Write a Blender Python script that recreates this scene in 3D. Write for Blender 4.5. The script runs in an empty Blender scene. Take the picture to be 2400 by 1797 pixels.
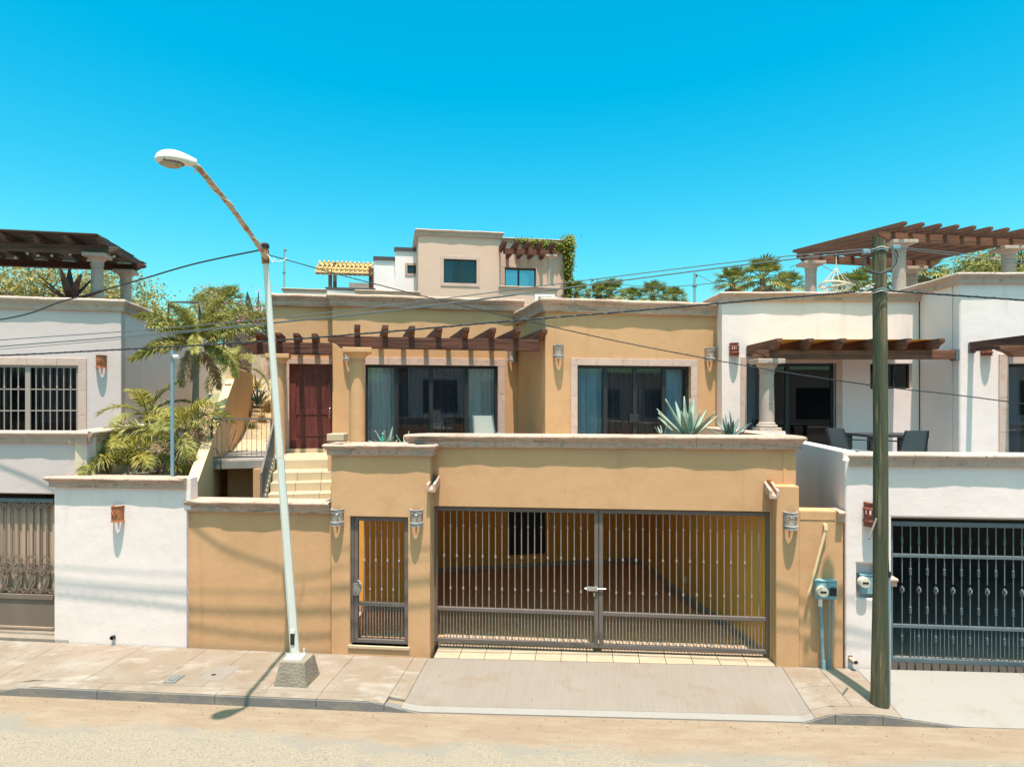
import bpy, math, random
from math import sin, cos, pi, radians, atan, sqrt, tan
from mathutils import Vector, Matrix
random.seed(7)
sc = bpy.context.scene
col = sc.collection
# ---------------------------------------------------------------- camera
CAMH = 4.2; FPX = 1600.0; CX = 1200.0; HY = 940.0
cam_d = bpy.data.cameras.new('camera'); cam = bpy.data.objects.new('camera', cam_d); col.objects.link(cam)
cam.location = (0, 0, CAMH); cam.rotation_euler = (radians(90), 0, 0)
cam_d.sensor_width = 36; cam_d.lens = 24.0; cam_d.shift_y = 41.5 / 2400; cam_d.clip_end = 3000; cam_d.clip_start = .1
sc.camera = cam
# ---------------------------------------------------------------- sky, sun, exposure
SUN_EL = 75.5
w = bpy.data.worlds.new('World'); sc.world = w; w.use_nodes = True
nt = w.node_tree; bg = nt.nodes['Background']
sky = nt.nodes.new('ShaderNodeTexSky'); sky.sky_type = 'NISHITA'; sky.sun_disc = False
sky.sun_elevation = radians(SUN_EL); sky.sun_rotation = pi; sky.altitude = 0; sky.air_density = 1.0; sky.dust_density = 3.0; sky.ozone_density = 0
tint = nt.nodes.new('ShaderNodeMix'); tint.data_type = 'RGBA'; tint.blend_type = 'MULTIPLY'
tint.inputs[0].default_value = 1.0; tint.inputs[7].default_value = (.84, 1.185, 1.03, 1)
nt.links.new(sky.outputs[0], tint.inputs[6])
sat = nt.nodes.new('ShaderNodeHueSaturation'); sat.inputs['Saturation'].default_value = 1.58; nt.links.new(tint.outputs[2], sat.inputs['Color'])
nt.links.new(sat.outputs[0], bg.inputs[0]); bg.inputs[1].default_value = .134
sl = bpy.data.lights.new('sun', 'SUN'); sl.energy = 5.0; sl.angle = radians(.53); sl.color = (1, .865, .765)
so = bpy.data.objects.new('sun', sl); col.objects.link(so); so.rotation_euler = (radians(90 - SUN_EL), 0, radians(5.5))
sc.view_settings.view_transform = 'Standard'; sc.view_settings.look = 'None'; sc.view_settings.gamma = 1
sc.view_settings.exposure = .84; sc.view_settings.use_curve_mapping = False
sc.cycles.max_bounces = 12; sc.cycles.diffuse_bounces = 9; sc.cycles.transparent_max_bounces = 12
# ---------------------------------------------------------------- frames
class Fr:
    def __init__(s, x, y, k=None, a=None):
        s.x, s.y = x, y; s.a = a if a is not None else atan(k)
        s.c, s.s = cos(s.a), sin(s.a)
    def hit(s, px, py, t=0.0):
        "pixel of the photograph -> (s, z) on the vertical plane at local depth t"
        u = (px - CX) / FPX
        lam = (t - s.x * s.s + s.y * s.c) / (s.c - u * s.s)
        X, Y = lam * u, lam
        return ((X - s.x) * s.c + (Y - s.y) * s.s, CAMH - (py - HY) / FPX * lam)
    def S(s, px, t=0.0): return s.hit(px, HY, t)[0]
    def Z(s, px, py, t=0.0): return s.hit(px, py, t)[1]
    def world(s, p): return Vector((s.x + p[0] * s.c - p[1] * s.s, s.y + p[0] * s.s + p[1] * s.c, p[2]))
    def local(s, X, Y): return ((X - s.x) * s.c + (Y - s.y) * s.s, -(X - s.x) * s.s + (Y - s.y) * s.c)
WF = Fr(0, 0, 0)
SF = Fr(0, 11.02, -.11)          # street line
UF = Fr(0, 17.6, .223)           # yellow house, upper floor
LF = Fr(-8.87, 15.5, .22)        # house on the left
RF = Fr(0, 15.5, 0)              # white house on the right
BF = Fr(0, 34, .18)              # houses up the hill
def at(px, py, d): return Vector(((px - CX) / FPX * d, d, CAMH - (py - HY) / FPX * d))
OFF = {}; FRM = {}
def thing(name, label, cat, fr=WF, base=(0, 0, 0), group=None, kind=None):
    o = bpy.data.objects.new(name, None); col.objects.link(o); o.empty_display_size = .2
    o.location = fr.world(base); o.rotation_euler = (0, 0, fr.a)
    OFF[o.name] = Vector(base); FRM[o.name] = fr
    tag(o, label, cat, group, kind); return o
def tag(o, label=None, cat=None, group=None, kind=None):
    if label: o['label'] = label
    if cat: o['category'] = cat
    if group: o['group'] = group
    if kind: o['kind'] = kind
    return o
class MB:
    def __init__(s): s.v = []; s.f = []
    def add(s, vs, fs):
        n = len(s.v); s.v += [tuple(v) for v in vs]; s.f += [tuple(i + n for i in f) for f in fs]; return s
    def box(s, x0, x1, y0, y1, z0, z1):
        if x0 > x1: x0, x1 = x1, x0
        if y0 > y1: y0, y1 = y1, y0
        if z0 > z1: z0, z1 = z1, z0
        return s.add([(x0, y0, z0), (x1, y0, z0), (x1, y1, z0), (x0, y1, z0), (x0, y0, z1), (x1, y0, z1), (x1, y1, z1), (x0, y1, z1)],
                     [(3, 2, 1, 0), (4, 5, 6, 7), (0, 1, 5, 4), (1, 2, 6, 5), (2, 3, 7, 6), (3, 0, 4, 7)])
    def hexa(s, b, t):
        "8 points: bottom ring ccw from above, top ring"
        return s.add(list(b) + list(t), [(3, 2, 1, 0), (4, 5, 6, 7), (0, 1, 5, 4), (1, 2, 6, 5), (2, 3, 7, 6), (3, 0, 4, 7)])
    def prism_x(s, poly, x0, x1):
        "poly of (y,z) extruded along x"
        n = len(poly)
        s.add([(x0, y, z) for y, z in poly] + [(x1, y, z) for y, z in poly],
              [tuple(range(n))[::-1], tuple(range(n, 2 * n))] + [(i, (i + 1) % n, n + (i + 1) % n, n + i) for i in range(n)]); return s
    def prism_y(s, poly, y0, y1):
        n = len(poly)
        s.add([(x, y0, z) for x, z in poly] + [(x, y1, z) for x, z in poly],
              [tuple(range(n)), tuple(range(n, 2 * n))[::-1]] + [(i, n + i, n + (i + 1) % n, (i + 1) % n) for i in range(n)]); return s
    def prism_z(s, poly, z0, z1):
        n = len(poly)
        s.add([(x, y, z0) for x, y in poly] + [(x, y, z1) for x, y in poly],
              [tuple(range(n))[::-1], tuple(range(n, 2 * n))] + [(i, (i + 1) % n, n + (i + 1) % n, n + i) for i in range(n)]); return s
    def tube(s, pts, r, n=8, cap=True, sq=None):
        pts = [Vector(p) for p in pts]; m = len(pts)
        rs = r if isinstance(r, (list, tuple)) else [r] * m
        up = None; rings = []
        for i, p in enumerate(pts):
            d = (pts[min(i + 1, m - 1)] - pts[max(i - 1, 0)])
            d = d.normalized() if d.length > 1e-9 else Vector((0, 0, 1))
            if up is None:
                up = Vector((0, 0, 1)) if abs(d.z) < .9 else Vector((1, 0, 0))
            a = d.cross(up)
            if a.length < 1e-6: a = d.orthogonal()
            a.normalize(); b = a.cross(d).normalized(); up = b
            ring = []
            for k in range(n):
                th = 2 * pi * (k + .5) / n
                e = 1 if sq is None else sq
                ring.append(p + a * cos(th) * rs[i] + b * sin(th) * rs[i] * e)
            rings.append(ring)
        fs = []
        for i in range(m - 1):
            for k in range(n):
                k2 = (k + 1) % n
                fs.append((i * n + k, i * n + k2, (i + 1) * n + k2, (i + 1) * n + k))
        if cap: fs += [tuple(range(n))[::-1], tuple(range((m - 1) * n, m * n))]
        return s.add([v for ring in rings for v in ring], fs)
    def lathe(s, prof, c=(0, 0, 0), n=24, a0=0, a1=2 * pi, cap=True):
        full = abs(a1 - a0 - 2 * pi) < 1e-6; k = n if full else n + 1
        vs = []; fs = []
        for r, z in prof:
            for i in range(k):
                th = a0 + (a1 - a0) * i / n
                vs.append((c[0] + r * cos(th), c[1] + r * sin(th), c[2] + z))
        for j in range(len(prof) - 1):
            for i in range(n):
                i2 = (i + 1) % k
                fs.append((j * k + i, j * k + i2, (j + 1) * k + i2, (j + 1) * k + i))
        if cap and full:
            fs += [tuple(range(k))[::-1], tuple(range((len(prof) - 1) * k, len(prof) * k))]
        return s.add(vs, fs)
    def sphere(s, c, r, n=10, m=6, sc=(1, 1, 1)):
        prof = [(max(1e-4, sin(pi * j / m)), -cos(pi * j / m)) for j in range(m + 1)]
        vs = []; fs = []
        for q, z in prof:
            for i in range(n):
                th = 2 * pi * i / n
                vs.append((c[0] + r * sc[0] * q * cos(th), c[1] + r * sc[1] * q * sin(th), c[2] + r * sc[2] * z))
        for j in range(m):
            for i in range(n):
                fs.append((j * n + i, j * n + (i + 1) % n, (j + 1) * n + (i + 1) % n, (j + 1) * n + i))
        return s.add(vs, fs)
    def wall(s, x0, x1, z0, z1, y0, y1, holes=()):
        "upright wall along x, front y0, back y1, rectangular holes (x0,x1,z0,z1) cut through"
        xs = sorted(set([x0, x1] + [min(max(h[i], x0), x1) for h in holes for i in (0, 1)]))
        zs = sorted(set([z0, z1] + [min(max(h[i], z0), z1) for h in holes for i in (2, 3)]))
        nx, nz = len(xs) - 1, len(zs) - 1
        def solid(i, j):
            if i < 0 or j < 0 or i >= nx or j >= nz: return False
            cx, cz = (xs[i] + xs[i + 1]) / 2, (zs[j] + zs[j + 1]) / 2
            return not any(h[0] < cx < h[1] and h[2] < cz < h[3] for h in holes)
        idx = {}; vs = []; fs = []
        def V(i, j, b):
            if (i, j, b) not in idx:
                idx[(i, j, b)] = len(vs); vs.append((xs[i], y1 if b else y0, zs[j]))
            return idx[(i, j, b)]
        for i in range(nx):
            for j in range(nz):
                if not solid(i, j): continue
                fs.append((V(i, j, 0), V(i + 1, j, 0), V(i + 1, j + 1, 0), V(i, j + 1, 0)))
                fs.append((V(i, j, 1), V(i, j + 1, 1), V(i + 1, j + 1, 1), V(i + 1, j, 1)))
                if not solid(i - 1, j): fs.append((V(i, j, 0), V(i, j + 1, 0), V(i, j + 1, 1), V(i, j, 1)))
                if not solid(i + 1, j): fs.append((V(i + 1, j, 0), V(i + 1, j, 1), V(i + 1, j + 1, 1), V(i + 1, j + 1, 0)))
                if not solid(i, j - 1): fs.append((V(i, j, 0), V(i, j, 1), V(i + 1, j, 1), V(i + 1, j, 0)))
                if not solid(i, j + 1): fs.append((V(i, j + 1, 0), V(i + 1, j + 1, 0), V(i + 1, j + 1, 1), V(i, j + 1, 1)))
        return s.add(vs, fs)
    def build(s, name, mat, parent=None, smooth=False, bevel=0, loc=None, fr=None, seg=2, ang=40):
        if parent is not None: off = OFF[parent.name]
        else: off = Vector((0, 0, 0))
        base = Vector(loc) if loc is not None else off
        me = bpy.data.meshes.new(name)
        if loc is not None: vs = s.v
        else: vs = [(a[0] - off.x, a[1] - off.y, a[2] - off.z) for a in s.v]
        me.from_pydata(vs, [], s.f); me.update()
        me.materials.append(M[mat] if isinstance(mat, str) else mat)
        if smooth:
            for p in me.polygons: p.use_smooth = True
            try: me.set_sharp_from_angle(angle=radians(ang))
            except Exception: pass
        o = bpy.data.objects.new(name, me); col.objects.link(o)
        if parent is not None:
            o.parent = parent; OFF[o.name] = off.copy(); FRM[o.name] = FRM.get(parent.name)
            if loc is not None: o.location = base - off
        elif fr is not None:
            o.location = fr.world(loc if loc is not None else (0, 0, 0)); o.rotation_euler = (0, 0, fr.a)
            OFF[o.name] = Vector(loc if loc is not None else (0, 0, 0)); FRM[o.name] = fr
        elif loc is not None: o.location = base; OFF[o.name] = base
        else: OFF[o.name] = Vector((0, 0, 0))
        if bevel:
            b = o.modifiers.new('bevel', 'BEVEL'); b.width = bevel; b.segments = seg; b.limit_method = 'ANGLE'; b.angle_limit = radians(50)
            b.harden_normals = False
        return o
def inst(o, loc, parent=None, rot=None):
    "a copy of a part that shares its mesh, at frame position loc"
    c = o.copy(); col.objects.link(c); p = parent or o.parent; c.parent = p
    c.location = Vector(loc) - OFF[p.name]
    if rot is not None: c.rotation_euler = rot
    OFF[c.name] = OFF[p.name].copy(); return c
def copy_thing(root, loc, rz, label, group=None, fr=None):
    r = root.copy(); col.objects.link(r); r.location = loc; r.rotation_euler = (0, 0, rz); r['label'] = label
    if group: r['group'] = group
    OFF[r.name] = OFF[root.name].copy()
    for ch in list(root.children):
        c = ch.copy(); col.objects.link(c); c.parent = r
        for g in list(ch.children):
            d = g.copy(); col.objects.link(d); d.parent = c
    return r
# ---------------------------------------------------------------- materials
M = {}
def srgb(r, g, b):
    f = lambda c: (c / 255 / 12.92) if c / 255 <= .04045 else ((c / 255 + .055) / 1.055) ** 2.4
    return (f(r), f(g), f(b))
def mat(name, base, rough=.8, metal=0, layers=(), bump=None, coord='Object', spec=.3, rnd=0, scale=(1, 1, 1), trans=0):
    """layers: (noise scale, colour, low, high, amount[, stretch xyz]); bump: list of (scale, strength, distance)"""
    m = bpy.data.materials.new(name); m.use_nodes = True; nt = m.node_tree; N = nt.nodes; L = nt.links
    b = N['Principled BSDF']; b.inputs['Roughness'].default_value = rough; b.inputs['Metallic'].default_value = metal
    b.inputs['Specular IOR Level'].default_value = spec
    if coord == 'World':
        tc = N.new('ShaderNodeNewGeometry'); vec = tc.outputs['Position']
    else:
        tc = N.new('ShaderNodeTexCoord'); vec = tc.outputs['Object']
    mp = N.new('ShaderNodeMapping'); mp.inputs['Scale'].default_value = scale; L.new(vec, mp.inputs[0]); vec = mp.outputs[0]
    rgb = N.new('ShaderNodeRGB'); rgb.outputs[0].default_value = (*base, 1); cur = rgb.outputs[0]
    if rnd:
        oi = N.new('ShaderNodeObjectInfo'); mr = N.new('ShaderNodeMapRange')
        mr.inputs[3].default_value = 1 - rnd; mr.inputs[4].default_value = 1 + rnd
        L.new(oi.outputs['Random'], mr.inputs[0])
        hs = N.new('ShaderNodeHueSaturation'); L.new(mr.outputs[0], hs.inputs['Value']); L.new(cur, hs.inputs['Color']); cur = hs.outputs[0]
    for ly in layers:
        sc_, c2, lo, hi, am = ly[:5]; st = ly[5] if len(ly) > 5 else (1, 1, 1); kind = ly[6] if len(ly) > 6 else 'noise'
        m2 = N.new('ShaderNodeMapping'); m2.inputs['Scale'].default_value = st; m2.inputs['Location'].default_value = ((sum(map(ord, name)) * 7 + int(sc_ * 10)) % 97 * .37, sc_, .3)
        L.new(vec, m2.inputs[0])
        if kind == 'voronoi':
            n = N.new('ShaderNodeTexVoronoi'); n.inputs['Scale'].default_value = sc_; fac = n.outputs['Distance']
        else:
            n = N.new('ShaderNodeTexNoise'); n.inputs['Scale'].default_value = sc_; n.inputs['Detail'].default_value = 5; n.inputs['Roughness'].default_value = .6; fac = n.outputs[0]
        L.new(m2.outputs[0], n.inputs['Vector'])
        r = N.new('ShaderNodeMapRange'); r.interpolation_type = 'SMOOTHSTEP'
        r.inputs[1].default_value = lo; r.inputs[2].default_value = hi; r.inputs[4].default_value = am
        if lo > hi:
            r.inputs[1].default_value = hi; r.inputs[2].default_value = lo; r.inputs[3].default_value = am; r.inputs[4].default_value = 0
        L.new(fac, r.inputs[0])
        mx = N.new('ShaderNodeMix'); mx.data_type = 'RGBA'; L.new(r.outputs[0], mx.inputs[0]); L.new(cur, mx.inputs[6]); mx.inputs[7].default_value = (*c2, 1)
        cur = mx.outputs[2]
    L.new(cur, b.inputs['Base Color'])
    if trans: # leaf translucency
        tb = N.new('ShaderNodeBsdfTranslucent'); L.new(cur, tb.inputs[0]); ms = N.new('ShaderNodeMixShader'); ms.inputs[0].default_value = trans
        out = N['Material Output']; L.new(b.outputs[0], ms.inputs[1]); L.new(tb.outputs[0], ms.inputs[2]); L.new(ms.outputs[0], out.inputs[0])
    prev = None
    for bp in (bump or ()):
        n = N.new('ShaderNodeTexNoise'); n.inputs['Scale'].default_value = bp[0]; n.inputs['Detail'].default_value = 4
        m3 = N.new('ShaderNodeMapping'); m3.inputs['Scale'].default_value = bp[3] if len(bp) > 3 else (1, 1, 1)
        L.new(vec, m3.inputs[0]); L.new(m3.outputs[0], n.inputs['Vector'])
        bu = N.new('ShaderNodeBump'); bu.inputs['Strength'].default_value = bp[1]; bu.inputs['Distance'].default_value = bp[2]
        L.new(n.outputs[0], bu.inputs['Height'])
        if prev: L.new(prev, bu.inputs['Normal'])
        prev = bu.outputs[0]
    if prev: L.new(prev, b.inputs['Normal'])
    M[name] = m; return m
ST = [(2.2, .35, .03), (40, .25, .008), (160, .2, .003)]
mat('stucco_yellow', (0.529, 0.298, 0.156), .9, layers=[(.5, (0.561, 0.324, 0.176), .4, .7, .8), (1.7, (0.488, 0.271, 0.139), .48, .68, .8), (9, (0.545, 0.314, 0.172), .5, .75, .35), (1.1, (0.424, 0.238, 0.132), .56, .74, .5, (3, 3, .3)), (.9, (0.360, 0.189, 0.088), .66, .80, .25), (22, (0.304, 0.166, 0.097), .68, .74, .35)], bump=[(2.2, .38, .03), (9, .12, .010), (40, .22, .008), (160, .2, .003)], coord='World')
mat('stucco_white', (.735, .62, .60), .9, layers=[(.6, (.69, .58, .555), .42, .7, .8), (1.3, (.56, .485, .455), .56, .78, .6, (2.5, 2.5, .3)), (7, (.65, .555, .53), .55, .75, .35), (1.9, (.48, .40, .33), .70, .82, .4), (26, (.40, .36, .33), .69, .75, .4)], bump=[(2.2, .38, .03), (9, .12, .010), (40, .22, .008), (160, .2, .003)], coord='World')
mat('stucco_left', (.555, .455, .445), .9, layers=[(.6, (.52, .425, .41), .42, .7, .7), (1.2, (.50, .41, .385), .6, .8, .5, (2, 2, .3)), (6, (.56, .465, .44), .6, .7, .4)], bump=ST, coord='World')
mat('stucco_ochre', (.80, .43, .085), .9, layers=[(.5, (.82, .45, .10), .4, .7, .8), (1.7, (.74, .39, .075), .55, .8, .6)], bump=ST, coord='World')  # yellow paint pushed to orange, standing in for light bouncing inside the garage
mat('stucco_tan', (.66, .455, .27), .9, layers=[(.6, (.60, .41, .24), .42, .7, .7)], bump=ST, coord='World')  # same yellow paint, lightened to imitate light bounced onto the lot wall
mat('stucco_beige', (.58, .49, .36), .9, layers=[(.7, (.50, .42, .31), .45, .7, .7)], bump=ST, coord='World')
mat('stucco_pink', (.58, .40, .325), .9, layers=[(.25, (.59, .40, .30), .5, .68, .8), (.35, (.47, .29, .19), .62, .8, .55, (1, 1, .6))], bump=ST, coord='World')
mat('paint_white', (.78, .70, .70), .85, layers=[(.6, (.74, .74, .74), .45, .7, .6)], bump=ST, coord='World')
CANL = [(3, (.50, .335, .265), .4, .66, .7), (9, (.28, .19, .145), .50, .68, .65, (1, 1, 2.5)), (2.3, (.16, .115, .09), .54, .70, .75, (.5, .5, 5)), (30, (.11, .06, .045), .60, .68, .8, (.6, 1, 1.3)), (.9, (.50, .385, .30), .5, .7, .4)]
mat('cantera', (.46, .305, .24), .85, layers=CANL, bump=[(14, .5, .02), (60, .5, .008)], coord='World', rnd=.09)
mat('cantera_pink', (.50, .355, .305), .85, layers=[(2.5, (.56, .42, .365), .4, .7, .7), (18, (.36, .18, .13), .61, .67, .85, (.5, 1, 1.4)), (7, (.43, .29, .245), .52, .70, .6)], bump=[(14, .3, .01), (60, .4, .006)], coord='World', rnd=.05)
mat('cantera_grey', (.42, .315, .265), .85, layers=[(2.5, (.48, .37, .315), .4, .7, .7), (16, (.15, .10, .08), .63, .67, .9, (1, 1, .7)), (5, (.32, .235, .195), .52, .72, .6), (2.3, (.20, .15, .12), .58, .74, .5, (.6, .6, 4))], bump=[(14, .4, .012), (60, .4, .006)], coord='World', rnd=.05)
mat('cantera_dirty', (.42, .31, .24), .88, layers=[(4, (.28, .22, .18), .45, .65, .8), (30, (.14, .09, .07), .62, .7, .7)], bump=[(14, .5, .02), (60, .5, .008)], coord='World', rnd=.08)
def wood(nm, base, dark, light, axis, rough=.75):
    st = [9, 9, 9]; st['xyz'.index(axis)] = .55
    mat(nm, base, rough, layers=[(1.6, dark, .42, .62, .8, tuple(st)), (4, light, .6, .75, .55, tuple(st)), (1.1, dark, .5, .75, .6)], bump=[(3, .7, .02, tuple(st)), (9, .4, .008, tuple(st))], rnd=.14)
for ax in 'xyz':
    wood('wood_dark_' + ax, (.125, .046, .030), (.052, .019, .014), (.20, .088, .058), ax)
    wood('wood_brown_' + ax, (.165, .068, .040), (.085, .034, .022), (.23, .108, .065), ax)
    wood('wood_grey_' + ax, (.125, .088, .07), (.05, .034, .028), (.25, .19, .15), ax)
mat('door_red', (.145, .033, .025), .42, layers=[(2.2, (.062, .013, .012), .42, .62, .8, (10, 10, .5)), (6, (.17, .045, .034), .6, .72, .6, (10, 10, .4))], bump=[(4, .3, .006, (10, 10, .5))], spec=.4)
mat('slat_brown', (.05, .034, .028), .6, bump=[(4, .3, .006, (10, 10, .5))])
mat('metal_grey', (.135, .108, .10), .5, layers=[(6, (.17, .142, .13), .5, .7, .5), (40, (.09, .075, .07), .6, .7, .5)], spec=.4, coord='World')
mat('metal_bar', (.235, .20, .195), .45, layers=[(6, (.15, .13, .13), .5, .7, .5)], spec=.5, coord='World')
mat('metal_blue', (.095, .122, .14), .45, layers=[(5, (.13, .155, .17), .45, .7, .6), (50, (.05, .07, .09), .6, .7, .5)], spec=.5, coord='World')
mat('metal_brown', (.155, .115, .092), .55, layers=[(1.2, (.20, .155, .125), .45, .7, .6, (2, 2, .3)), (9, (.15, .11, .09), .62, .75, .5)], spec=.4, coord='World')
mat('sheet_beige', (.42, .30, .225), .6, layers=[(1.6, (.32, .22, .16), .45, .7, .7, (4, 4, .4)), (5, (.30, .20, .14), .62, .75, .4, (4, 4, .5))], spec=.4, coord='World')
mat('frame_tan', (.33, .26, .225), .55, spec=.4)
mat('alu_dark', (.018, .018, .022), .4, spec=.5)
mat('steel', (.55, .54, .52), .35, metal=.9, layers=[(20, (.35, .34, .33), .5, .7, .5)])
mat('brass', (.5, .42, .32), .3, metal=.9)
mat('terracotta', (.36, .135, .062), .8, layers=[(8, (.28, .09, .04), .45, .65, .7), (30, (.46, .21, .11), .6, .7, .5)], bump=[(40, .3, .006)], rnd=.08)
mat('terracotta_red', (.27, .085, .058), .8, layers=[(8, (.20, .055, .04), .45, .65, .7), (30, (.36, .15, .11), .6, .7, .5)], bump=[(40, .3, .006)], rnd=.08)
mat('sconce_grey', (.37, .345, .33), .75, layers=[(14, (.20, .185, .175), .45, .62, .8), (50, (.50, .48, .46), .6, .7, .6)], bump=[(50, .4, .006)], rnd=.05)
mat('bulb', (.8, .78, .72), .2, spec=.5)
mat('concrete_block', (.215, .18, .145), .95, layers=[(5, (.275, .235, .185), .4, .65, .7), (45, (.16, .135, .11), .58, .70, .7)], bump=[(30, .8, .02), (120, .5, .008)], coord='World')
mat('galv_pipe', (.16, .27, .34), .45, layers=[(6, (.24, .33, .38), .5, .7, .6), (2, (.40, .33, .25), .62, .75, .4)], spec=.5, coord='World')
mat('meter_blue', (.20, .345, .405), .5, layers=[(9, (.25, .39, .44), .5, .7, .5), (4, (.34, .36, .34), .62, .75, .5)], spec=.4)
mat('meter_face', (.55, .50, .41), .4, layers=[(10, (.47, .41, .32), .5, .7, .5)], spec=.5)
mat('dark_plastic', (.022, .025, .03), .5)
mat('pvc_white', (.75, .75, .74), .4)
mat('pipe_beige', (.58, .44, .26), .6)
mat('ceramic', (.8, .8, .8), .2, spec=.6)
mat('rust_steel', (.30, .13, .05), .85, layers=[(14, (.14, .05, .025), .45, .65, .7)])
mat('lamp_pole', (.64, .62, .575), .5, layers=[(3, (.57, .55, .49), .45, .7, .6, (3, 3, .4)), (7, (.40, .20, .08), .665, .74, .8), (22, (.40, .30, .20), .66, .72, .5)], spec=.4, coord='World')
mat('lamp_arm', (.47, .39, .30), .7, layers=[(7, (.33, .15, .055), .47, .60, .9), (20, (.17, .07, .035), .60, .70, .7)], coord='World')
mat('lamp_head', (.66, .63, .55), .5, layers=[(9, (.56, .50, .40), .55, .7, .6)], spec=.4)
mat('lamp_lens', (.36, .29, .20), .3, layers=[(14, (.20, .15, .10), .5, .65, .7)], spec=.6)
mat('pole_wood', (.085, .08, .05), .92, layers=[(1.2, (.038, .052, .03), .4, .62, .8, (6, 6, .35)), (3.2, (.21, .155, .09), .50, .66, .85, (7, 7, .3)), (5, (.016, .014, .010), .61, .66, .95, (10, 10, .16)), (40, (.23, .23, .16), .70, .74, .5)], bump=[(3, 1, .03, (8, 8, .3)), (30, .5, .008)], coord='World')
mat('cable_black', (.02, .024, .03), .55, spec=.4)
mat('cable_grey', (.10, .115, .125), .5, spec=.4)
mat('wire_white', (.62, .58, .55), .5)
mat('fabric_white', (.80, .81, .82), .8)
mat('fabric_grey', (.12, .135, .145), .85, layers=[(220, (.18, .195, .205), .5, .6, .6)])
mat('table_dark', (.035, .035, .04), .45)
mat('rope_cream', (.62, .52, .42), .95)
mat('tile_floor', (.62, .36, .17), .4, layers=[(2, (.56, .315, .145), .4, .7, .6), (12, (.66, .43, .25), .6, .7, .4)], rnd=.045, spec=.35)
mat('tile_step', (.50, .38, .255), .5, layers=[(2, (.46, .34, .22), .4, .7, .6), (14, (.53, .41, .28), .6, .7, .4)], rnd=.04, coord='World')
mat('grout', (.36, .27, .18), .9)
mat('baseboard', (.42, .34, .25), .5)
mat('sand', (.40, .275, .16), .95, layers=[(1.5, (.33, .22, .12), .4, .65, .7), (14, (.36, .25, .15), .6, .72, .6), (90, (.30, .21, .13), .62, .7, .5)], bump=[(4, .6, .05), (30, .6, .02)], coord='World')
mat('soil', (.20, .145, .095), .95, layers=[(3, (.30, .22, .145), .45, .65, .7), (30, (.11, .08, .055), .6, .7, .6)], bump=[(8, .8, .04), (40, .6, .01)], coord='World')
mat('hill_ground', (.27, .215, .14), .95, layers=[(.2, (.15, .16, .08), .45, .6, .7), (1.5, (.36, .28, .17), .5, .7, .6)], coord='World')
LB = dict(rough=.55, spec=.35)
def leafmat(nm, c, c2, t=.25): mat(nm, c, layers=[(3.5, c2, .42, .62, .9), (11, tuple(x * .6 for x in c), .62, .74, .5)], trans=t, coord='World', **LB)
leafmat('leaf_palm', (.20, .20, .045), (.38, .33, .10))
leafmat('leaf_palm_yellow', (.34, .28, .05), (.16, .175, .045))
leafmat('leaf_dead', (.36, .235, .14), (.50, .37, .25), .15)
leafmat('leaf_fan', (.12, .155, .035), (.26, .24, .06))
leafmat('leaf_tree', (.15, .165, .035), (.30, .25, .05))
leafmat('leaf_acacia', (.25, .225, .07), (.42, .31, .07))
leafmat('leaf_vine', (.14, .18, .022), (.30, .24, .03))
leafmat('leaf_agave', (.205, .285, .225), (.33, .395, .31), .08)
leafmat('leaf_agave_dark', (.095, .155, .14), (.16, .225, .20), .08)
leafmat('leaf_purple', (.05, .028, .03), (.10, .055, .04), .1)
leafmat('grass_dry', (.36, .25, .11), (.26, .20, .08), .2)
leafmat('petal_pink', (.50, .10, .22), (.62, .30, .38), .3)
mat('bark', (.19, .145, .105), .95, layers=[(6, (.10, .075, .055), .45, .65, .8, (1, 1, 4))], bump=[(10, .8, .03, (1, 1, 4))], coord='World')
mat('bark_grey', (.23, .20, .165), .95, layers=[(6, (.14, .12, .095), .45, .65, .8, (1, 1, .5))], bump=[(10, .8, .02)], coord='World')
mat('stalk_green', (.16, .20, .07), .6, layers=[(4, (.24, .23, .09), .45, .7, .7)])
mat('roof_sheet', (.085, .058, .048), .75, layers=[(2, (.05, .035, .03), .4, .7, .7, (1, 6, 1)), (9, (.14, .105, .085), .6, .75, .5)], coord='World')
mat('tile_yellow', (.56, .38, .16), .85, layers=[(3, (.46, .28, .11), .45, .7, .7)], rnd=.2, trans=.12)
mat('trim_charcoal', (.065, .06, .062), .7)
mat('poly_yellow', (.55, .33, .07), .5, trans=.3)
mat('pot_dark', (.035, .028, .028), .6)
mat('bottle_green', (.03, .25, .20), .3)
mat('ac_white', (.75, .73, .70), .5)
mat('outlet', (.8, .8, .78), .4)
mat('litter', (.42, .22, .08), .9, layers=[(8, (.20, .11, .05), .4, .6, .9)], coord='World')
def glass(nm, tintc, ior=1.5, gain=1.0):
    m = bpy.data.materials.new(nm); m.use_nodes = True; nt = m.node_tree; N = nt.nodes; L = nt.links
    N.remove(N['Principled BSDF']); out = N['Material Output']
    tr = N.new('ShaderNodeBsdfTransparent'); tr.inputs[0].default_value = (*tintc, 1)
    gl = N.new('ShaderNodeBsdfGlossy'); gl.inputs['Roughness'].default_value = .015; gl.inputs[0].default_value = (gain, gain, gain, 1)
    fr = N.new('ShaderNodeFresnel'); fr.inputs[0].default_value = ior
    mx = N.new('ShaderNodeMixShader'); L.new(fr.outputs[0], mx.inputs[0]); L.new(tr.outputs[0], mx.inputs[1]); L.new(gl.outputs[0], mx.inputs[2]); L.new(mx.outputs[0], out.inputs[0])
    M[nm] = m
glass('glass', (.90, .94, .96), 1.5)
glass('glass_dark', (.6, .64, .68), 1.55)
glass('glass_clear', (.8, .85, .88), 1.6)
mat('curtain', (.78, .82, .82), .9, layers=[(2, (.55, .60, .60), .4, .7, .7, (8, 8, .3))], trans=.2)
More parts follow.
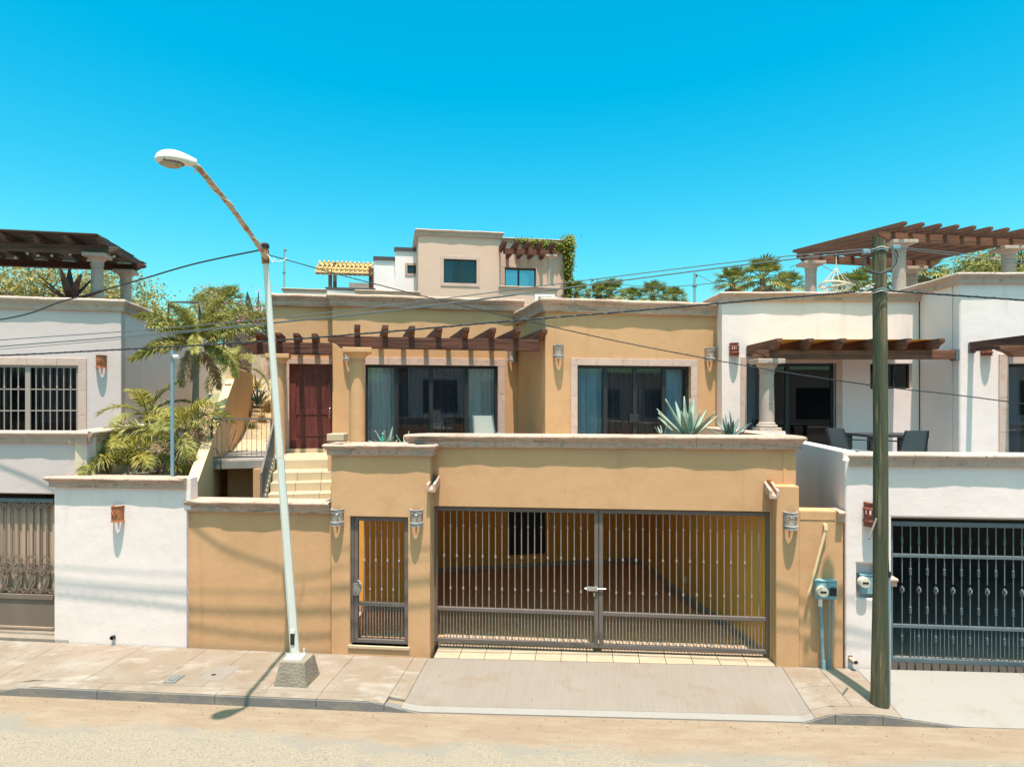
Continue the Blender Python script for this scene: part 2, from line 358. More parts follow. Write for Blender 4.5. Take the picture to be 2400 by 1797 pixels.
mat('curtain_blue', (.42, .62, .72), .9, layers=[(2, (.24, .42, .52), .4, .7, .7, (8, 8, .3))], trans=.2)
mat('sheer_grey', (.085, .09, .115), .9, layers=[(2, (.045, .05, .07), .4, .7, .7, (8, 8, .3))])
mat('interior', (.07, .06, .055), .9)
# ---------------------------------------------------------------- ground, road, pavement
def road_mat():
    m = bpy.data.materials.new('road_surface'); m.use_nodes = True; nt = m.node_tree; N = nt.nodes; L = nt.links
    b = N['Principled BSDF']; b.inputs['Roughness'].default_value = .95; b.inputs['Specular IOR Level'].default_value = .15
    g = N.new('ShaderNodeTexCoord'); pos = g.outputs['Object']
    sep = N.new('ShaderNodeSeparateXYZ'); L.new(pos, sep.inputs[0])
    def noise(scale, st=(1, 1, 1), det=6, rough=.6):
        mp = N.new('ShaderNodeMapping'); mp.inputs['Scale'].default_value = st; L.new(pos, mp.inputs[0])
        n = N.new('ShaderNodeTexNoise'); n.inputs['Scale'].default_value = scale; n.inputs['Detail'].default_value = det; n.inputs['Roughness'].default_value = rough
        L.new(mp.outputs[0], n.inputs['Vector']); return n.outputs[0]
    def rng(v, a, b_, c=0, d=1):
        r = N.new('ShaderNodeMapRange'); r.interpolation_type = 'SMOOTHSTEP'; L.new(v, r.inputs[0])
        for i, x in enumerate((a, b_, c, d)): r.inputs[i + 1].default_value = x
        return r.outputs[0]
    def math_(op, a, b_):
        n = N.new('ShaderNodeMath'); n.operation = op
        for i, x in enumerate((a, b_)):
            if isinstance(x, (int, float)): n.inputs[i].default_value = x
            else: L.new(x, n.inputs[i])
        return n.outputs[0]
    def mix(f, a, b_):
        n = N.new('ShaderNodeMix'); n.data_type = 'RGBA'
        if isinstance(f, (int, float)): n.inputs[0].default_value = f
        else: L.new(f, n.inputs[0])
        for i, x in ((6, a), (7, b_)):
            if isinstance(x, tuple): n.inputs[i].default_value = (*x, 1)
            else: L.new(x, n.inputs[i])
        return n.outputs[2]
    # aggregate: sandy dust between grey chips
    agg = rng(noise(75, det=3), .46, .56)
    chips = mix(agg, (.285, .236, .183), (.195, .168, .138))
    agg2 = rng(noise(26, det=5), .58, .68)
    chips = mix(math_('MULTIPLY', agg2, .45), chips, (0.140, 0.126, 0.107))
    tar = mix(rng(noise(60), .45, .65), (.20, .182, .160), (.228, .204, .176))
    # bare tar shows in a band and in blotches, drifted sand lies along the kerb
    d = math_('ADD', sep.outputs[1], math_('MULTIPLY', math_('SUBTRACT', noise(1.3, (.45, 1.2, 1), 8, .62), .5), 1.5))
    band = math_('MULTIPLY', rng(d, -.98, -.84), rng(d, -.56, -.70))
    band = math_('MULTIPLY', band, rng(noise(.9, (.6, 1.5, 1), 4), .46, .50))
    blot = rng(noise(.55, (.8, 1.2, 1), 7), .575, .605)
    tarm = math_('MAXIMUM', band, math_('MULTIPLY', blot, rng(d, -.5, -.9)))
    c = mix(math_('MULTIPLY', tarm, .85), chips, tar)
    sandm = rng(d, -.86, -.52)
    sandc = mix(rng(noise(3, (.5, 2, 1)), .4, .65), (0.232, 0.169, 0.123), (0.262, 0.200, 0.148))
    sandc = mix(math_('MULTIPLY', rng(noise(95, det=2), .66, .72), .55), sandc, (0.099, 0.069, 0.050))
    sandc = mix(math_('MULTIPLY', rng(noise(9, (.35, 2.2, 1), 6), .60, .72), .5), sandc, (0.164, 0.114, 0.080))
    c = mix(sandm, c, sandc)
    L.new(c, b.inputs['Base Color'])
    bu = N.new('ShaderNodeBump'); bu.inputs['Strength'].default_value = .5; bu.inputs['Distance'].default_value = .012
    L.new(noise(70, det=3), bu.inputs['Height'])
    bu2 = N.new('ShaderNodeBump'); bu2.inputs['Strength'].default_value = .5; bu2.inputs['Distance'].default_value = .04
    L.new(noise(4), bu2.inputs['Height']); L.new(bu.outputs[0], bu2.inputs['Normal']); L.new(bu2.outputs[0], b.inputs['Normal'])
    M['road_surface'] = m
road_mat()
CONL = [(.9, (0.216, 0.163, 0.124), .42, .62, .85), (5, (0.185, 0.138, 0.101), .52, .68, .65), (2.2, (0.270, 0.233, 0.206), .52, .68, .75), (24, (0.151, 0.114, 0.090), .64, .70, .45), (.5, (0.169, 0.125, 0.090), .58, .72, .5), (1.7, (0.392, 0.374, 0.352), .54, .68, .30, (1, 2.2, 1)), (.8, (0.214, 0.164, 0.117), .58, .72, .2, (1, 1.6, 1))]
mat('concrete_walk', (0.238, 0.193, 0.157), .92, layers=CONL, bump=[(6, .3, .02), (60, .35, .006)], coord='World', rnd=.04)
mat('concrete_drive', (0.211, 0.179, 0.154), .92, layers=[(.8, (0.231, 0.196, 0.178), .42, .65, .8), (1.5, (0.194, 0.143, 0.104), .54, .68, .65), (3, (0.172, 0.143, 0.123), .46, .62, .30, (14, .35, 1)), (7, (0.264, 0.232, 0.213), .54, .68, .25, (22, .35, 1)), (.7, (0.166, 0.127, 0.100), .60, .74, .4)], bump=[(5, .35, .008, (22, .4, 1)), (60, .3, .005)], rnd=.0)
mat('concrete_pale', (0.256, 0.233, 0.219), .92, layers=[(1.1, (0.231, 0.194, 0.168), .5, .68, .8), (3, (0.200, 0.154, 0.117), .60, .72, .7), (20, (0.280, 0.258, 0.246), .6, .7, .4)], bump=[(6, .3, .015), (60, .3, .005)], coord='World', rnd=.03)
mat('kerb_concrete', (0.158, 0.149, 0.147), .92, layers=[(2, (0.229, 0.193, 0.160), .45, .66, .8, (1, 1, 2)), (12, (0.167, 0.153, 0.147), .55, .72, .6), (45, (0.134, 0.121, 0.116), .62, .7, .4)], bump=[(20, .5, .012), (90, .4, .006)], coord='World', rnd=.06)
mat('tile_threshold', (0.391, 0.302, 0.223), .5, layers=[(3, (0.344, 0.260, 0.186), .4, .7, .7)], rnd=.05, coord='World')
mat('joint_dirt', (.24, .18, .125), .95, coord='World')
def zb(s):   # level of the pavement at the wall foot
    P = [(-40, -.02), (-8, 0), (-1.4, 0), (4.5, .10), (9, .17), (40, .5)]
    for (a, x), (b, y) in zip(P, P[1:]):
        if s <= b: return x + (y - x) * (s - a) / (b - a)
    return P[-1][1]
def tk(s): return -1.74 + (s + 8) / 13 * .2 if s > -30 else -1.9    # kerb line
def tk(s): return -1.74 + min(max((s + 8) / 13, -1), 1.3) * .2
def rz(s): return zb(s) - .15                                    # road level
def drop(s):  # 1 = full kerb, 0 = drop kerb of a driveway
    P = [(-40, 0), (-7.75, 0), (-7.1, 1), (-1.75, 1), (-1.15, .14), (4.05, .14), (4.45, 1), (5.0, 1), (6.05, 0.08), (40, .08)]
    for (a, x), (b, y) in zip(P, P[1:]):
        if s <= b: return x + (y - x) * (s - a) / (b - a)
    return 0
def walk(s, t):
    T = tk(s); f = min(max(t / T, 0), 1)
    front = rz(s) + .15 * drop(s) - .005 * drop(s)
    return zb(s) + (front - zb(s)) * (f if drop(s) < .9 else f)
# terrain: one sheet out to the horizon
def hz(x, d):
    if d < 18.2: return -.45 + (0 if abs(x) < 40 else 0)
    h = 3.05 + .235 * (d - 18.5)
    if d > 34: h = 6.7 + .10 * (d - 34)
    if d > 60: h = 9.3 + .01 * (d - 60)
    if d > 200: h = 10.7 - .012 * (d - 200)
    return h
mb = MB(); xs = [-1500, -600, -200, -80, -40, -20, -10, -5, 0, 5, 10, 20, 40, 80, 200, 600, 1500]
ds = [-1500, -400, -100, -30, 0, 8, 14, 18.19, 18.3, 22, 26, 30, 34, 40, 50, 60, 80, 120, 200, 400, 800, 2500]
n = len(xs)
mb.add([(x, d, hz(x, d) + (random.uniform(-.15, .15) if 19 < d < 100 else 0)) for d in ds for x in xs],
       [(j * n + i, j * n + i + 1, (j + 1) * n + i + 1, (j + 1) * n + i) for j in range(len(ds) - 1) for i in range(n - 1)])
tag(mb.build('terrain', 'hill_ground', smooth=True), kind='structure')
# road in the street frame, its kerb edge is local y = 0
mb = MB(); ss = [-60, -30, -20, -15, -12, -10, -9, -8, -7, -6, -5, -4, -3, -2, -1, 0, 1, 2, 3, 4, 5, 6, 7, 8, 9, 10, 12, 16, 25, 60]
ts = [-14, -9, -6, -4.5, -3.5, -3, -2.5, -2.2, -2, -1.9, -1.8, -1.3]
n = len(ss)
def roadz(s, t):
    T = tk(s); x = T - t       # distance out from the kerb
    return rz(s) - .004 - .03 * min(max(x, 0), 3) / 3 + .012 * max(0, 1 - abs(x - .1) / .5)
mb.add([(s, t, roadz(s, t)) for t in ts for s in ss], [(j * n + i, j * n + i + 1, (j + 1) * n + i + 1, (j + 1) * n + i) for j in range(len(ts) - 1) for i in range(n - 1)])
mb.v = [(a, b + 1.74, c) for a, b, c in mb.v]
tag(mb.build('road', 'road_surface', loc=(0, -1.74, 0), fr=SF, smooth=True), kind='structure')
# pavement slabs and kerb stones
sw = thing('sidewalk', None, None, SF, (0, 0, 0), kind='structure')
def slab(parent, s0, s1, t0, t1, matn, g=.0035, th=.1, name='paving_slab', nx=6, nt_=3):
    "t0,t1 as fractions 0..1 from the wall to the kerb"
    m = MB(); vs = []
    for lay in (0, 1):
        for j in range(nt_ + 1):
            for i in range(nx + 1):
                s = s0 + g + (s1 - s0 - 2 * g) * i / nx
                f = t0 + (t1 - t0) * j / nt_
                T = tk(s) * f
                if j == 0 and t0 > 0: T -= g
                if j == nt_ and t1 < 1: T += g
                vs.append((s, T, walk(s, T) - (th if lay else 0)))
    n = nx + 1; k = n * (nt_ + 1)
    fs = []
    for j in range(nt_):
        for i in range(nx):
            a = j * n + i
            fs.append((a, a + n, a + n + 1, a + 1))
    for i in range(nx):
        fs.append((i, i + 1, k + i + 1, k + i)); a = nt_ * n + i; fs.append((a, k + a, k + a + 1, a + 1))
    for j in range(nt_):
        a = j * n; fs.append((a, k + a, k + a + n, a + n)); a = j * n + nx; fs.append((a, a + n, k + a + n, k + a))
    return m.add(vs, fs).build(name, matn, parent)
KW = .86
cuts = [-14, -11, -9.3, -7.9, -6.35, -5.2, -4.45, -3.45, -2.62, -1.62, -1.38]
for a, b in zip(cuts, cuts[1:]): slab(sw, a, b, 0, KW if a > -8 else 1, 'concrete_walk', nx=4)
slab(sw, 4.2, 4.75, 0, .45, 'concrete_walk'); slab(sw, 4.2, 4.75, .45, KW, 'concrete_walk'); slab(sw, 4.75, 5.3, 0, KW, 'concrete_walk')
kc = [-7.9, -5.9, -4.1, -2.6, -1.62]
for a, b in zip(kc, kc[1:]): slab(sw, a, b, KW, 1, 'kerb_concrete' if 0 else 'concrete_walk', g=.003, name='kerb_top', nx=4, nt_=1)
slab(sw, 4.2, 5.3, KW, 1, 'concrete_walk', g=.003, name='kerb_top', nx=6, nt_=1)
def kerb_face(s0, s1, n=6):
    m = MB(); vs = []
    for i in range(n + 1):
        s = s0 + .003 + (s1 - s0 - .006) * i / n; T = tk(s); zt = rz(s) + .145 * drop(s) - .012
        vs += [(s, T - .016, zt), (s, T - .022, rz(s) - .08), (s, T + .10, rz(s) - .08), (s, T + .10, zt)]
    fs = [(0, 3, 2, 1), (4 * n, 4 * n + 1, 4 * n + 2, 4 * n + 3)]
    for i in range(n):
        for k in range(4): fs.append((4 * i + k, 4 * i + (k + 1) % 4, 4 * i + 4 + (k + 1) % 4, 4 * i + 4 + k))
    return m.add(vs, fs).build('kerb_stone', 'kerb_concrete', sw, bevel=.006)
for a, b in ((-7.75, -5.9), (-5.9, -4.1), (-4.1, -2.6), (-2.6, -1.62), (-1.62, -1.1), (4.0, 4.45), (4.45, 5.05), (5.05, 6.0)): kerb_face(a, b)
dw = thing('driveway', None, None, SF, (0, 0, 0), kind='structure')
slab(dw, -1.38, 4.2, 0, .9, 'concrete_drive', nx=40, nt_=4, name='driveway_slab')
slab(dw, -1.62 + .24, 4.2, .9, 1, 'concrete_pale', nx=40, nt_=1, name='drive_lip', g=.002)
slab(dw, 5.3, 7.62, 0, 1, 'concrete_pale', nx=14, nt_=4, name='driveway_slab'); slab(dw, 7.62, 10, 0, 1, 'concrete_pale', nx=6, nt_=4, name='driveway_slab'); slab(dw, 10, 13, 0, 1, 'concrete_pale', nx=6, nt_=4, name='driveway_slab')
m = MB(); m.hexa([(-14, -1.7, -.2), (13, -1.45, -.12), (13, .3, -.12), (-14, .3, -.2)], [(-14, -1.7, -.11), (13, -1.45, .03), (13, .3, .14), (-14, .3, -.03)])
vs = []
# bedding under the joints follows the slabs 18 mm lower
bed = MB(); N_ = 60
for j in (0, 1, 2, 3):
    for i in range(N_ + 1):
        s = -14 + 27 * i / N_; T = tk(s) * (j / 3) * .985; bed.v.append((s, T, walk(s, T) - .035))
for j in range(3):
    for i in range(N_): a = j * (N_ + 1) + i; bed.f.append((a, a + N_ + 1, a + N_ + 2, a + 1))
bed.build('bedding', 'joint_dirt', sw)
def cover(name, pxs, label, matn, lift, catg):
    m = MB(); P = []
    for px, py in pxs:
        zz = 0
        for _ in range(6):
            lam = (CAMH - zz) * FPX / (py - HY); X, Y = (px - CX) / FPX * lam, lam
            s, t = SF.local(X, Y); zz = walk(s, t)
        P.append((s, t, zz))
    c = Vector(P[0]) * 0
    for p in P: c += Vector(p) / 4
    root = thing(name, label, catg, SF, c)
    m.hexa([(p[0], p[1], p[2] - .03) for p in P], [(p[0], p[1], p[2] + lift) for p in P])
    fr_ = m.build('rim', matn, root, bevel=.004)
    q = [Vector(p).lerp(c, .10) for p in P]
    m2 = MB().hexa([(p.x, p.y, p.z - .01) for p in q], [(p.x, p.y, p.z + lift + .004) for p in q]); m2.build('lid', matn, root, bevel=.004)
    h = Vector(P[0]).lerp(Vector(P[2]), .28)
    if lift < .011:
        h = Vector(P[0]).lerp(Vector(P[2]), .35); MB().lathe([(.035, 0), (.035, .004)], (h.x, h.y, h.z + lift + .0045), 12).build('lift_hole', 'dark_plastic', root)
    else:
        MB().hexa([(p.x, p.y, p.z + lift) for p in [Vector(p).lerp(c, .5) for p in P]], [(p.x, p.y, p.z + lift + .012) for p in [Vector(p).lerp(c, .5) for p in P]]).build('hinged_flap', matn, root, bevel=.004)
    return root
mat('iron_blue', (.14, .15, .15), .6, layers=[(20, (.24, .20, .155), .5, .65, .7)], coord='World')
cover('valve_cover', [(381, 1600), (409, 1601), (434, 1582), (407, 1581)], 'small blue grey iron valve cover set in the pavement', 'iron_blue', .012, 'cover')
cover('inspection_cover', [(463, 1594), (520, 1597), (567, 1560), (505, 1557)], 'concrete inspection cover with lifting hole in the pavement', 'concrete_drive', .004, 'cover')
# ---------------------------------------------------------------- coping helper
def coping(parent, p0, p1, zt, h, proj, depth, matn='cantera', m0=0, m1=0, pl=.8, name='coping_stone', n=None):
    p0 = Vector((p0[0], p0[1])); p1 = Vector((p1[0], p1[1])); d = p1 - p0; Ln = d.length; d.normalize(); nr = Vector((d.y, -d.x))
    n = n or max(1, round(Ln / pl)); p, D = proj, depth
    prof = [(-D, 0), (.66 * p, 0), (.86 * p, -.04 * h), (.97 * p, -.11 * h), (p, -.19 * h), (.95 * p, -.28 * h), (.82 * p, -.34 * h), (.72 * p, -.37 * h), (.70 * p, -.44 * h), (.58 * p, -.50 * h), (.48 * p, -.56 * h), (.47 * p, -.94 * h), (.40 * p, -h), (-D, -h)]
    k = len(prof)
    SG = 4; ph = random.uniform(0, 9)
    if n > 1:   # mortar bed that closes the joints
        vs = []
        for e in (0, 1):
            for o, z in prof:
                q = p0 + d * (.02 + (Ln - .04) * e) + nr * (o * .90 if o > 0 else o + .01); vs.append((q.x, q.y, zt + (z if z > -.5 * h else z + .004) - .006 * (z > -.5 * h)))
        MB().add(vs, [tuple(range(k)), tuple(range(k, 2 * k))[::-1]] + [(q, k + q, k + (q + 1) % k, (q + 1) % k) for q in range(k)]).build('mortar', 'cantera_dirty', parent)
    for i in range(n):
        a = Ln * i / n + (.003 if i else 0); b = Ln * (i + 1) / n - (.003 if i < n - 1 else 0)
        j = random.uniform(-.004, .004); vs = []
        for e in range(SG + 1):
            for o, z in prof:
                al = a + (b - a) * e / SG
                wv = j + .05 * p * sin(al * 4.1 + ph) + .03 * p * sin(al * 9.7 + 2 * ph)
                if e == 0 and i == 0: al -= o * m0; wv = 0 if m0 else wv
                if e == SG and i == n - 1: al += o * m1; wv = 0 if m1 else wv
                q = p0 + d * al + nr * (o + (wv if o > 0 else 0)); vs.append((q.x, q.y, zt + z + (.5 * wv if o > 0 and z > -.9 * h else 0)))
        fs = [tuple(range(k)), tuple(range(SG * k, SG * k + k))[::-1]]
        for e in range(SG): fs += [(e * k + q, (e + 1) * k + q, (e + 1) * k + (q + 1) % k, e * k + (q + 1) % k) for q in range(k)]
        MB().add(vs, fs).build(name, matn, parent, smooth=True, ang=35)
# ---------------------------------------------------------------- walls along the street
def hS(px, py, t=0.): return SF.hit(px, py, t)
# white wall
s0, s1 = SF.S(127, .02), SF.S(437, .02); zt = SF.Z(270, 1117, .02)
o = thing('boundary_wall', 'white rendered street wall with stone coping beside the scrollwork gate', 'wall', SF, ((s0 + s1) / 2, .02, 0))
MB().wall(s0, s1, -.25, zt - .1, .02, .27).build('wall', 'stucco_white', o, bevel=.012)
coping(o, (s0 - .0, .02), (s1 - .0, .02), zt, .19, .12, .3, m0=1, m1=0, n=3)
drain = MB().lathe([(.03, 0), (.036, 0), (.036, .07), (.03, .07), (.03, 0)], (0, 0, 0), 14, cap=False)
drain.v = [(a, -c, b) for a, b, c in drain.v]
ds_, dz_ = hS(267, 1492, .02)
drain.v = [(a + ds_, b + .03, c + dz_) for a, b, c in drain.v]; drain.build('drain_hole', 'dark_plastic', o)
MB().box(SF.S(431, .02) + .02, SF.S(442, .02) + .03, .03, .25, zt - .55, zt + .0).build('end_post', 'stucco_white', o, bevel=.008)
# low yellow wall
s0, s1 = SF.S(437, .1) + .012, SF.S(775, .1) + .004; zt = SF.Z(600, 1172, .1)
o = thing('garden_wall', 'low yellow rendered street wall with stone coping behind the street lamp', 'wall', SF, ((s0 + s1) / 2, .1, 0))
MB().wall(s0, s1, -.25, zt - .1, .1, .36).build('wall', 'stucco_yellow', o, bevel=.01)
coping(o, (s0, .1), (s1, .1), zt, .2, .12, .3, n=4)
# block with the pedestrian gate
s0, s1 = SF.S(776), SF.S(1008); zt = SF.Z(880, 1040); g0, g1 = SF.S(820), SF.S(956)
gz0 = SF.Z(890, 1513); gz1 = SF.Z(890, 1211)
o = thing('gate_pier', 'yellow rendered wall block with stone coping framing the narrow gate', 'wall', SF, ((s0 + s1) / 2, 0, 0))
MB().wall(s0, s1, -.25, zt - .1, 0, .45, [(g0, g1, gz0, gz1)]).build('wall', 'stucco_yellow', o, bevel=.01)
MB().box(g0 - .03, g1 + .03, -.025, .4, gz0 - .05, gz0).build('gate_sill', 'tile_step', o, bevel=.006)
coping(o, (s0, 0), (s1, 0), zt, .19, .115, .5, m0=1, m1=1, n=2)
coping(o, (s1, 0), (s1, .45), zt, .19, .115, .3, m0=1, n=1); coping(o, (s0, .45), (s0, 0), zt, .19, .115, .3, m1=1, n=1)
# balcony wall over the garage
t_ = .25; s0, s1 = SF.S(1008) - .02, SF.S(1866, t_); zt = SF.Z(1400, 1019, t_); zl = SF.Z(1015, 1186, t_)
o = thing('balcony_wall', 'long yellow rendered balcony wall with stone coping above the double garage gate', 'wall', SF, ((s0 + s1) / 2, t_, 0))
ZBAL = zt
MB().wall(s0 - .1, s1, zl, zt - .1, t_, t_ + .28).build('wall', 'stucco_yellow', o, bevel=.01)
sl0 = SF.S(967, t_)
coping(o, (sl0, t_), (s1, t_), zt, .215, .125, .34, m0=1, m1=1, pl=.75)
MB().box(sl0 + .02, s0 + .1, t_ + .02, t_ + .28, zl + .3, zt - .1).build('wall_return', 'stucco_yellow', o, bevel=.01)
# side parapet running back to the house on its right end
bk = SF.local(4.30, 14.6)
coping(o, (s1, t_), bk, zt, .215, .125, .3, m0=1, pl=.8)
m = MB(); dx = Vector((bk[0] - s1, bk[1] - t_)).normalized(); nx_ = Vector((-dx.y, dx.x)) * .2
m.prism_z([(s1, t_ + .02), bk, (bk[0] + nx_.x, bk[1] + nx_.y), (s1 + nx_.x, t_ + .02 + nx_.y)], 2.6, zt - .1); m.build('wall', 'stucco_yellow', o)
GT0, GT1 = SF.S(1015, t_), SF.S(1803, t_)
# right pilaster and jamb
s0p, s1p = SF.S(1819), SF.S(1873); zp = SF.Z(1845, 1139)
o = thing('gate_pillar', 'square yellow rendered pillar beside the right end of the garage gate', 'pillar', SF, ((s0p + s1p) / 2, 0, 0))
MB().box(s0p, s1p, 0, .5, -.25, zp).build('shaft', 'stucco_yellow', o, bevel=.012)
MB().box(SF.S(1806, .3), s0p + .02, .27, .5, -.2, zl + .02).build('jamb', 'stucco_yellow', o)
# wall with the electricity meter
s1m = SF.S(1976, .03); zm = SF.Z(1920, 1197)
o = thing('meter_wall', 'low yellow rendered wall section carrying the blue electricity meter box', 'wall', SF, ((s1p + s1m) / 2, 0, 0))
MB().box(s1p + .003, s1m, .03, .35, -.2, zm).build('wall', 'stucco_yellow', o, bevel=.012)
coping(o, (SF.S(1962), .03), (s1m, .03), zm + .005, .17, .11, .3, m1=0, n=1, name='coping_fragment')
MB().box(s1p + .02, SF.S(1962) - .02, .022, .05, zm - .14, zm - .02).build('bare_mortar', 'cantera_dirty' if 0 else 'stucco_yellow', o)
# ---------------------------------------------------------------- garage interior
XB = lambda X: 16.8 + .222 * X
o = thing('garage', 'open carport interior with yellow walls and tiled floor behind the double gate', 'garage', WF, (1.2, 14, 0))
GZ = .10
pR0 = SF.world((SF.S(1806, .3), .3, 0)); pR1 = Vector((3.17, 17.5, 0)); pL0 = Vector((-3.9, 11.6, 0))
def wallseg(parent, a, b, z0, z1, th, name, matn, **kw):
    a = Vector((a[0], a[1])); b = Vector((b[0], b[1])); d = (b - a).normalized(); nr = Vector((-d.y, d.x)) * th
    return MB().prism_z([tuple(a), tuple(b), tuple(b + nr), tuple(a + nr)] if th > 0 else [tuple(a + nr), tuple(b + nr), tuple(b), tuple(a)], z0, z1).build(name, matn, parent, **kw)
GC = zl + .32
wallseg(o, pR0, pR1, -.2, GC, -.2, 'wall', 'stucco_ochre')
GB = Fr(0, 16.8, .222)
w0, wz1 = GB.hit(1192, 1180); w1, wz0 = GB.hit(1279, 1297)
wz1 = GB.Z(1235, 1120)
sB0, sB1 = GB.local(-2.2, 16.31)[0], GB.local(3.17, 17.5)[0]
m = MB().wall(sB0, sB1 + .1, -.2, GC, 0, .2, [(w0, w1, wz0, wz1)])
m.v = [tuple(GB.world(v)) for v in m.v]; m.build('wall', 'stucco_ochre', o)
wallseg(o, (-2.2, 16.31), (-1.62, 13.1), -.2, GC, -.2, 'wall', 'stucco_ochre')
wallseg(o, (-3.1, 13.36), (-1.6, 13.3), -.2, GC, .2, 'wall', 'stucco_ochre'); wallseg(o, (-3.0, 11.75), (-3.02, 13.37), -.2, GC, .12, 'wall', 'stucco_ochre')
# baseboards
wallseg(o, pR0 + Vector((-.0, .1, 0)), pR1, GZ, GZ + .1, .015, 'baseboard', 'baseboard')
m = MB().box(sB0 + .02, sB1 - .02, -.014, 0, GZ, GZ + .1); m.v = [tuple(GB.world(v)) for v in m.v]; m.build('baseboard', 'baseboard', o)
wallseg(o, (-3.0, 13.34), (-1.64, 13.283), GZ, GZ + .1, .014, 'baseboard', 'baseboard')
# barred window with dark slats
wn = MB().box(w0, w1, .06, .10, wz0, wz0 + .06).box(w0, w1, .06, .10, wz1 - .06, wz1).box(w0, w0 + .05, .06, .10, wz0 + .06, wz1 - .06).box(w1 - .05, w1, .06, .10, wz0 + .06, wz1 - .06)
wn.v = [tuple(GB.world(v)) for v in wn.v]; wobj = wn.build('window', 'slat_brown', o)
for i in range(9):
    x = w0 + .05 + (w1 - w0 - .1) * (i + .5) / 9; q = MB().box(x - .045, x + .045, .07, .09, wz0 + .06, wz1 - .06); q.v = [tuple(GB.world(v)) for v in q.v]; q.build('slat', 'slat_brown', wobj)
q = MB().box(w0 - .05, w1 + .05, .105, .11, wz0 - .05, wz1 + .05); q.v = [tuple(GB.world(v)) for v in q.v]; q.build('backing', 'interior', wobj)
# floor bed and tiles
fl = MB().prism_z([(-3.05, 11.95), (-2.4, 11.85), (-1.3, 11.82), (4.1, 11.22), (4.2, 11.24), (3.4, 17.6), (-2.3, 16.4), (-1.7, 13.5), (-3.05, 13.5)], -.2, GZ - .012); fl.build('floor_bed', 'grout', o)
ty = MB().box(-.222, .222, -.222, .222, -.012, 0); first = None
from itertools import product
poly = [(-2.95, 12.19), (3.98, 11.45), (3.1, 17.38), (-2.1, 16.3), (-1.66, 13.32), (-2.95, 13.35)]
def inside(x, y, P):
    c = False
    for i in range(len(P)):
        (x1, y1), (x2, y2) = P[i], P[i - 1]
        if (y1 > y) != (y2 > y) and x < (x2 - x1) * (y - y1) / (y2 - y1) + x1: c = not c
    return c
ga = radians(12.6)
for i, j in product(range(-14, 14), range(-3, 20)):
    x = .45 * i; y = .45 * j; X = x * cos(ga) - y * sin(ga) + .3; Y = 10.6 + x * sin(ga) + y * cos(ga)
    ins = [inside(X + a, Y + b, poly) for a, b in ((0, 0), (.12, .12), (-.12, .12), (.12, -.12), (-.12, -.12))]
    if sum(ins) < 3: continue
    if first is None: first = ty.build('floor_tile', 'tile_floor', o, loc=(X, Y, GZ)); first.rotation_euler = (0, 0, ga)
    else: inst(first, (X, Y, GZ), rot=(0, 0, ga))
# sunlit threshold strip of larger tiles in front of the gate
m0 = None
sA, sBb = SF.S(1012) + .03, SF.S(1806, .3); nT = 13
for i in range(nT):
    a = sA + (sBb - sA) * i / nT; b = sA + (sBb - sA) * (i + 1) / nT
    q = MB().hexa([(a + .004, .0, 0), (b - .004, .0, 0), (b - .004, .86, 0), (a + .004, .86, 0)], [(a + .004, .0, zb(a) + .012), (b - .004, .0, zb(b) + .012), (b - .004, .86, GZ + .012), (a + .004, .86, GZ + .012)])
    q.v = [tuple(SF.world(v)) for v in q.v]; q.build('threshold_tile', 'tile_threshold', o, bevel=.003)
MB().prism_z([(-2.85, 11.65), (4.3, 10.85), (4.2, 14.9), (3.3, 17.7), (-2.4, 16.5), (-1.75, 13.2), (-2.85, 13.3)], GC, GC + .15).build('ceiling', 'stucco_white', o)
pth = SF.world((SF.S(1742, .3), .3, 0))
oz = MB(); pt = Vector((3.63, 14.3, .42)); oz.box(pt.x - .03, pt.x, pt.y - .06, pt.y + .06, pt.z, pt.z + .11); oz.build('socket_plate', 'outlet', o)
# ---------------------------------------------------------------- gates
def knuckle(m, z, r=.02):
    m.lathe([(.008, -.03), (r * .8, -.022), (r * .6, -.012), (r, 0), (r * .6, .012), (r * .8, .022), (.008, .03)], (0, 0, z), 8)
def gate_leaf(name, label, s0, s1, z0, z1, zr, n_up, n_lo, t, kA, kB, cat='gate', group=None, fw=.065):
    o = thing(name, label, cat, SF, ((s0 + s1) / 2, t, z0), group=group)
    b = fw / 2
    MB().box(s0, s1, t - b, t + b, z1 - fw, z1).box(s0, s1, t - b, t + b, z0, z0 + fw).box(s0, s0 + fw, t - b - .002, t + b + .002, z0 + fw, z1 - fw).box(s1 - fw, s1, t - b - .002, t + b + .002, z0 + fw, z1 - fw).build('frame', 'metal_grey', o, bevel=.006)
    MB().box(s0 + fw, s1 - fw, t - b + .002, t + b - .002, zr - .03, zr + .03).build('middle_rail', 'metal_grey', o, bevel=.006)
    bars = []
    for kk in (kA, kB):
        m = MB().box(-.007, .007, -.007, .007, zr + .03, z1 - fw)
        for z in kk: knuckle(m, z)
        bars.append((m, None))
    objs = [None, None]; a, c = s0 + fw, s1 - fw
    for i in range(n_up):
        x = a + (c - a) * (i + 1) / (n_up + 1); k = i % 2
        if objs[k] is None: objs[k] = bars[k][0].build('bar', 'metal_bar', o, loc=(x, t, 0), smooth=True, ang=30)
        else: inst(objs[k], (x, t, 0))
    lo = None
    for i in range(n_lo):
        x = a + (c - a) * (i + 1) / (n_lo + 1)
        if lo is None: lo = MB().box(-.006, .006, -.006, .006, z0 + fw, zr - .03).build('bar', 'metal_bar', o, loc=(x, t, 0))
        else: inst(lo, (x, t, 0))
    return o
tg = .35; gz0_, gz1_ = GZ + .06, zl - .015
sm = SF.S(1403, tg); zr = SF.Z(1200, 1430, tg)
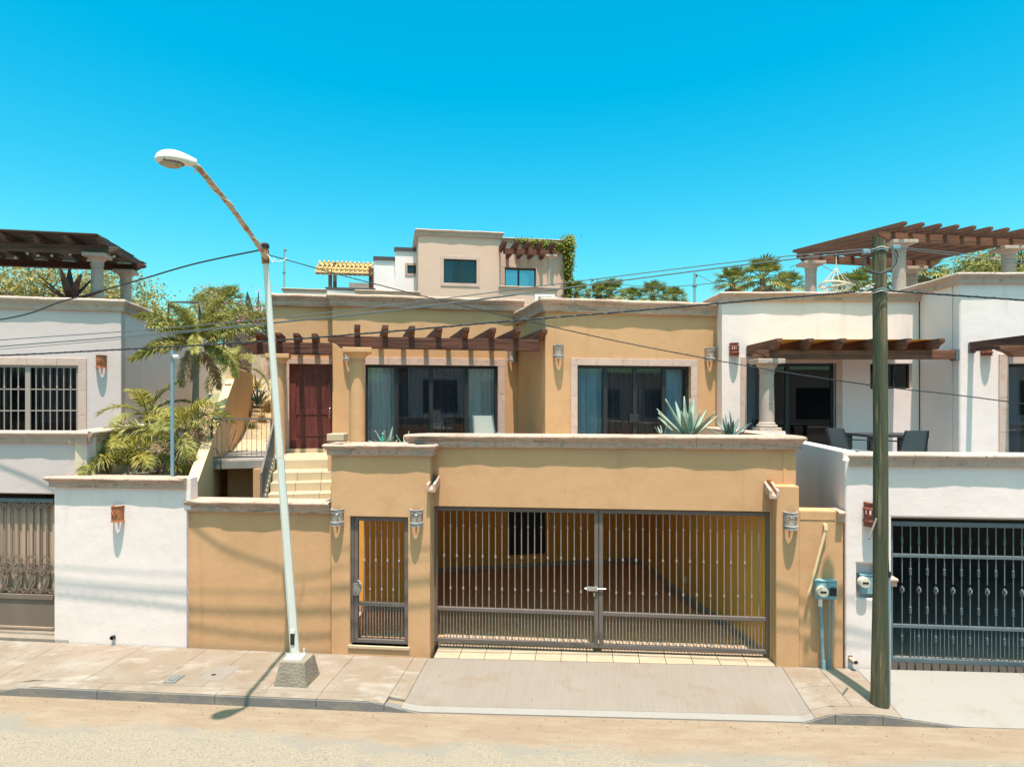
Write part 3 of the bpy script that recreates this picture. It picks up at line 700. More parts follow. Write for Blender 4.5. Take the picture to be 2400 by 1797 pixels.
L1 = gate_leaf('gate_leaf', 'grey barred garage gate leaf on the left carrying the sliding bolt', SF.S(1017, tg), sm - .006, gz0_, gz1_, zr, 23, 47, tg, [SF.Z(1200, 1306, tg)], [SF.Z(1200, 1234, tg), SF.Z(1200, 1382, tg)], group='double garage gate')
L2 = gate_leaf('gate_leaf', 'grey barred garage gate leaf on the right beside the square pillar', sm + .006, SF.S(1804, tg), gz0_, gz1_, zr, 23, 47, tg, [SF.Z(1200, 1306, tg)], [SF.Z(1200, 1234, tg), SF.Z(1200, 1382, tg)], group='double garage gate')
bz = SF.Z(1390, 1377, tg); m = MB(); bx0 = SF.S(1372, tg)
m.box(bx0 + .02, bx0 + .2, tg - .07, tg - .04, bz - .035, bz + .035); m.build('bolt_housing', 'steel', L1, bevel=.004)
MB().tube([(bx0 - .01, tg - .055, bz), (bx0 + .33, tg - .055, bz)], .009, 8).build('bolt', 'steel', L1)
MB().box(bx0 + .13, bx0 + .155, tg - .075, tg - .05, bz - .12, bz - .06).build('padlock', 'brass', L1, bevel=.004)
for xx in (SF.S(1017, tg) + .03, SF.S(1804, tg) - .03):
    MB().lathe([(.028, 0), (.028, .06)], (xx, tg, GZ + .012), 12).build('pivot', 'metal_grey', L1 if xx < sm else L2)
P1 = gate_leaf('pedestrian_gate', 'narrow grey barred pedestrian gate with lock plate set in the yellow wall block', g0 + .05, g1 - .012, gz0 + .015, gz1 - .015, SF.Z(890, 1415, .1), 7, 15, .1, [SF.Z(890, 1314, .1)], [SF.Z(890, 1249, .1), SF.Z(890, 1381, .1)])
MB().box(g0 + .005, g0 + .045, .06, .14, gz0 + .01, gz1 - .01).build('jamb_post', 'metal_grey', P1, bevel=.005)
lx, lz = SF.hit(833, 1380, .06)
MB().prism_y([(lx - .03, lz - .10), (lx + .06, lz - .10), (lx + .10, lz - .02), (lx + .10, lz + .07), (lx + .06, lz + .10), (lx - .03, lz + .1)], .045, .062).build('lock_plate', 'metal_bar', P1)
MB().box(lx - .005, lx + .02, .035, .0445, lz - .03, lz + .05).build('lock', 'brass', P1, bevel=.003)
MB().tube([(lx + .05, .03, lz + .16), (lx + .12, .02, lz + .10)], .009, 6).build('handle', 'steel', P1)
# ---------------------------------------------------------------- window / column / pergola helpers
def curtain(parent, s0, s1, z0, z1, t, matn, folds=None, amp=.035):
    n = max(8, int((s1 - s0) * 60)); folds = folds or (s1 - s0) * 9; m = MB()
    ph = random.uniform(0, 6)
    for j in (0, 1):
        for i in range(n + 1):
            x = s0 + (s1 - s0) * i / n; f = i / n * folds * 2 * pi
            m.v.append((x, t + amp * sin(f + ph + .7 * sin(f * .37)) * (.8 if j else 1.1), z1 if j else z0))
    for i in range(n): m.f.append((i, i + 1, n + 2 + i, n + 1 + i))
    return m.build('curtain', matn, parent, smooth=True, ang=80)
def stone_frame(parent, s0, s1, z0, z1, wd, t, matn='cantera_pink', th=.06, sill=False, nt_=4, ns=3):
    "stone surround of separate blocks, s0..s1 z0..z1 is the opening"
    g = .002
    for i in range(nt_):
        a = s0 - wd + (s1 - s0 + 2 * wd) * i / nt_; b = s0 - wd + (s1 - s0 + 2 * wd) * (i + 1) / nt_
        MB().box(a + g, b - g, t - .025, t + th, z1, z1 + wd).build('surround_stone', matn, parent, bevel=.005)
    zb_ = z0 - (wd if sill else 0)
    if sill:
        for i in range(nt_):
            a = s0 - wd + (s1 - s0 + 2 * wd) * i / nt_; b = s0 - wd + (s1 - s0 + 2 * wd) * (i + 1) / nt_
            MB().box(a + g, b - g, t - .03, t + th, z0 - wd, z0).build('surround_stone', matn, parent, bevel=.005)
    for sgn in (0, 1):
        x0, x1 = (s0 - wd, s0) if sgn == 0 else (s1, s1 + wd)
        for i in range(ns):
            a = z0 + (z1 - z0) * i / ns; b = z0 + (z1 - z0) * (i + 1) / ns
            MB().box(x0, x1, t - .025, t + th, a + g, b - g).build('surround_stone', matn, parent, bevel=.005)
def glazed(parent, s0, s1, z0, z1, t, divs, fw=.05, matf='alu_dark', gl='glass', name='window'):
    "aluminium frame with panes between the division positions"
    f = MB().box(s0, s1, t, t + .08, z0, z0 + fw).box(s0, s1, t, t + .08, z1 - fw, z1).box(s0, s0 + fw, t, t + .08, z0 + fw, z1 - fw).box(s1 - fw, s1, t, t + .08, z0 + fw, z1 - fw)
    w = f.build(name, matf, parent, bevel=.004)
    xs = [s0 + fw] + list(divs) + [s1 - fw]
    for d in divs: MB().box(d - fw * .75, d + fw * .75, t - .004, t + .076, z0 + fw, z1 - fw).build('mullion', matf, w, bevel=.004)
    for i, (a, b) in enumerate(zip(xs, xs[1:])):
        a2 = a + (fw * .75 if i else 0); b2 = b - (fw * .75 if i < len(xs) - 2 else 0); tt = t + (.03 if i in (0, len(xs) - 2) else .02)
        MB().box(a2, b2, tt, tt + .008, z0 + fw, z1 - fw).build('pane', gl, w)
    return w
def column(parent, c, z0, z1, r, matn, base=True, name='column', cap=None):
    x, y = c; h = z1 - z0; cw = cap or r * 1.75
    prof = []
    zc = h - .10
    prof += [(r, .0 if not base else .16), (r * .97, h * .5), (r * .93, zc - .20), (r * 1.03, zc - .195), (r * 1.06, zc - .18), (r * 1.03, zc - .165), (r * .96, zc - .16), (r * .98, zc - .12), (r * 1.1, zc - .08), (r * 1.34, zc - .04), (r * 1.42, zc)]
    if base: prof = [(r * 1.05, .05), (r * 1.38, .055), (r * 1.44, .08), (r * 1.38, .105), (r * 1.12, .115), (r * 1.10, .13), (r * 1.16, .14), (r * 1.08, .15)] + prof
    col_ = MB().lathe(prof, (x, y, z0), 20).build(name, matn, parent, smooth=True, ang=40)
    MB().box(x - cw, x + cw, y - cw, y + cw, z0 + zc, z0 + h).build('capital', matn, col_, bevel=.012)
    if base: MB().box(x - r * 1.5, x + r * 1.5, y - r * 1.5, y + r * 1.5, z0 - .02, z0 + .05).build('plinth', matn, col_, bevel=.006)
    return col_
def beam_x(m, s0, s1, y0, y1, z0, z1, e0=True, e1=True):
    h = z1 - z0; L0 = [(s0 + .26, z0), (s0 + .22, z0 + .04 * h / .25), (s0 + .14, z0 + .42 * h), (s0 + .03, z0 + .58 * h), (s0, z0 + .66 * h), (s0, z1)] if e0 else [(s0, z0), (s0, z1)]
    R0 = [(s1, z1), (s1, z0 + .66 * h), (s1 - .03, z0 + .58 * h), (s1 - .14, z0 + .42 * h), (s1 - .22, z0 + .04 * h / .25), (s1 - .26, z0)] if e1 else [(s1, z1), (s1, z0)]
    return m.prism_y(L0 + R0, y0, y1)
def rafter_poly(tb, tf, z0, z1, e=True):
    h = z1 - z0
    if not e: return [(tb, z0), (tf, z0), (tf, z1), (tb, z1)]
    return [(tb, z0), (tf + .24, z0), (tf + .20, z0 + .05 * h), (tf + .13, z0 + .40 * h), (tf + .04, z0 + .54 * h), (tf, z0 + .62 * h), (tf, z1), (tb, z1)]
# ---------------------------------------------------------------- sconces
def sconce_shell(m, r, h, th, rows, cols, skip, n=24):
    "half-cylinder shell, open above and below; skip(i,j) leaves an opening"
    for i in range(n):
        for j in range(rows):
            if skip(i, j, n): continue
            a0, a1 = -pi + pi * i / n, -pi + pi * (i + 1) / n; z0, z1 = h * j / rows, h * (j + 1) / rows
            P = []
            for z in (z0, z1):
                for a, rr in ((a0, r), (a1, r), (a1, r - th), (a0, r - th)): P.append((rr * cos(a), rr * sin(a), z))
            m.add(P, [(3, 2, 1, 0), (4, 5, 6, 7), (0, 1, 5, 4), (1, 2, 6, 5), (2, 3, 7, 6), (3, 0, 4, 7)])
def arc_tube(m, r, z, rt, n=16, k=6): m.tube([(r * cos(-pi + pi * i / n), r * sin(-pi + pi * i / n), z) for i in range(n + 1)], rt, k)
def grey_sconce(fr, s, t, z, label, grp='grey half-round wall lamps', k=1.0):
    o = thing('wall_lamp', label, 'wall lamp', fr, (s, t, z), group=grp); r, h = .098 * k, .27 * k
    m = MB(); sconce_shell(m, r, h, .014, 16, 24, lambda i, j, n: (4 <= j <= 11 and j % 2 == 1 and i % 8 not in (0, 1) and 1 < i < n - 1), 24)
    m.v = [(a + s, b * 1.49 + t, c + z) for a, b, c in m.v]; m.build('shade', 'sconce_grey', o)
    m = MB()
    for zz in (.03, .24):
        m = MB()
        for q_ in (-.025, .025): arc_tube(m, r + .004, (zz + q_) * k, .008 * k)
        for i in range(13):
            a = -pi + pi * (i + .5) / 13; da = .10
            m.tube([((r + .003) * cos(a - da), (r + .003) * sin(a - da), (zz - .015) * k), ((r + .006) * cos(a + da), (r + .006) * sin(a + da), (zz + .015) * k)], .007 * k, 5)
        m.v = [(a + s, b * 1.49 + t, c + z) for a, b, c in m.v]; m.build('rope_band', 'sconce_grey', o, smooth=True)
    m = MB().sphere((s, t - .045 * k, z + .16 * k), .020 * k, 10, 8, (1, 1, 2.0)); m.build('bulb', 'bulb', o, smooth=True)
    MB().box(s - .012, s + .012, t - .06 * k, t + .005, z + .10 * k, z + .115 * k).build('bracket', 'sconce_grey', o)
    return o
def sun_sconce(fr, s, t, z, label, k=1.0):
    o = thing('wall_lamp', label, 'wall lamp', fr, (s, t, z), group='terracotta sun wall lamps'); r, h = .098 * k, .27 * k
    m = MB(); sconce_shell(m, r, h, .016, 10, 20, lambda i, j, n: False, 20); m.v = [(a + s, b * 1.49 + t, c + z) for a, b, c in m.v]; m.build('shade', 'terracotta', o)
    for zz, rt in ((.006, .009), (h - .005, .006)): m = MB(); arc_tube(m, r + .004, zz, rt); m.v = [(a + s, b * 1.49 + t, c + z) for a, b, c in m.v]; m.build('rim', 'terracotta', o, smooth=True)
    m = MB()
    def on(a, zz, lift): return (s + (r + lift) * sin(a), t - 1.49 * (r + lift) * cos(a), z + zz)
    c0 = .14 * k
    for i in range(12):
        a = 2 * pi * i / 12; p = lambda rad, da, l: on((rad * cos(a + da)) / r, c0 + rad * sin(a + da), l)
        m.add([p(.030 * k, -.22, .004), p(.030 * k, .22, .004), p(.066 * k, .0, .006), p(.045 * k, 0, .016)], [(0, 1, 3), (1, 2, 3), (2, 0, 3)])
    m.build('sun_ray', 'terracotta', o); m = MB()
    ring = [on(.026 * k * cos(2 * pi * i / 14) / r, c0 + .026 * k * sin(2 * pi * i / 14), .004) for i in range(14)]; m.add(ring + [on(0, c0, .02)], [(i, (i + 1) % 14, 14) for i in range(14)]); m.build('sun_face', 'terracotta', o, smooth=True, ang=80)
    MB().sphere((s, t - .045, z + .14), .018, 10, 8, (1, 1, 1.4)).build('bulb', 'bulb', o, smooth=True)
    MB().box(s - .015, s + .015, t - .05, t + .005, z + .05, z + .07).build('bracket', 'terracotta', o)
    return o
def slot_sconce(fr, s, t, z, label, k=1.0):
    o = thing('wall_lamp', label, 'wall lamp', fr, (s, t, z), group='red clay slotted wall lamps'); r, h = .10 * k, .30 * k
    m = MB(); sconce_shell(m, r, h, .016, 10, 24, lambda i, j, n: 4 <= j <= 6 and i % 4 in (1, 2), 24); m.v = [(a + s, b * 1.49 + t, c + z) for a, b, c in m.v]; m.build('shade', 'terracotta_red', o)
    for zz, dr, rt in ((.07, .008, .014), (.22, .008, .014), (.01, .002, .008), (.29, .002, .008)):
        m = MB(); arc_tube(m, r + dr, zz * k, rt * k); m.v = [(a + s, b * 1.49 + t, c + z) for a, b, c in m.v]; m.build('band', 'terracotta_red', o, smooth=True)
    MB().box(s - .09 * k, s + .09 * k, t - .125 * k, t, z + .135 * k, z + .145 * k).build('shelf', 'terracotta_red', o)
    return o
# ---------------------------------------------------------------- yellow house, upper floor (UF)
FZ = 2.94
tR = -2.70; tL = .55
sMid0 = UF.S(779); sR0 = UF.S(1278, tR); sR1 = UF.S(1686, tR); sL0 = UF.S(640, tL); sMid1 = sR0 + .05
zMid = UF.Z(1000, 696); zR = UF.Z(1480, 705, tR); zLf = UF.Z(700, 690, tL)
house = thing('yellow_house', 'yellow rendered house with stone cornices behind the balcony wall', 'house', UF, ((sMid0 + sR1) / 2, 3, FZ))
# openings
wl0, wl1 = UF.S(856), UF.S(1167); wlt = UF.Z(1010, 856)
MB().wall(sMid0, sR0 + .3, 2.4, zMid - .12, 0, .25, [(wl0, wl1, FZ - .02, wlt)]).build('wall', 'stucco_yellow', house, bevel=.012)
dl0, dl1 = UF.S(678, tL), UF.S(782, tL); dzt = UF.Z(730, 853, tL); dz0 = UF.Z(730, 1051, tL)
MB().wall(sL0, sMid0 + .25, 2.4, zLf - .12, tL, tL + .25, [(dl0, dl1, dz0, dzt)]).build('wall', 'stucco_yellow', house, bevel=.012)
MB().box(sMid0, sMid0 + .25, .252, tL + .3, 2.4, zMid - .12).build('wall', 'stucco_yellow', house)
MB().box(sL0, sL0 + .25, tL + .252, 9, 2.4, zLf - .12).build('wall', 'stucco_yellow', house, bevel=.012)
wr0, wr1 = UF.S(1353, tR), UF.S(1619, tR); wrt = UF.Z(1480, 857, tR)
MB().wall(sR0, sR1, 2.4, zR - .1, tR, tR + .25, [(wr0, wr1, FZ - .02, wrt)]).build('wall', 'stucco_yellow', house, bevel=.012)
MB().box(sR0, sR0 + .25, tR + .252, -.002, 2.4, zR - .1).build('wall', 'stucco_yellow', house)
MB().box(sR1 - .25, sR1, tR + .252, 9, 2.4, zR - .1).build('wall', 'stucco_yellow', house)
MB().box(sL0, sR1, 9.002, 9.2, 2.4, zR - .1).build('wall', 'stucco_yellow', house)
# roofs and ceilings
MB().box(sR0 + .26, sR1 - .26, tR + .26, 8.9, zR - .7, zR - .5).build('roof', 'concrete_pale', house)
MB().box(sMid0 + .26, sR0 + .2, .26, 8.9, zMid - .75, zMid - .55).build('roof', 'concrete_pale', house)
MB().box(sL0 + .26, sMid0 + .24, tL + .26, 8.95, zLf - .8, zLf - .6).build('roof', 'concrete_pale', house)
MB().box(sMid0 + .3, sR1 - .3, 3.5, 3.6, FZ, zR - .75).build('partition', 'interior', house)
MB().box(sMid0 + .1, sR1 - .26, tR + .26, 8.9, FZ - .1, FZ - .004).build('floor', 'interior', house)
# cornices
CH, CP = .30, .15
coping(house, (sMid0, 0), (sMid1 + .1, 0), zMid, CH, CP, .3, m0=1, pl=.9)
coping(house, (sMid0, tL + .2), (sMid0, 0), zMid, CH, CP, .3, m1=1, n=1)
coping(house, (sL0, tL), (sMid0, tL), zLf, CH, CP, .3, m0=1, m1=-1, pl=.9)
coping(house, (sL0, 9), (sL0, tL), zLf, CH, CP, .3, m1=1, pl=1.2)
coping(house, (sR0, tR), (sR1, tR), zR, CH, CP, .3, m0=1, m1=1, pl=.9)
coping(house, (sR0, 0), (sR0, tR), zR, CH, CP, .3, m1=1, m0=-1, pl=.9)
coping(house, (sR1, tR), (sR1, 9), zR, CH, CP, .3, m0=1, pl=1.2)
# glazing
stone_frame(house, wl0, wl1, FZ, wlt, .185, 0, nt_=5)
w1_ = glazed(house, wl0, wl1, FZ, wlt, .10, [UF.S(929, .1), UF.S(1010, .1), UF.S(1093, .1)], fw=.07)
stone_frame(house, wr0, wr1, FZ, wrt, .155, tR, nt_=5)
w2_ = glazed(house, wr0, wr1, FZ, wrt, tR + .10, [UF.S(1419, tR + .1), UF.S(1488, tR + .1), UF.S(1556, tR + .1)], fw=.065)
MB().box(UF.S(1478, tR), UF.S(1500, tR), tR + .06, tR + .097, UF.Z(1488, 990, tR), UF.Z(1488, 970, tR)).build('lock', 'dark_plastic', w2_, bevel=.004)
MB().box(UF.S(1010, .1) - .02, UF.S(1010, .1) + .03, .06, .095, UF.Z(1010, 985), UF.Z(1010, 960)).build('lock', 'dark_plastic', w1_, bevel=.004)
q = UF.S
curtain(house, wl0 + .06, q(930, .3), FZ + .02, wlt - .05, .30, 'curtain', amp=.03); curtain(house, q(1093, .3), wl1 - .05, FZ + .02, wlt - .05, .30, 'curtain', amp=.03)
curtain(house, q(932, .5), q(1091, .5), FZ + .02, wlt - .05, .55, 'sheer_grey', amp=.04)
curtain(house, wr0 + .06, q(1419, tR + .3), FZ + .02, wrt - .05, tR + .30, 'curtain_blue', amp=.03); curtain(house, q(1556, tR + .3), wr1 - .05, FZ + .02, wrt - .05, tR + .30, 'curtain_blue', amp=.03)
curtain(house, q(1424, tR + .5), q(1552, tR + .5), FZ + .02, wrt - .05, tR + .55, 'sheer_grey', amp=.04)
# front door
stone_frame(house, dl0, dl1, dz0, dzt, .15, tL, nt_=3)
tD = tL + .13
dr = MB().box(dl0, dl1, tD, tD + .05, dz0, dzt).build('door', 'door_red', house)
dw_ = dl1 - dl0; dh = dzt - dz0
def strip(a, b, c, d, y0, y1, nm='door_stile'): MB().box(dl0 + dw_ * a, dl0 + dw_ * b, y0, y1, dz0 + dh * c, dz0 + dh * d).build(nm, 'door_red', dr, bevel=.006)
F0 = tD - .028
strip(.0, .14, 0, 1, F0, tD - .001); strip(.86, 1, 0, 1, F0, tD - .001)
strip(.14, .86, .0, .12, F0, tD - .001, 'door_rail'); strip(.14, .86, .40, .475, F0, tD - .001, 'door_rail'); strip(.14, .86, .92, 1, F0, tD - .001, 'door_rail')
for k in range(5): strip(.15 + .14 * k, .15 + .14 * (k + 1) - .006, .48, .915, tD - .012, tD - .001, 'door_plank')
strip(.17, .83, .14, .385, tD - .016, tD - .001, 'door_panel')
arch = [(dl0 + dw_ * .14, dz0 + dh * .92)] + [(dl0 + dw_ * (.14 + .72 * i / 10), dz0 + dh * (.80 + .105 * sin(pi * i / 10))) for i in range(11)] + [(dl0 + dw_ * .86, dz0 + dh * .92)]
MB().prism_y(arch, F0 + .002, tD - .002).build('door_arch', 'door_red', dr)
hx, hz_ = UF.hit(773, 965, F0)
m = MB().sphere((hx, F0 - .02, hz_ + .08), .03, 10, 6).tube([(hx, F0 - .005, hz_ + .03), (hx, F0 - .05, hz_ + .0), (hx, F0 - .06, hz_ - .08), (hx, F0 - .045, hz_ - .17), (hx, F0 - .005, hz_ - .19)], .012, 8).box(hx - .02, hx + .02, F0 - .012, F0, hz_ - .02, hz_ + .05)
m.build('door_handle', 'brass', dr, smooth=True)
# sconces on the upper floor
for px, py, tt, lab in ((1308, 841, tR, 'grey half-round wall lamp on the upper wall to the left of the blue curtained doors'), (1662, 846, tR, 'grey half-round wall lamp on the upper wall to the right of the blue curtained doors'),
                        (1200, 849, 0, 'grey half-round wall lamp under the right end of the dark timber pergola'), (816, 847, 0, 'grey half-round wall lamp half hidden behind the yellow pergola column')):
    s_, z_ = UF.hit(px, py, tt); grey_sconce(UF, s_, tt, z_, lab, k=1.12)
# ---------------------------------------------------------------- pergola in front of the glazed doors
tB = -2.72; pz0 = UF.Z(1010, 819, tB); pz1 = UF.Z(1010, 790, tB) - .02
o = thing('pergola', 'dark timber pergola with scrolled rafter ends in front of the yellow house', 'pergola', UF, (UF.S(1010, tB), tB, FZ))
sb0, sb1 = UF.S(768, tB), UF.S(1263, tB)
beam_x(MB(), sb0, sb1, tB - .08, tB + .08, pz0, pz1, True, False).build('beam', 'wood_dark_x', o, bevel=.008)
tip = -3.06; rz0 = pz1 + .0; rh = .215
for px in (845, 911, 974, 1038, 1101, 1164, 1222, 1284):
    s_ = UF.S(px, tip) - .065
    MB().prism_x(rafter_poly(-.003, tip, rz0 + .001, rz0 + rh), s_ - .06, s_ + .06).build('rafter', 'wood_dark_y', o, bevel=.008)
cs = UF.S(837, tB)
column(o, (cs, tB), FZ, pz0, .165, 'stucco_yellow', base=False, cap=.29)
# entry pergola between the gate and the front door
o = thing('pergola', 'short dark timber pergola over the red front door', 'pergola', UF, (UF.S(700, -.2), -.15, FZ))
tE = -.15; ez0 = UF.Z(700, 831, tE); ez1 = UF.Z(700, 803, tE)
beam_x(MB(), UF.S(566, tE), sMid0 - .004, tE - .08, tE + .08, ez0, ez1, True, False).build('beam', 'wood_dark_x', o, bevel=.008)
for px in (652, 694, 737):
    s_ = UF.S(px, tE - .3)
    MB().prism_x(rafter_poly(tL - .003, tE - .34, ez1 + .001, ez1 + .20), s_ - .065, s_ + .065).build('rafter', 'wood_dark_y', o, bevel=.008)
s_ = UF.S(605, tE - .3); MB().prism_x(rafter_poly(tL + 1.2, tE - .34, ez1 + .001, ez1 + .20), s_ - .065, s_ + .065).build('rafter', 'wood_dark_y', o, bevel=.008)
column(o, (UF.S(652, tE), tE), FZ, ez0, .165, 'stucco_yellow', base=False, cap=.27)
# ---------------------------------------------------------------- terrace floor, stairs, platform with railing
o = thing('terrace', 'raised terrace floor behind the balcony wall', 'terrace', WF, (1, 13, FZ))
MB().prism_z([(-2.35, 11.55), (4.2, 10.85), (4.2, 14.95), (5.3, 16.2), (-4.3, 16.9), (-3.4, 14.6)], GC + .152, FZ - .004).build('floor', 'tile_step', o)
st = thing('entrance_stairs', 'cream tiled stairs climbing from the low wall to the red front door', 'stairs', UF, (UF.S(720, -1.5), -1.5, 2))
sx0, sx1 = UF.S(641, -2.4), UF.S(782, -2.2) + .25
# noses: (frame depth t, level)
DN = []
for py, z in ((1077, 2.94), (1106, 2.745), (1130, 2.575), (1156, 2.405), (1181, 2.235), (1205, 2.065)):
    d = (CAMH - z) * FPX / (py - HY); X = (720 - CX) / FPX * d; DN.append((UF.local(X, d)[1], z))
MB().box(sx0 - .0, sx1 + .5, DN[0][0], tL - .02, 2.3, 2.94 - .0).build('landing', 'tile_step', st, bevel=.006)
for i, (t0, z0) in enumerate(DN[1:]):
    tb_ = DN[i][0] - .002; n_ = 3
    for k in range(n_):
        a = sx0 + (sx1 - sx0) * k / n_; b = sx0 + (sx1 - sx0) * (k + 1) / n_
        MB().box(a + .002, b - .002, t0, tb_, 1.2, z0).build('step_tile', 'tile_step', st, bevel=.008)
MB().box(dl0 - .25, sx1 + .3, tL - .22, tL - .002, 2.941, dz0 + .004).build('door_step', 'tile_step', st, bevel=.006)
# side of the stairs: stringer tiles and handrail
hs = sx0 - .03
m = MB().prism_x([(DN[0][0] + .1, 2.94), (DN[0][0], 2.99), (DN[-1][0] - .4, 1.92), (DN[-1][0] - .4, 1.3), (DN[0][0] + .1, 2.3)], hs - .06, hs)
m.build('stringer', 'tile_step', st)
MB().tube([(hs - .03, DN[0][0], 2.94), (hs - .03, DN[0][0], 3.75), (hs - .03, DN[-1][0], 2.86), (hs - .03, DN[-1][0], 2.0)], .025, 4).build('handrail', 'metal_grey', st)
for i in range(1, 12):
    f = i / 12; y = DN[0][0] + (DN[-1][0] - DN[0][0]) * f
    MB().box(hs - .038, hs - .022, y - .008, y + .008, 2.94 - .94 * f, 3.75 - .89 * f).build('baluster', 'metal_grey', st)
# platform
pz = 2.95
pf = thing('side_platform', 'tiled side platform with pale slab edge beside the stairs', 'platform', WF, (-6, 15, pz))
a = at(489, 1081, 14.2); b = at(640, 1081, 14.55)
MB().prism_z([(a.x, a.y), (b.x, b.y), (b.x - .35, b.y + 2.2), (-6.6, 17.6), (-7.5, 17.6)], pz - .17, pz).build('slab', 'concrete_pale', pf, bevel=.006)
a2, b2, = Vector((-7.5, 17.55)), Vector((-6.2, 17.6))
MB().hexa([(-7.6, 17.4, 2.6), (-5.9, 17.3, 2.6), (-6.6, 21.5, 2.6), (-8.6, 21.5, 2.6)], [(-7.6, 17.4, pz + .003), (-5.9, 17.3, pz + .003), (-6.6, 21.5, pz + .52), (-8.6, 21.5, pz + .52)]).build('ramp', 'tile_step', pf)
wallseg(pf, (a.x + .02, a.y + .9), (b.x, b.y + .9), 1, pz - .172, .1, 'under_wall', 'stucco_yellow')
MB().box(b.x - .35, b.x - .2, b.y - .2, b.y + .88, 1.0, pz - .175).build('under_pier', 'stucco_yellow', pf)
rl = thing('railing', 'grey metal balcony railing on the side platform by the palms', 'railing', WF, (a.x, a.y, pz))
rz1 = CAMH - (982 - HY) / FPX * 14.3; p0 = a + Vector((.04, .06, 0)); p1 = b + Vector((-.06, .06, 0))
d_ = (p1 - p0); d_.z = 0
def rail_pt(f, z): q = p0 + d_ * f; return (q.x, q.y, z)
for f in (0, 1): MB().tube([rail_pt(f, pz - .18 if f == 0 else pz), rail_pt(f, rz1)], .026, 4).build('post', 'metal_grey', rl)
MB().tube([rail_pt(0, rz1), rail_pt(1, rz1)], .026, 4).build('top_rail', 'metal_grey', rl); MB().tube([rail_pt(0, pz + .07), rail_pt(1, pz + .07)], .024, 4).build('bottom_rail', 'metal_grey', rl)
for i in range(11):
    f = (i + 1) / 12; m = MB().tube([rail_pt(f, pz + .07), rail_pt(f, rz1)], .007, 4); q = rail_pt(f, 0)
    mk = MB(); knuckle(mk, 0, .016); zz = pz + (.58 if i % 2 else .22)
    m.add([(x + q[0], y + q[1], z + zz) for x, y, z in mk.v], mk.f); m.build('baluster', 'metal_bar', rl)
# hose end hanging from the railing
MB().tube([rail_pt(0, pz + .25), rail_pt(.08, pz + .26), rail_pt(.10, pz + .18), rail_pt(.15, pz + .05), (rail_pt(.18, 0)[0], rail_pt(.18, 0)[1] - .12, pz - .01), (rail_pt(.185, 0)[0], rail_pt(.185, 0)[1] - .13, pz - .2)], .008, 6).build('hose', 'dark_plastic', rl, smooth=True)
# ---------------------------------------------------------------- sloping lot wall between the two gardens
lw = thing('lot_wall', 'yellow rendered lot wall with a top climbing steeply beside the palms', 'wall', WF, (-6.3, 14, 2))
A = Vector((-5.58, 11.98)); B_ = Vector((-7.32, 18.0)); d = (B_ - A).normalized(); nr = Vector((-d.y, d.x)) * .20
za0, zb0 = 2.60, 4.78
def topz(p): return za0 + (zb0 - za0) * ((p - A).length / (B_ - A).length)
m = MB(); m.hexa([(A.x, A.y, -.2), (B_.x, B_.y, -.2), (B_.x + nr.x, B_.y + nr.y, -.2), (A.x + nr.x, A.y + nr.y, -.2)], [(A.x, A.y, za0), (B_.x, B_.y, zb0), (B_.x + nr.x, B_.y + nr.y, zb0), (A.x + nr.x, A.y + nr.y, za0)])
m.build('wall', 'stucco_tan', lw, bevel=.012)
C_ = Vector((-7.92, 20.4)); D_ = Vector((-8.9, 23.5))
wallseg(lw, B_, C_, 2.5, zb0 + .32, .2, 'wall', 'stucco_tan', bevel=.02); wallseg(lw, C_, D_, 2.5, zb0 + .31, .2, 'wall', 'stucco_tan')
mid = A.lerp(B_, .93) + nr * .5; mzz = topz(A.lerp(B_, .93))
MB().sphere((mid.x, mid.y, mzz + .0), .09, 12, 6, (1, 1.3, .5)).build('vent_cap', 'metal_bar', lw, smooth=True)
# garden ground: left yard and the sand bank behind the platform
m = MB(); G = []
for j in range(9):
    dd = 12.1 + j * 1.05; f = j / 8
    for i in range(7):
        xl_ = -7.7 - .22 * (dd - 12.2); xr_ = -5.62 - .28 * (dd - 12.0); x = xl_ + (xr_ - xl_) * i / 6; G.append((x, dd, 1.75 + 2.3 * f + random.uniform(-.08, .08)))
m.add(G, [(j * 7 + i, j * 7 + i + 1, (j + 1) * 7 + i + 1, (j + 1) * 7 + i) for j in range(8) for i in range(6)])
tag(m.build('garden_ground', 'soil', smooth=True), kind='structure')
m = MB(); G = []
for j in range(14):
    dd = 18.6 + j * .9; f = j / 13
    for i in range(9):
        x = -9.5 + 5.2 * i / 8; G.append((x - .1 * (dd - 18), dd, 3.02 + .235 * (dd - 18.5) + random.uniform(-.05, .05) + .1 * sin(i * 1.7 + j)))
m.add(G, [(j * 9 + i, j * 9 + i + 1, (j + 1) * 9 + i + 1, (j + 1) * 9 + i) for j in range(13) for i in range(8)])
tag(m.build('sand_bank', 'sand', smooth=True), kind='structure')
# ---------------------------------------------------------------- house on the left (LF)
zL = LF.Z(200, 700)
lh = thing('pale_house', 'pale mauve rendered house with barred window on the far left', 'house', LF, (-2.5, 2, 0))
ws1 = LF.S(184); ws0 = LF.S(-60); wz1_ = LF.Z(100, 856); wz0_ = LF.Z(100, 1006) - .25
MB().wall(-7, 0, 1.5, zL - .1, 0, .25, [(ws0, ws1, wz0_, wz1_)]).build('wall', 'stucco_left', lh, bevel=.02)
MB().box(-.25, 0, .252, 9, .5, zL - .1).build('wall', 'stucco_white', lh)
MB().box(-7, -.26, .26, 9, zL - .8, zL - .6).build('roof', 'concrete_pale', lh)
MB().box(-7, -.26, 4, 4.1, 2, zL - .85).build('partition', 'interior', lh)
coping(lh, (-7, 0), (0, 0), zL, .27, .13, .3, 'cantera_grey', m1=1, pl=.9); coping(lh, (0, 0), (0, 6.2), zL, .27, .13, .3, 'cantera_grey', m0=1, pl=.9)
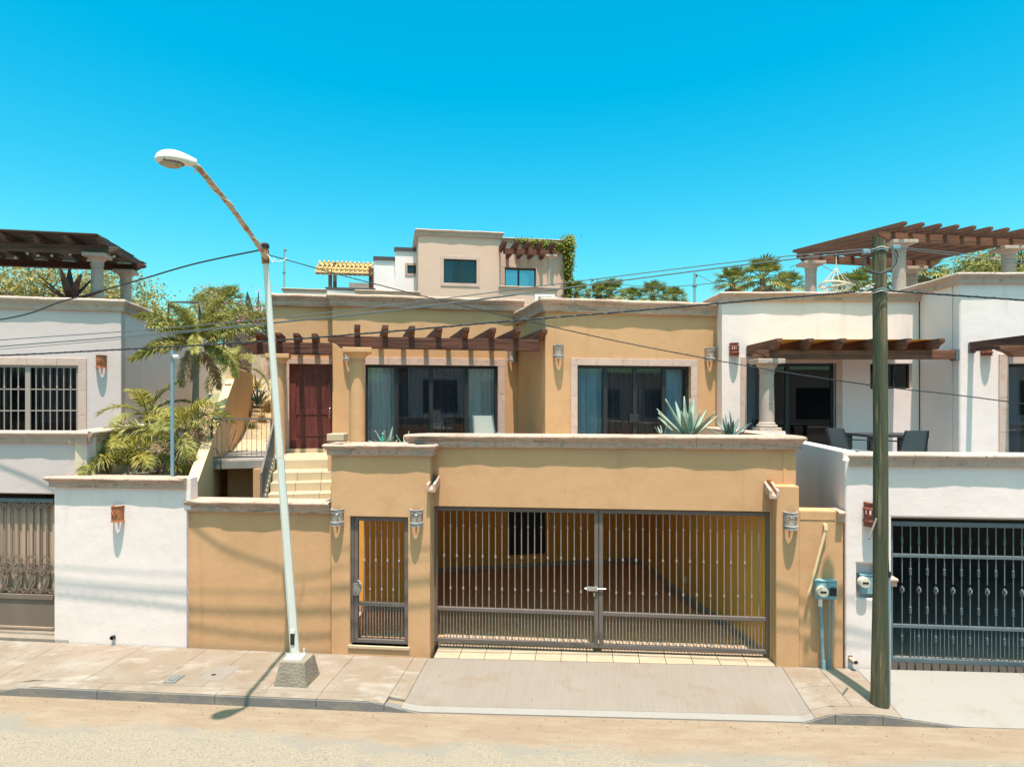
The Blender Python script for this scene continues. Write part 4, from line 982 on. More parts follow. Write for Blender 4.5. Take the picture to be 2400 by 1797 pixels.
stone_frame(lh, ws0, ws1, wz0_, wz1_, .165, 0, 'cantera_pink', nt_=4)
xm = LF.S(64)
wobj = MB().box(ws0, ws1, .02, .06, wz1_ - .05, wz1_).box(xm - .05, xm + .05, .018, .062, wz0_, wz1_ - .05).box(ws1 - .05, ws1, .02, .06, wz0_, wz1_ - .05).box(ws0, ws0 + .05, .02, .06, wz0_, wz1_ - .05).build('window', 'frame_tan', lh)
for zz in (LF.Z(100, 912), LF.Z(100, 962)): MB().box(ws0 + .05, ws1 - .05, .03, .05, zz - .012, zz + .012).build('grille_rail', 'frame_tan', wobj)
bar = None
for px in (8, 24, 41, 83, 99, 116, 132, 148, 164, -8, -24, -40):
    x = LF.S(px); b = MB().box(-.009, .009, -.009, .009, wz0_, wz1_ - .05)
    if bar is None: bar = b.build('grille_bar', 'frame_tan', wobj, loc=(x, .04, 0))
    else: inst(bar, (x, .04, 0), wobj)
for px in (8, 41, 100, 132, 164):
    mk = MB(); knuckle(mk, 0, .024); x = LF.S(px); zz = LF.Z(px, 908); mk.v = [(a + x, b + .038, c + zz) for a, b, c in mk.v]; mk.build('grille_collar', 'frame_tan', wobj)
MB().box(ws0, ws1, .12, .128, wz0_, wz1_).build('pane', 'glass_dark', wobj)
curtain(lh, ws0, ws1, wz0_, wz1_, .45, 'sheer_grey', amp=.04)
# left balcony over the scroll gate (street frame) and its side return
tb = .32; s1 = SF.S(203, tb); zc = SF.Z(100, 1010, tb); zh = SF.Z(60, 1157, tb)
lb = thing('balcony_wall', 'pale rendered balcony wall with stone coping above the scrollwork gate', 'wall', SF, (s1 - 1.5, tb, 2))
MB().wall(-13, s1, zh, zc - .1, tb, tb + .25).build('wall', 'stucco_left', lb, bevel=.02)
coping(lb, (-13, tb), (s1, tb), zc, .21, .12, .3, 'cantera_grey', m1=1, pl=.9)
e = SF.local(-8.75, 16.3)
coping(lb, (s1, tb), e, zc, .21, .12, .3, 'cantera_grey', m0=.9, pl=.9)
m = MB(); dv = Vector((e[0] - s1, e[1] - tb)).normalized(); nn = Vector((-dv.y, dv.x)) * .2
m.prism_z([(s1, tb + .03), e, (e[0] + nn.x, e[1] + nn.y), (s1 + nn.x, tb + .03 + nn.y)], -.2, zc - .1); m.build('wall', 'stucco_beige', lb)
MB().box(-13, s1 - .1, tb + .25, 4.2, zh + .05, zh + .2).build('balcony_floor', 'concrete_pale', lb)
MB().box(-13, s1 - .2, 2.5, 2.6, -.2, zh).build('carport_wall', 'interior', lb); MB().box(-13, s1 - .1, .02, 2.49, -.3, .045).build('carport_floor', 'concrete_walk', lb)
# terracotta sun lamps
s_, z_ = LF.hit(238, 862); sun_sconce(LF, s_, 0, z_, 'terracotta wall lamp with sun relief beside the barred window', 1.05)
s_, z_ = SF.hit(279, 1220, .02); sun_sconce(SF, s_, .02, z_, 'terracotta wall lamp with sun relief on the white street wall')
# scrollwork gate
tg2 = .42; a0, a1 = -12.5, SF.S(128, tg2); zg0 = SF.Z(60, 1485, tg2); zg1 = SF.Z(60, 1167, tg2); zmid = SF.Z(60, 1396, tg2); zbp = SF.Z(60, 1470, tg2)
sg = thing('scroll_gate', 'brown metal gate with wrought scrollwork on corrugated beige sheet', 'gate', SF, ((a0 + a1) / 2, tg2, zg0))
MB().box(a0, a1, tg2 - .03, tg2 + .03, zg1 - .07, zg1).build('top_rail', 'metal_blue', sg, bevel=.005); MB().box(a0, a1, tg2 - .03, tg2 + .03, zg0, zbp).build('bottom_rail', 'metal_brown', sg, bevel=.005)
MB().box(a0, a1, tg2 - .035, tg2 + .03, zmid - .05, zmid + .04).build('middle_rail', 'metal_brown', sg, bevel=.005)
MB().box(a0, a1, tg2 - .01, tg2 + .02, zbp, zmid - .05).build('lower_panel', 'metal_brown', sg)
MB().box(a0, a1, tg2 - .03, tg2 - .011, zbp, zbp + .03).build('panel_lip', 'sheet_beige', sg)
pitch = (SF.S(100, tg2) - SF.S(64, tg2)) / 2 * 1.0
m = MB(); x = a1 - .02; pr = []
while x > a0:
    pr += [(x, 0), (x - pitch * .42, 0), (x - pitch * .5, .035), (x - pitch * .92, .035)]; x -= pitch
for z in (zmid + .04, zg1 - .07):
    for xx, yy in pr: m.v.append((xx, tg2 + .05 + yy, z))
k = len(pr)
for i in range(k - 1): m.f.append((i, i + 1, k + i + 1, k + i))
m.build('corrugated_sheet', 'sheet_beige', sg)
def spiral(cx, cz, r0, turns, a0_, flip=1, n=26, r1=.012):
    P = []
    for i in range(n + 1):
        f = i / n; r = r0 * (1 - f) + r1 * f; a = a0_ + flip * turns * 2 * pi * f; P.append((cx + r * cos(a), tg2 - .0, cz + r * sin(a)))
    return P
cell = .27; H_ = zg1 - .07 - zmid - .04; zb1 = zmid + .04
# one cell: tall S-scroll with two curls, a small curl at its foot and one at the top of the gate
straps = [
    [(.02, tg2, zb1)] + [(.02 + .17 * f + .03 * sin(pi * f), tg2, zb1 + .46 * f ** .8) for f in (.2, .4, .6, .8)] + spiral(.165, zb1 + .47, .085, 1.5, 0, 1),
    spiral(.055, zb1 + .40, .06, 1.4, pi * .5, 1)[::-1] + [(.13, tg2, zb1 + .42), (.18, tg2, zb1 + .33), (.17, tg2, zb1 + .2), (.10, tg2, zb1 + .08), (.02, tg2, zb1)],
    spiral(.20, zb1 + .50, .035, 1.2, pi, -1),
    spiral(.22, zb1 + .05, .045, 1.1, 0, 1)[::-1] + [(.24, tg2, zb1 + .09), (.10, tg2, zb1 + .07), (.02, tg2, zb1 + .01)],
    spiral(.10, zb1 + .60, .10, .9, pi * 1.1, -1, 20, .05),
    spiral(.06, zb1 + H_ - .07, .05, 1.2, 0, 1)[::-1] + [(.13, tg2, zb1 + H_ - .09), (.20, tg2, zb1 + H_ - .03), (.27, tg2, zb1 + H_)]]
fs_ = [None] * 6
for i in range(16):
    x = a1 - .02 - cell * (i + 1)
    if x < a0: break
    for q_, P in enumerate(straps):
        if fs_[q_] is None:
            m = MB().tube(P, .012, 4, sq=2.0); m.v = [(a, b - tg2, c) for a, b, c in m.v]; fs_[q_] = m.build('scroll', 'metal_brown', sg, loc=(x, tg2, 0), smooth=True, ang=50)
        else: inst(fs_[q_], (x, tg2, 0))
    for q_ in (0, .5):
        xx = x + cell * q_
        MB().box(xx - .008, xx + .008, tg2 - .008, tg2 + .008, zmid + .55, zg1 - .07).build('bar', 'metal_brown', sg)
MB().box(a0, a1 - .02, tb + .03, tb + .2, zh - .0, zh + .05).build('header', 'dark_plastic', sg)
# roof pergola on the left house
lp = thing('roof_pergola', 'weathered dark roof pergola covered with sheeting on the left house', 'pergola', LF, (-2, 4, zL - .7))
cf = LF.local(*((228 - CX) / FPX * 17.5, 17.5)); cb = LF.local(*((295 - CX) / FPX * 19.7, 19.7))
zt_ = CAMH + (940 - 596) / FPX * 17.5
column(lp, cf, zL - .65, zt_, .15, 'cantera_grey', cap=.27); column(lp, cb, zL - .65, zt_, .15, 'cantera_grey', cap=.27)
bh = .19
beam_x(MB(), cf[0] - 8, cf[0] + .52, cf[1] - .09, cf[1] + .09, zt_, zt_ + bh, False, True).build('beam', 'wood_grey_x', lp, bevel=.01)
beam_x(MB(), cb[0] - 8, cb[0] + .52, cb[1] - .09, cb[1] + .09, zt_, zt_ + bh, False, True).build('beam', 'wood_dark_x', lp, bevel=.01)
for i in range(9):
    x = cf[0] + .22 - i * .72
    MB().prism_x([(cb[1] + .55, zt_ + bh + .001), (cf[1] - .35, zt_ + bh + .001), (cf[1] - .5, zt_ + bh + .06), (cf[1] - .62, zt_ + bh + .09), (cf[1] - .62, zt_ + bh + .14), (cb[1] + .55, zt_ + bh + .14)], x - .07, x + .07).build('rafter', 'wood_grey_y', lp, bevel=.008)
nrow = 10
for j in range(nrow):   # sheeting laid as overlapping boards
    y0 = cf[1] - .8 + (cb[1] - cf[1] + 1.5) * j / nrow; y1 = cf[1] - .8 + (cb[1] - cf[1] + 1.5) * (j + 1) / nrow + .03
    jx = random.uniform(-.04, .04)
    MB().hexa([(cf[0] - 8, y0, zt_ + bh + .142), (cf[0] + .28 + jx, y0, zt_ + bh + .142), (cf[0] + .28 + jx, y1, zt_ + bh + .152), (cf[0] - 8, y1, zt_ + bh + .152)],
              [(cf[0] - 8, y0, zt_ + bh + .165), (cf[0] + .28 + jx, y0, zt_ + bh + .165), (cf[0] + .28 + jx, y1, zt_ + bh + .175), (cf[0] - 8, y1, zt_ + bh + .175)]).build('roof_board', 'roof_sheet', lp)
bl = thing('string_lights', 'string of small round bulbs hanging under the weathered roof pergola', 'string lights', LF, (cf[0] - 1, cf[1] + 1.0, zt_))
P = [(cf[0] + .1 - .35 * i, cf[1] + .9 + .25 * sin(i * 1.1), zt_ + .14 + .06 * cos(i * 2.1)) for i in range(12)]
MB().tube(P, .006, 5).build('wire', 'cable_black', bl)
for p in P[::1]: MB().sphere((p[0], p[1], p[2] - .06), .04, 8, 6).build('bulb', 'bulb', bl, smooth=True)
# ---------------------------------------------------------------- white house on the right
rz_ = zl - 0.06
rh_ = thing('white_house', 'white rendered house with glass doors beyond the utility pole', 'house', RF, (8, 1, 2.8))
FR = 2.86; zR1 = RF.Z(1900, 685)
R = RF.S; R2t = -1.4
r0, r1 = R(1692), 9.33; gd0, gd1 = R(1750), R(1959); gdt = RF.Z(1850, 851)
sw0, sw1 = R(2040), R(2138); swt, swb = RF.Z(2100, 852), RF.Z(2100, 911)
MB().wall(r0, r1 + .2, 2.2, zR1 - .1, 0, .25, [(gd0, gd1, FR, gdt), (sw0, sw1, swb, swt)]).build('wall', 'stucco_white', rh_, bevel=.05, seg=4)
MB().box(r0, r0 + .25, .252, 9, 2.2, zR1 - .1).build('wall', 'stucco_white', rh_)
zR2 = RF.Z(2300, 640, R2t)
d20 = R(2362, R2t); d2t = RF.Z(2380, 852, R2t)
MB().wall(9.25, 16, 2.2, zR2 - .1, R2t, R2t + .25, [(d20, d20 + 2.2, FR, d2t)]).build('wall', 'stucco_white', rh_, bevel=.05, seg=4)
MB().box(9.252, 9.5, R2t + .252, -.001, 2.2, zR2 - .1).build('wall', 'stucco_white', rh_)
MB().box(9.252, 9.5, .001, 8, 4.2, zR2 - .1).build('wall', 'stucco_white', rh_)
MB().box(r0 + .26, 9.2, .26, 9, zR1 - .8, zR1 - .6).build('roof', 'concrete_pale', rh_); MB().box(9.51, 16, R2t + .26, 9, zR2 - .8, zR2 - .6).build('roof', 'concrete_pale', rh_)
MB().box(r0 + .26, 16, 4, 4.1, FR, zR1 - .85).build('partition', 'interior', rh_); MB().box(5.95, 16, R2t - 3, 4, FR - .2, FR).build('floor', 'concrete_pale', rh_)
coping(rh_, (r0 + .05, 0), (r1 - .08, 0), zR1, .21, .12, .3, 'cantera_grey', m0=1, pl=.9); coping(rh_, (r0 + .05, 6), (r0 + .05, 0), zR1, .21, .12, .25, 'cantera_grey', m1=1, pl=.9)
coping(rh_, (9.25, R2t), (16, R2t), zR2, .23, .13, .3, 'cantera_grey', m0=1, pl=.9); coping(rh_, (9.25, 5), (9.25, R2t), zR2, .23, .13, .25, 'cantera_grey', m1=1, pl=.9)
MB().box(9.238, 9.252, -.02, -.004, FR, zR2 - .25).build('expansion_joint', 'dark_plastic', rh_)
stone_frame(rh_, gd0, gd1, FR, gdt, .14, 0, 'cantera_pink', nt_=4)
g_ = glazed(rh_, gd0, gd1, FR, gdt, .1, [R(1845, .1)], fw=.06, gl='glass_dark')
curtain(rh_, gd0 + .06, gd0 + .3, FR, gdt - .05, .35, 'curtain', amp=.02)
glazed(rh_, sw0, sw1, swb, swt, .12, [R(2095, .12)], fw=.035, gl='glass_dark')
stone_frame(rh_, d20, d20 + 2.2, FR, d2t, .19, R2t, 'cantera_pink', nt_=4)
glazed(rh_, d20, d20 + 2.2, FR, d2t, R2t + .1, [d20 + .75, d20 + 1.5], fw=.07, gl='glass_dark')
curtain(rh_, d20 + .07, d20 + .6, FR, d2t, R2t + .45, 'curtain', amp=.015)
s_, z_ = RF.hit(1720, 834); slot_sconce(RF, s_, 0, z_, 'red clay slotted wall lamp on the white upper wall near the yellow house', .98)
s_, z_ = RF.hit(2310, 834, R2t); slot_sconce(RF, s_, R2t, z_, 'red clay slotted wall lamp under the farthest right terrace pergola', .98)
# pergola over the right terrace
tBm = -1.3; bz0 = RF.Z(1900, 842, tBm); bz1 = RF.Z(1900, 821, tBm)
rp = thing('pergola', 'brown timber pergola with yellow sheeting on the right white house', 'pergola', RF, (7.2, tBm, FR))
beam_x(MB(), R(1772, tBm) , 9.247, tBm - .08, tBm + .08, bz0, bz1, True, False).build('beam', 'wood_brown_x', rp, bevel=.008)
xsR = [R(px, -1.8) - .06 for px in (1835, 1909, 1985, 2061, 2138, 2216)]
for x in xsR:
    MB().prism_x(rafter_poly(-.003, -1.8, bz1 + .001, bz1 + .205), x - .055, x + .055).build('rafter', 'wood_brown_y', rp, bevel=.006)
    MB().box(x - .065, x + .065, -.05, -.004, bz1 - .03, bz1 + .16).build('joist_hanger', 'metal_blue', rp)
for a, b in zip(xsR, xsR[1:]): MB().box(a + .0, b - .006, -1.5, -.01, bz1 + .206, bz1 + .212).build('roof_sheet', 'poly_yellow', rp)
MB().box(9.17, 9.246, tBm - .1, tBm + .1, bz0 - .03, bz1 + .02).build('joist_hanger', 'metal_blue', rp)
cR = (R(1797, tBm), tBm); zc0 = RF.Z(1797, 1007, tBm)
column(rp, cR, zc0, bz0, .15, 'cantera_grey', cap=.28)
MB().box(cR[0] - .28, cR[0] + .28, tBm - .28, tBm + .28, 2.2, zc0 - .02).build('pedestal', 'stucco_white', rp)
# second pergola farther right
rp2 = thing('pergola', 'dark timber pergola at the right edge over the last glass door', 'pergola', RF, (11, R2t, FR))
pzA, pzB = RF.Z(2270, 824, R2t), RF.Z(2270, 802, R2t)
for i in range(4):
    x = R(2276, R2t) + i * .8; MB().prism_x(rafter_poly(R2t - .003, R2t - 2.2, pzA, pzB), x - .055, x + .055).build('rafter', 'wood_dark_y', rp2, bevel=.006)
    MB().box(x - .065, x + .065, R2t - .05, R2t - .004, pzA - .03, pzB - .03).build('joist_hanger', 'metal_blue', rp2)
tq = R2t - 1.5; x0 = R(2337, tq)
beam_x(MB(), x0, 15, tq - .08, tq + .08, pzA - .20, pzA - .001, True, False).build('beam', 'wood_brown_x', rp2, bevel=.008)
# street wall, balcony and gate of the white house
rb = thing('balcony_wall', 'white rendered balcony wall with stone coping above the blue grey gate', 'wall', SF, (7, 0, 2))
tw = .04; b0 = SF.S(1986, tw); zbt = SF.Z(2150, 1062, tw); o0 = SF.S(2090, tw); oz = SF.Z(2200, 1214, tw)
mn0, mz1 = SF.hit(2008, 1320, tw); mn1, mz0 = SF.hit(2050, 1402, tw)
MB().wall(b0 - .03, 14, -.2, zbt - .1, tw, tw + .3, [(o0, 12.2, -.3, oz), (mn0, mn1, mz0, mz1)]).build('wall', 'stucco_white', rb, bevel=.03, seg=3)
MB().box(mn0 - .02, mn1 + .02, tw + .12, tw + .29, mz0 - .02, mz1 + .02).build('niche_back', 'stucco_white', rb)
coping(rb, (b0 + .06, tw), (14, tw), zbt, .2, .12, .36, 'cantera_grey', m0=.8, pl=.9)
# side wall of that balcony
e0 = Vector((SF.world((b0 - .03, tw + .1, 0)).x, SF.world((b0 - .03, tw + .1, 0)).y)); e1 = Vector((5.62, 14.0)); l0 = SF.local(*e0); l1 = SF.local(*e1)
dv = Vector((l1[0] - l0[0], l1[1] - l0[1])).normalized(); nn = Vector((dv.y, -dv.x)) * .2
m = MB().prism_z([l0, (l0[0] + nn.x, l0[1] + nn.y), (l1[0] + nn.x, l1[1] + nn.y), l1], -.2, zbt + .02); m.build('wall', 'stucco_white', rb, bevel=.03, seg=3)
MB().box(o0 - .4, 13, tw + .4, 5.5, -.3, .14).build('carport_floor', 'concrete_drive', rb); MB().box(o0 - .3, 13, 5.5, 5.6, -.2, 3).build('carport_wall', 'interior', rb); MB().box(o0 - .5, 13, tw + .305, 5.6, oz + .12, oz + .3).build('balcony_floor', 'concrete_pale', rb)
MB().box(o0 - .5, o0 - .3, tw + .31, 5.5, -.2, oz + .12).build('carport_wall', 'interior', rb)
tq = .17; q0 = o0 + .01; q1 = 10.5; Zq = lambda py: SF.Z(2250, py, tq)
bg_ = thing('blue_gate', 'blue grey barred garage gate with twisted basket bars beside the utility pole', 'gate', SF, (7, tq, .1))
zA, zB, zC, zD = Zq(1552), Zq(1470), Zq(1304), Zq(1228)
MB().box(q0, q1, tq - .03, tq + .03, zD - .04, zD + .03).box(q0, q1, tq - .03, tq + .03, zA - .02, zA + .05).box(q0, q0 + .05, tq - .032, tq + .032, zA + .05, zD - .04).build('frame', 'metal_blue', bg_, bevel=.005)
MB().box(q0, q1, tq - .028, tq + .04, zD + .075, oz - .0).build('track_cover', 'metal_brown', bg_)
for z in (zB, zC): MB().box(q0 + .05, q1, tq - .025, tq + .025, z - .025, z + .025).build('rail', 'metal_blue', bg_, bevel=.004)
def rings(m, z):
    for k in range(4): m.lathe([(.007, -.012), (.019, -.006), (.021, 0), (.019, .006), (.007, .012)], (0, 0, z + (k - 1.5) * .028), 8)
def basket(m, z):
    for k in range(4):
        P = []
        for i in range(9):
            f = i / 8; a = 2 * pi * (k / 4 + f * .6); r = .032 * sin(pi * f); P.append((r * cos(a), r * sin(a), z - .06 + .12 * f))
        m.tube(P, .006, 5)
bA, bB, lo_ = MB(), MB(), MB()
bA.box(-.007, .007, -.007, .007, zB, Zq(1378) - .058).box(-.007, .007, -.007, .007, Zq(1378) + .058, zC).box(-.007, .007, -.007, .007, zC, zD); rings(bA, Zq(1268)); basket(bA, Zq(1385))
bB.box(-.007, .007, -.007, .007, zB, zD); rings(bB, Zq(1342)); rings(bB, Zq(1432))
lo_.box(-.006, .006, -.006, .006, zA, zB); lo2 = MB().box(-.006, .006, -.006, .006, zA, zB); rings(lo2, Zq(1500))
pit = (SF.S(2334, tq) - SF.S(2114, tq)) / 11; x = SF.S(2114, tq); oo = [None] * 4; i = 0
while x < q1:
    for idx, (bmm, cond) in enumerate(((bA, i % 2 == 0), (bB, i % 2 == 1), (lo2, i % 2 == 0), (lo_, i % 2 == 1))):
        if not cond: continue
        if oo[idx] is None: oo[idx] = bmm.build('bar', 'metal_blue', bg_, loc=(x, tq, 0), smooth=True, ang=30)
        else: inst(oo[idx], (x, tq, 0))
    inst(oo[3], (x + pit / 2, tq, 0)) if oo[3] else None
    x += pit; i += 1
s_, z_ = SF.hit(2042, 1232, tw); slot_sconce(SF, s_ + .02, tw, z_, 'red clay slotted wall lamp partly hidden by the utility pole', 1.25)
# roof pergola on the right house
q = thing('roof_pergola', 'large dark timber roof pergola on stone columns over the white house', 'pergola', WF, (12.5, 22, 6))
FLc, FRc, BLc, BRc = Vector((11.34, 20)), Vector((15.1, 20.77)), Vector((10.05, 22.96)), Vector((14.0, 23.9)); zP = 8.86; zr0 = zR1 - .6
for c in (FLc, FRc, BLc, BRc): column(q, tuple(c), zr0, zP, .19, 'cantera_grey', cap=.36)
def obeam(a, b, z0, z1, wd, nm, matn, e0=.6, e1=.6, carve=True):
    a, b = Vector(a), Vector(b); d = (b - a).normalized(); ang = math.atan2(d.y, d.x); a = a - d * e0; L_ = (b - a).length + e1
    m = beam_x(MB(), 0, L_, -wd / 2, wd / 2, 0, z1 - z0, carve, carve); ob = m.build(nm, matn, q, loc=(a.x, a.y, z0), bevel=.008); ob.rotation_euler = (0, 0, ang); return ob
obeam(FLc, FRc, zP, zP + .24, .18, 'beam', 'wood_brown_x', .75, 3); obeam(BLc, BRc, zP, zP + .24, .18, 'beam', 'wood_brown_x', .5, 1.0)
nR = 9
for i in range(nR):
    f = -.10 + 1.5 * i / (nR - 1) * 1.0; a = FLc.lerp(FRc, f * .82); b = BLc.lerp(BRc, f * .82)
    obeam(b, a, zP + .241, zP + .47, .14, 'rafter', 'wood_brown_x', .35, .5)
# ---------------------------------------------------------------- wall lamps and water spouts on the street front
for px, py, lab in ((792, 1229, 'grey half-round wall lamp to the left of the narrow pedestrian gate'), (977, 1231, 'grey half-round wall lamp between the pedestrian gate and the garage gate'), (1852, 1239, 'grey half-round wall lamp on the square pillar right of the garage gate')):
    s_, z_ = SF.hit(px, py, 0); grey_sconce(SF, s_, 0, z_, lab, k=1.0)
def spout(px, py, label):
    s_, z_ = SF.hit(px, py, .25); o = thing('water_spout', label, 'water spout', SF, (s_, .25, z_), group='stone water spouts')
    P = lambda y, z: (y, z)
    L_ = .36; dz = -.10; w_ = .075
    def bar(x0, x1, h0, h1, nm):
        MB().hexa([(s_ + x0, .25 - L_, z_ + h0 + dz), (s_ + x1, .25 - L_, z_ + h0 + dz), (s_ + x1, .25, z_ + h0), (s_ + x0, .25, z_ + h0)], [(s_ + x0, .25 - L_, z_ + h1 + dz), (s_ + x1, .25 - L_, z_ + h1 + dz), (s_ + x1, .25, z_ + h1), (s_ + x0, .25, z_ + h1)]).build(nm, 'cantera', o, bevel=.006)
    bar(-w_, -w_ + .045, .0, .13, 'cheek'); bar(w_ - .045, w_, .0, .13, 'cheek'); bar(-w_ + .0452, w_ - .0452, .0, .05, 'trough')
    MB().box(s_ - .02, s_ + .02, .17, .25, z_ + .13, z_ + .16).build('outlet_strap', 'rust_steel', o)
spout(1021, 1133, 'stone water spout above the left end of the garage gate'); spout(1801, 1147, 'stone water spout above the right end of the garage gate')
# ---------------------------------------------------------------- meters and pipes
def meter(px0, px1, py0, py1, t, label, dial, lid=True):
    s0, z1 = SF.hit(px0, py0, t); s1, z0 = SF.hit(px1, py1, t); o = thing('electricity_meter', label, 'meter', SF, ((s0 + s1) / 2, t, z0), group='electricity meters')
    dx = s0 + (s1 - s0) * .585
    MB().box(s0, s1, t - .11, t, z0, z1).build('box', 'meter_blue', o, bevel=.006)
    MB().box(s0 - .006, s1 + .006, t - .125, t, z1, z1 + .012).build('lid_lip', 'meter_blue', o)
    MB().box(s0 + .01, dx - .004, t - .118, t - .1105, z0 + .01, z1 - .015).build('cover_plate', 'meter_blue', o, bevel=.003)
    MB().box(dx + .004, s1 - .01, t - .116, t - .1105, z0 + .01, z1 - .015).build('cover_plate', 'meter_blue', o, bevel=.003)
    cx, cz = SF.hit(*dial, t - .12); r = .082
    m = MB().lathe([(r, 0), (r, .03), (r * .94, .04), (r * .92, .10), (r * .86, .115), (.001, .12)], (0, 0, 0), 24, cap=False); m.v = [(cx + a, t - .118 - c, cz + b) for a, b, c in m.v]
    d_ = m.build('dial', 'meter_face', o, smooth=True, ang=40)
    MB().box(cx - .045, cx + .045, t - .2395, t - .235, cz - .012, cz + .02).build('display', 'dark_plastic', d_)
    return o, s0, s1, z0, z1
o, s0, s1, z0, z1 = meter(1906, 1956, 1357, 1400, .03, 'blue electricity meter box with breakers on the yellow wall', (1924, 1383))
bx = s0 + (s1 - s0) * .64
MB().box(bx, bx + .1, -.105, -.087, z0 + .06, z0 + .17).build('breaker', 'dark_plastic', o, bevel=.003)
for k in range(3): MB().box(bx + .012 + k * .03, bx + .03 + k * .03, -.115, -.105, z0 + .155, z0 + .19).build('breaker_lever', 'dark_plastic', o)
zg = zb(4.7)
px_ = s0 + .085; MB().tube([(px_, -.03, z0), (px_, -.03, z0 - .12)], .03, 12).build('pipe_coupling', 'pvc_white', o, smooth=True)
MB().tube([(px_ + .003, -.03, z0 - .08), (px_ + .02, -.04, zg + .5), (px_ + .04, -.05, zg + .0)], .026, 12).build('conduit', 'galv_pipe', o, smooth=True)
MB().tube([(px_ + .04, -.05, zg + .14), (px_ + .045, -.05, zg + .0)], .033, 12).build('pipe_coupling', 'meter_blue', o, smooth=True)
for k in (0, .05): MB().tube([(s1 - .10 + k, -.03, z0), (s1 - .105 + k * .6, -.03, zg + .0)], .014 if k == 0 else .009, 10).build('conduit', 'galv_pipe', o, smooth=True)
meter(2010, 2050, 1343, 1388, tw + .118, 'blue electricity meter recessed in the white wall behind the utility pole', (2022, 1362))
a_ = SF.hit(1934, 1232, 0); b_ = SF.hit(1892, 1390, 0)
o = thing('vent_pipe', 'beige pipe leaning diagonally across the yellow meter wall', 'pipe', SF, (b_[0], 0, b_[1]))
MB().tube([(a_[0], -.03, a_[1] - .05), (b_[0], -.06, b_[1])], .022, 12).build('pipe', 'pipe_beige', o, smooth=True)
MB().tube([(a_[0] + .004, .02, a_[1] + .01), (a_[0] + .003, -.03, a_[1] + .012), (a_[0] - .0, -.035, a_[1] - .06)], .03, 12).build('elbow', 'pipe_beige', o, smooth=True)
MB().tube([(b_[0] + .012, -.058, b_[1] + .05), (b_[0], -.06, b_[1] - .002)], .026, 12).build('end_collar', 'pipe_beige', o, smooth=True)
a_ = SF.hit(1993, 1540, tw)
o = thing('drain_pipe', 'short rusty drain pipe stub low on the white wall by the pole', 'pipe', SF, (a_[0], tw, a_[1]))
m = MB().lathe([(.03, 0), (.038, 0), (.038, .16), (.03, .16), (.03, 0)], (0, 0, 0), 14, cap=False); m.v = [(a_[0] + a + c * .15, tw - c, a_[1] + b - .02) for a, b, c in m.v]; m.build('pipe', 'cantera_dirty', o, smooth=True)
MB().box(a_[0] - .03, a_[0] + .03, tw - .005, tw + .02, a_[1] - .03, a_[1] + .03).build('dark_end', 'dark_plastic', o)
a_ = SF.hit(2093, 1350, tw)
o = thing('shelf_stone', 'small carved stone bracket on the white wall beside the gate', 'bracket', SF, (a_[0], tw, a_[1]))
coping(o, (SF.S(2060, tw), tw - .0), (SF.S(2098, tw), tw), SF.Z(2090, 1352, tw), .13, .12, .1, 'cantera_pink', m0=0, m1=0, n=1, name='stone')
# ---------------------------------------------------------------- blue pipe post with an insulator on the white wall
zt = SF.Z(404, 1117, .1); sp_ = SF.S(404, .15); ztop = SF.Z(404, 821, .15)
o = thing('pipe_post', 'pale blue pipe post with white insulator standing on the white wall', 'post', SF, (sp_, .15, zt - .05))
MB().tube([(sp_, .15, zt - .05), (sp_, .15, ztop)], .03, 12).build('pipe', 'galv_pipe', o, smooth=True)
zi = SF.Z(404, 836, .15)
MB().tube([(sp_ - .04, .11, zi), (sp_ + .06, .11, zi)], .008, 6).build('bolt', 'rust_steel', o)
m = MB().lathe([(.012, 0), (.034, .0), (.036, .02), (.024, .03), (.024, .05), (.036, .06), (.034, .08), (.012, .08)], (0, 0, 0), 14); m.v = [(sp_ + .055 + c, .11 + a, zi + b) for a, b, c in m.v]; m.build('insulator', 'ceramic', o, smooth=True)
# ---------------------------------------------------------------- street lamp
LX, LY = (692 - CX) / FPX * 10.3, 10.3
sl_ = thing('street_lamp', 'leaning pale green street lamp with rusty arm and white cobra head', 'street lamp', WF, (LX, LY, 0))
zb_ = .34
def ring8(c, r, rot=pi / 8): return [(c[0] + r * cos(rot + i * pi / 4), c[1] + r * sin(rot + i * pi / 4), c[2]) for i in range(8)]
q0 = .27; q1_ = .19; cxb, cyb = LX + .03, LY
a_ = -.11
def rq(q, z): return [(cxb + (x * cos(a_) - y * sin(a_)), cyb + (x * sin(a_) + y * cos(a_)), z) for x, y in ((-q, -q), (q, -q), (q, q), (-q, q))]
MB().hexa(rq(q0, -.08), rq(q1_, zb_)).build('footing', 'concrete_block', sl_, bevel=.012)
m = MB(); B0 = Vector((LX, LY, zb_)); T0 = Vector(((621 - CX) / FPX * 10.2, 10.2, CAMH + (940 - 590) / FPX * 10.2))
MB().box(LX - .13, LX + .13, LY - .13, LY + .13, zb_, zb_ + .02).build('base_plate', 'lamp_pole', sl_)
for dx, dy in ((-.1, -.1), (.1, -.1), (.1, .1), (-.1, .1)): MB().tube([(LX + dx, LY + dy, zb_), (LX + dx, LY + dy, zb_ + .10)], .011, 6).build('anchor_bolt', 'lamp_pole', sl_)
pl = MB(); R0, R1 = .070, .043; v0 = ring8(B0 + Vector((0, 0, .02)), R0); v1 = ring8(T0 - Vector((0, 0, .0)), R1)
pl.add(v0 + v1, [(i, (i + 1) % 8, 8 + (i + 1) % 8, 8 + i) for i in range(8)] + [tuple(range(8))[::-1], tuple(range(8, 16))]); pl.build('pole', 'lamp_pole', sl_)
hh = B0.lerp(T0, .045); MB().box(hh.x - .03, hh.x + .03, hh.y - .074, hh.y - .055, hh.z - .06, hh.z + .12).build('hand_hole', 'dark_plastic', sl_)
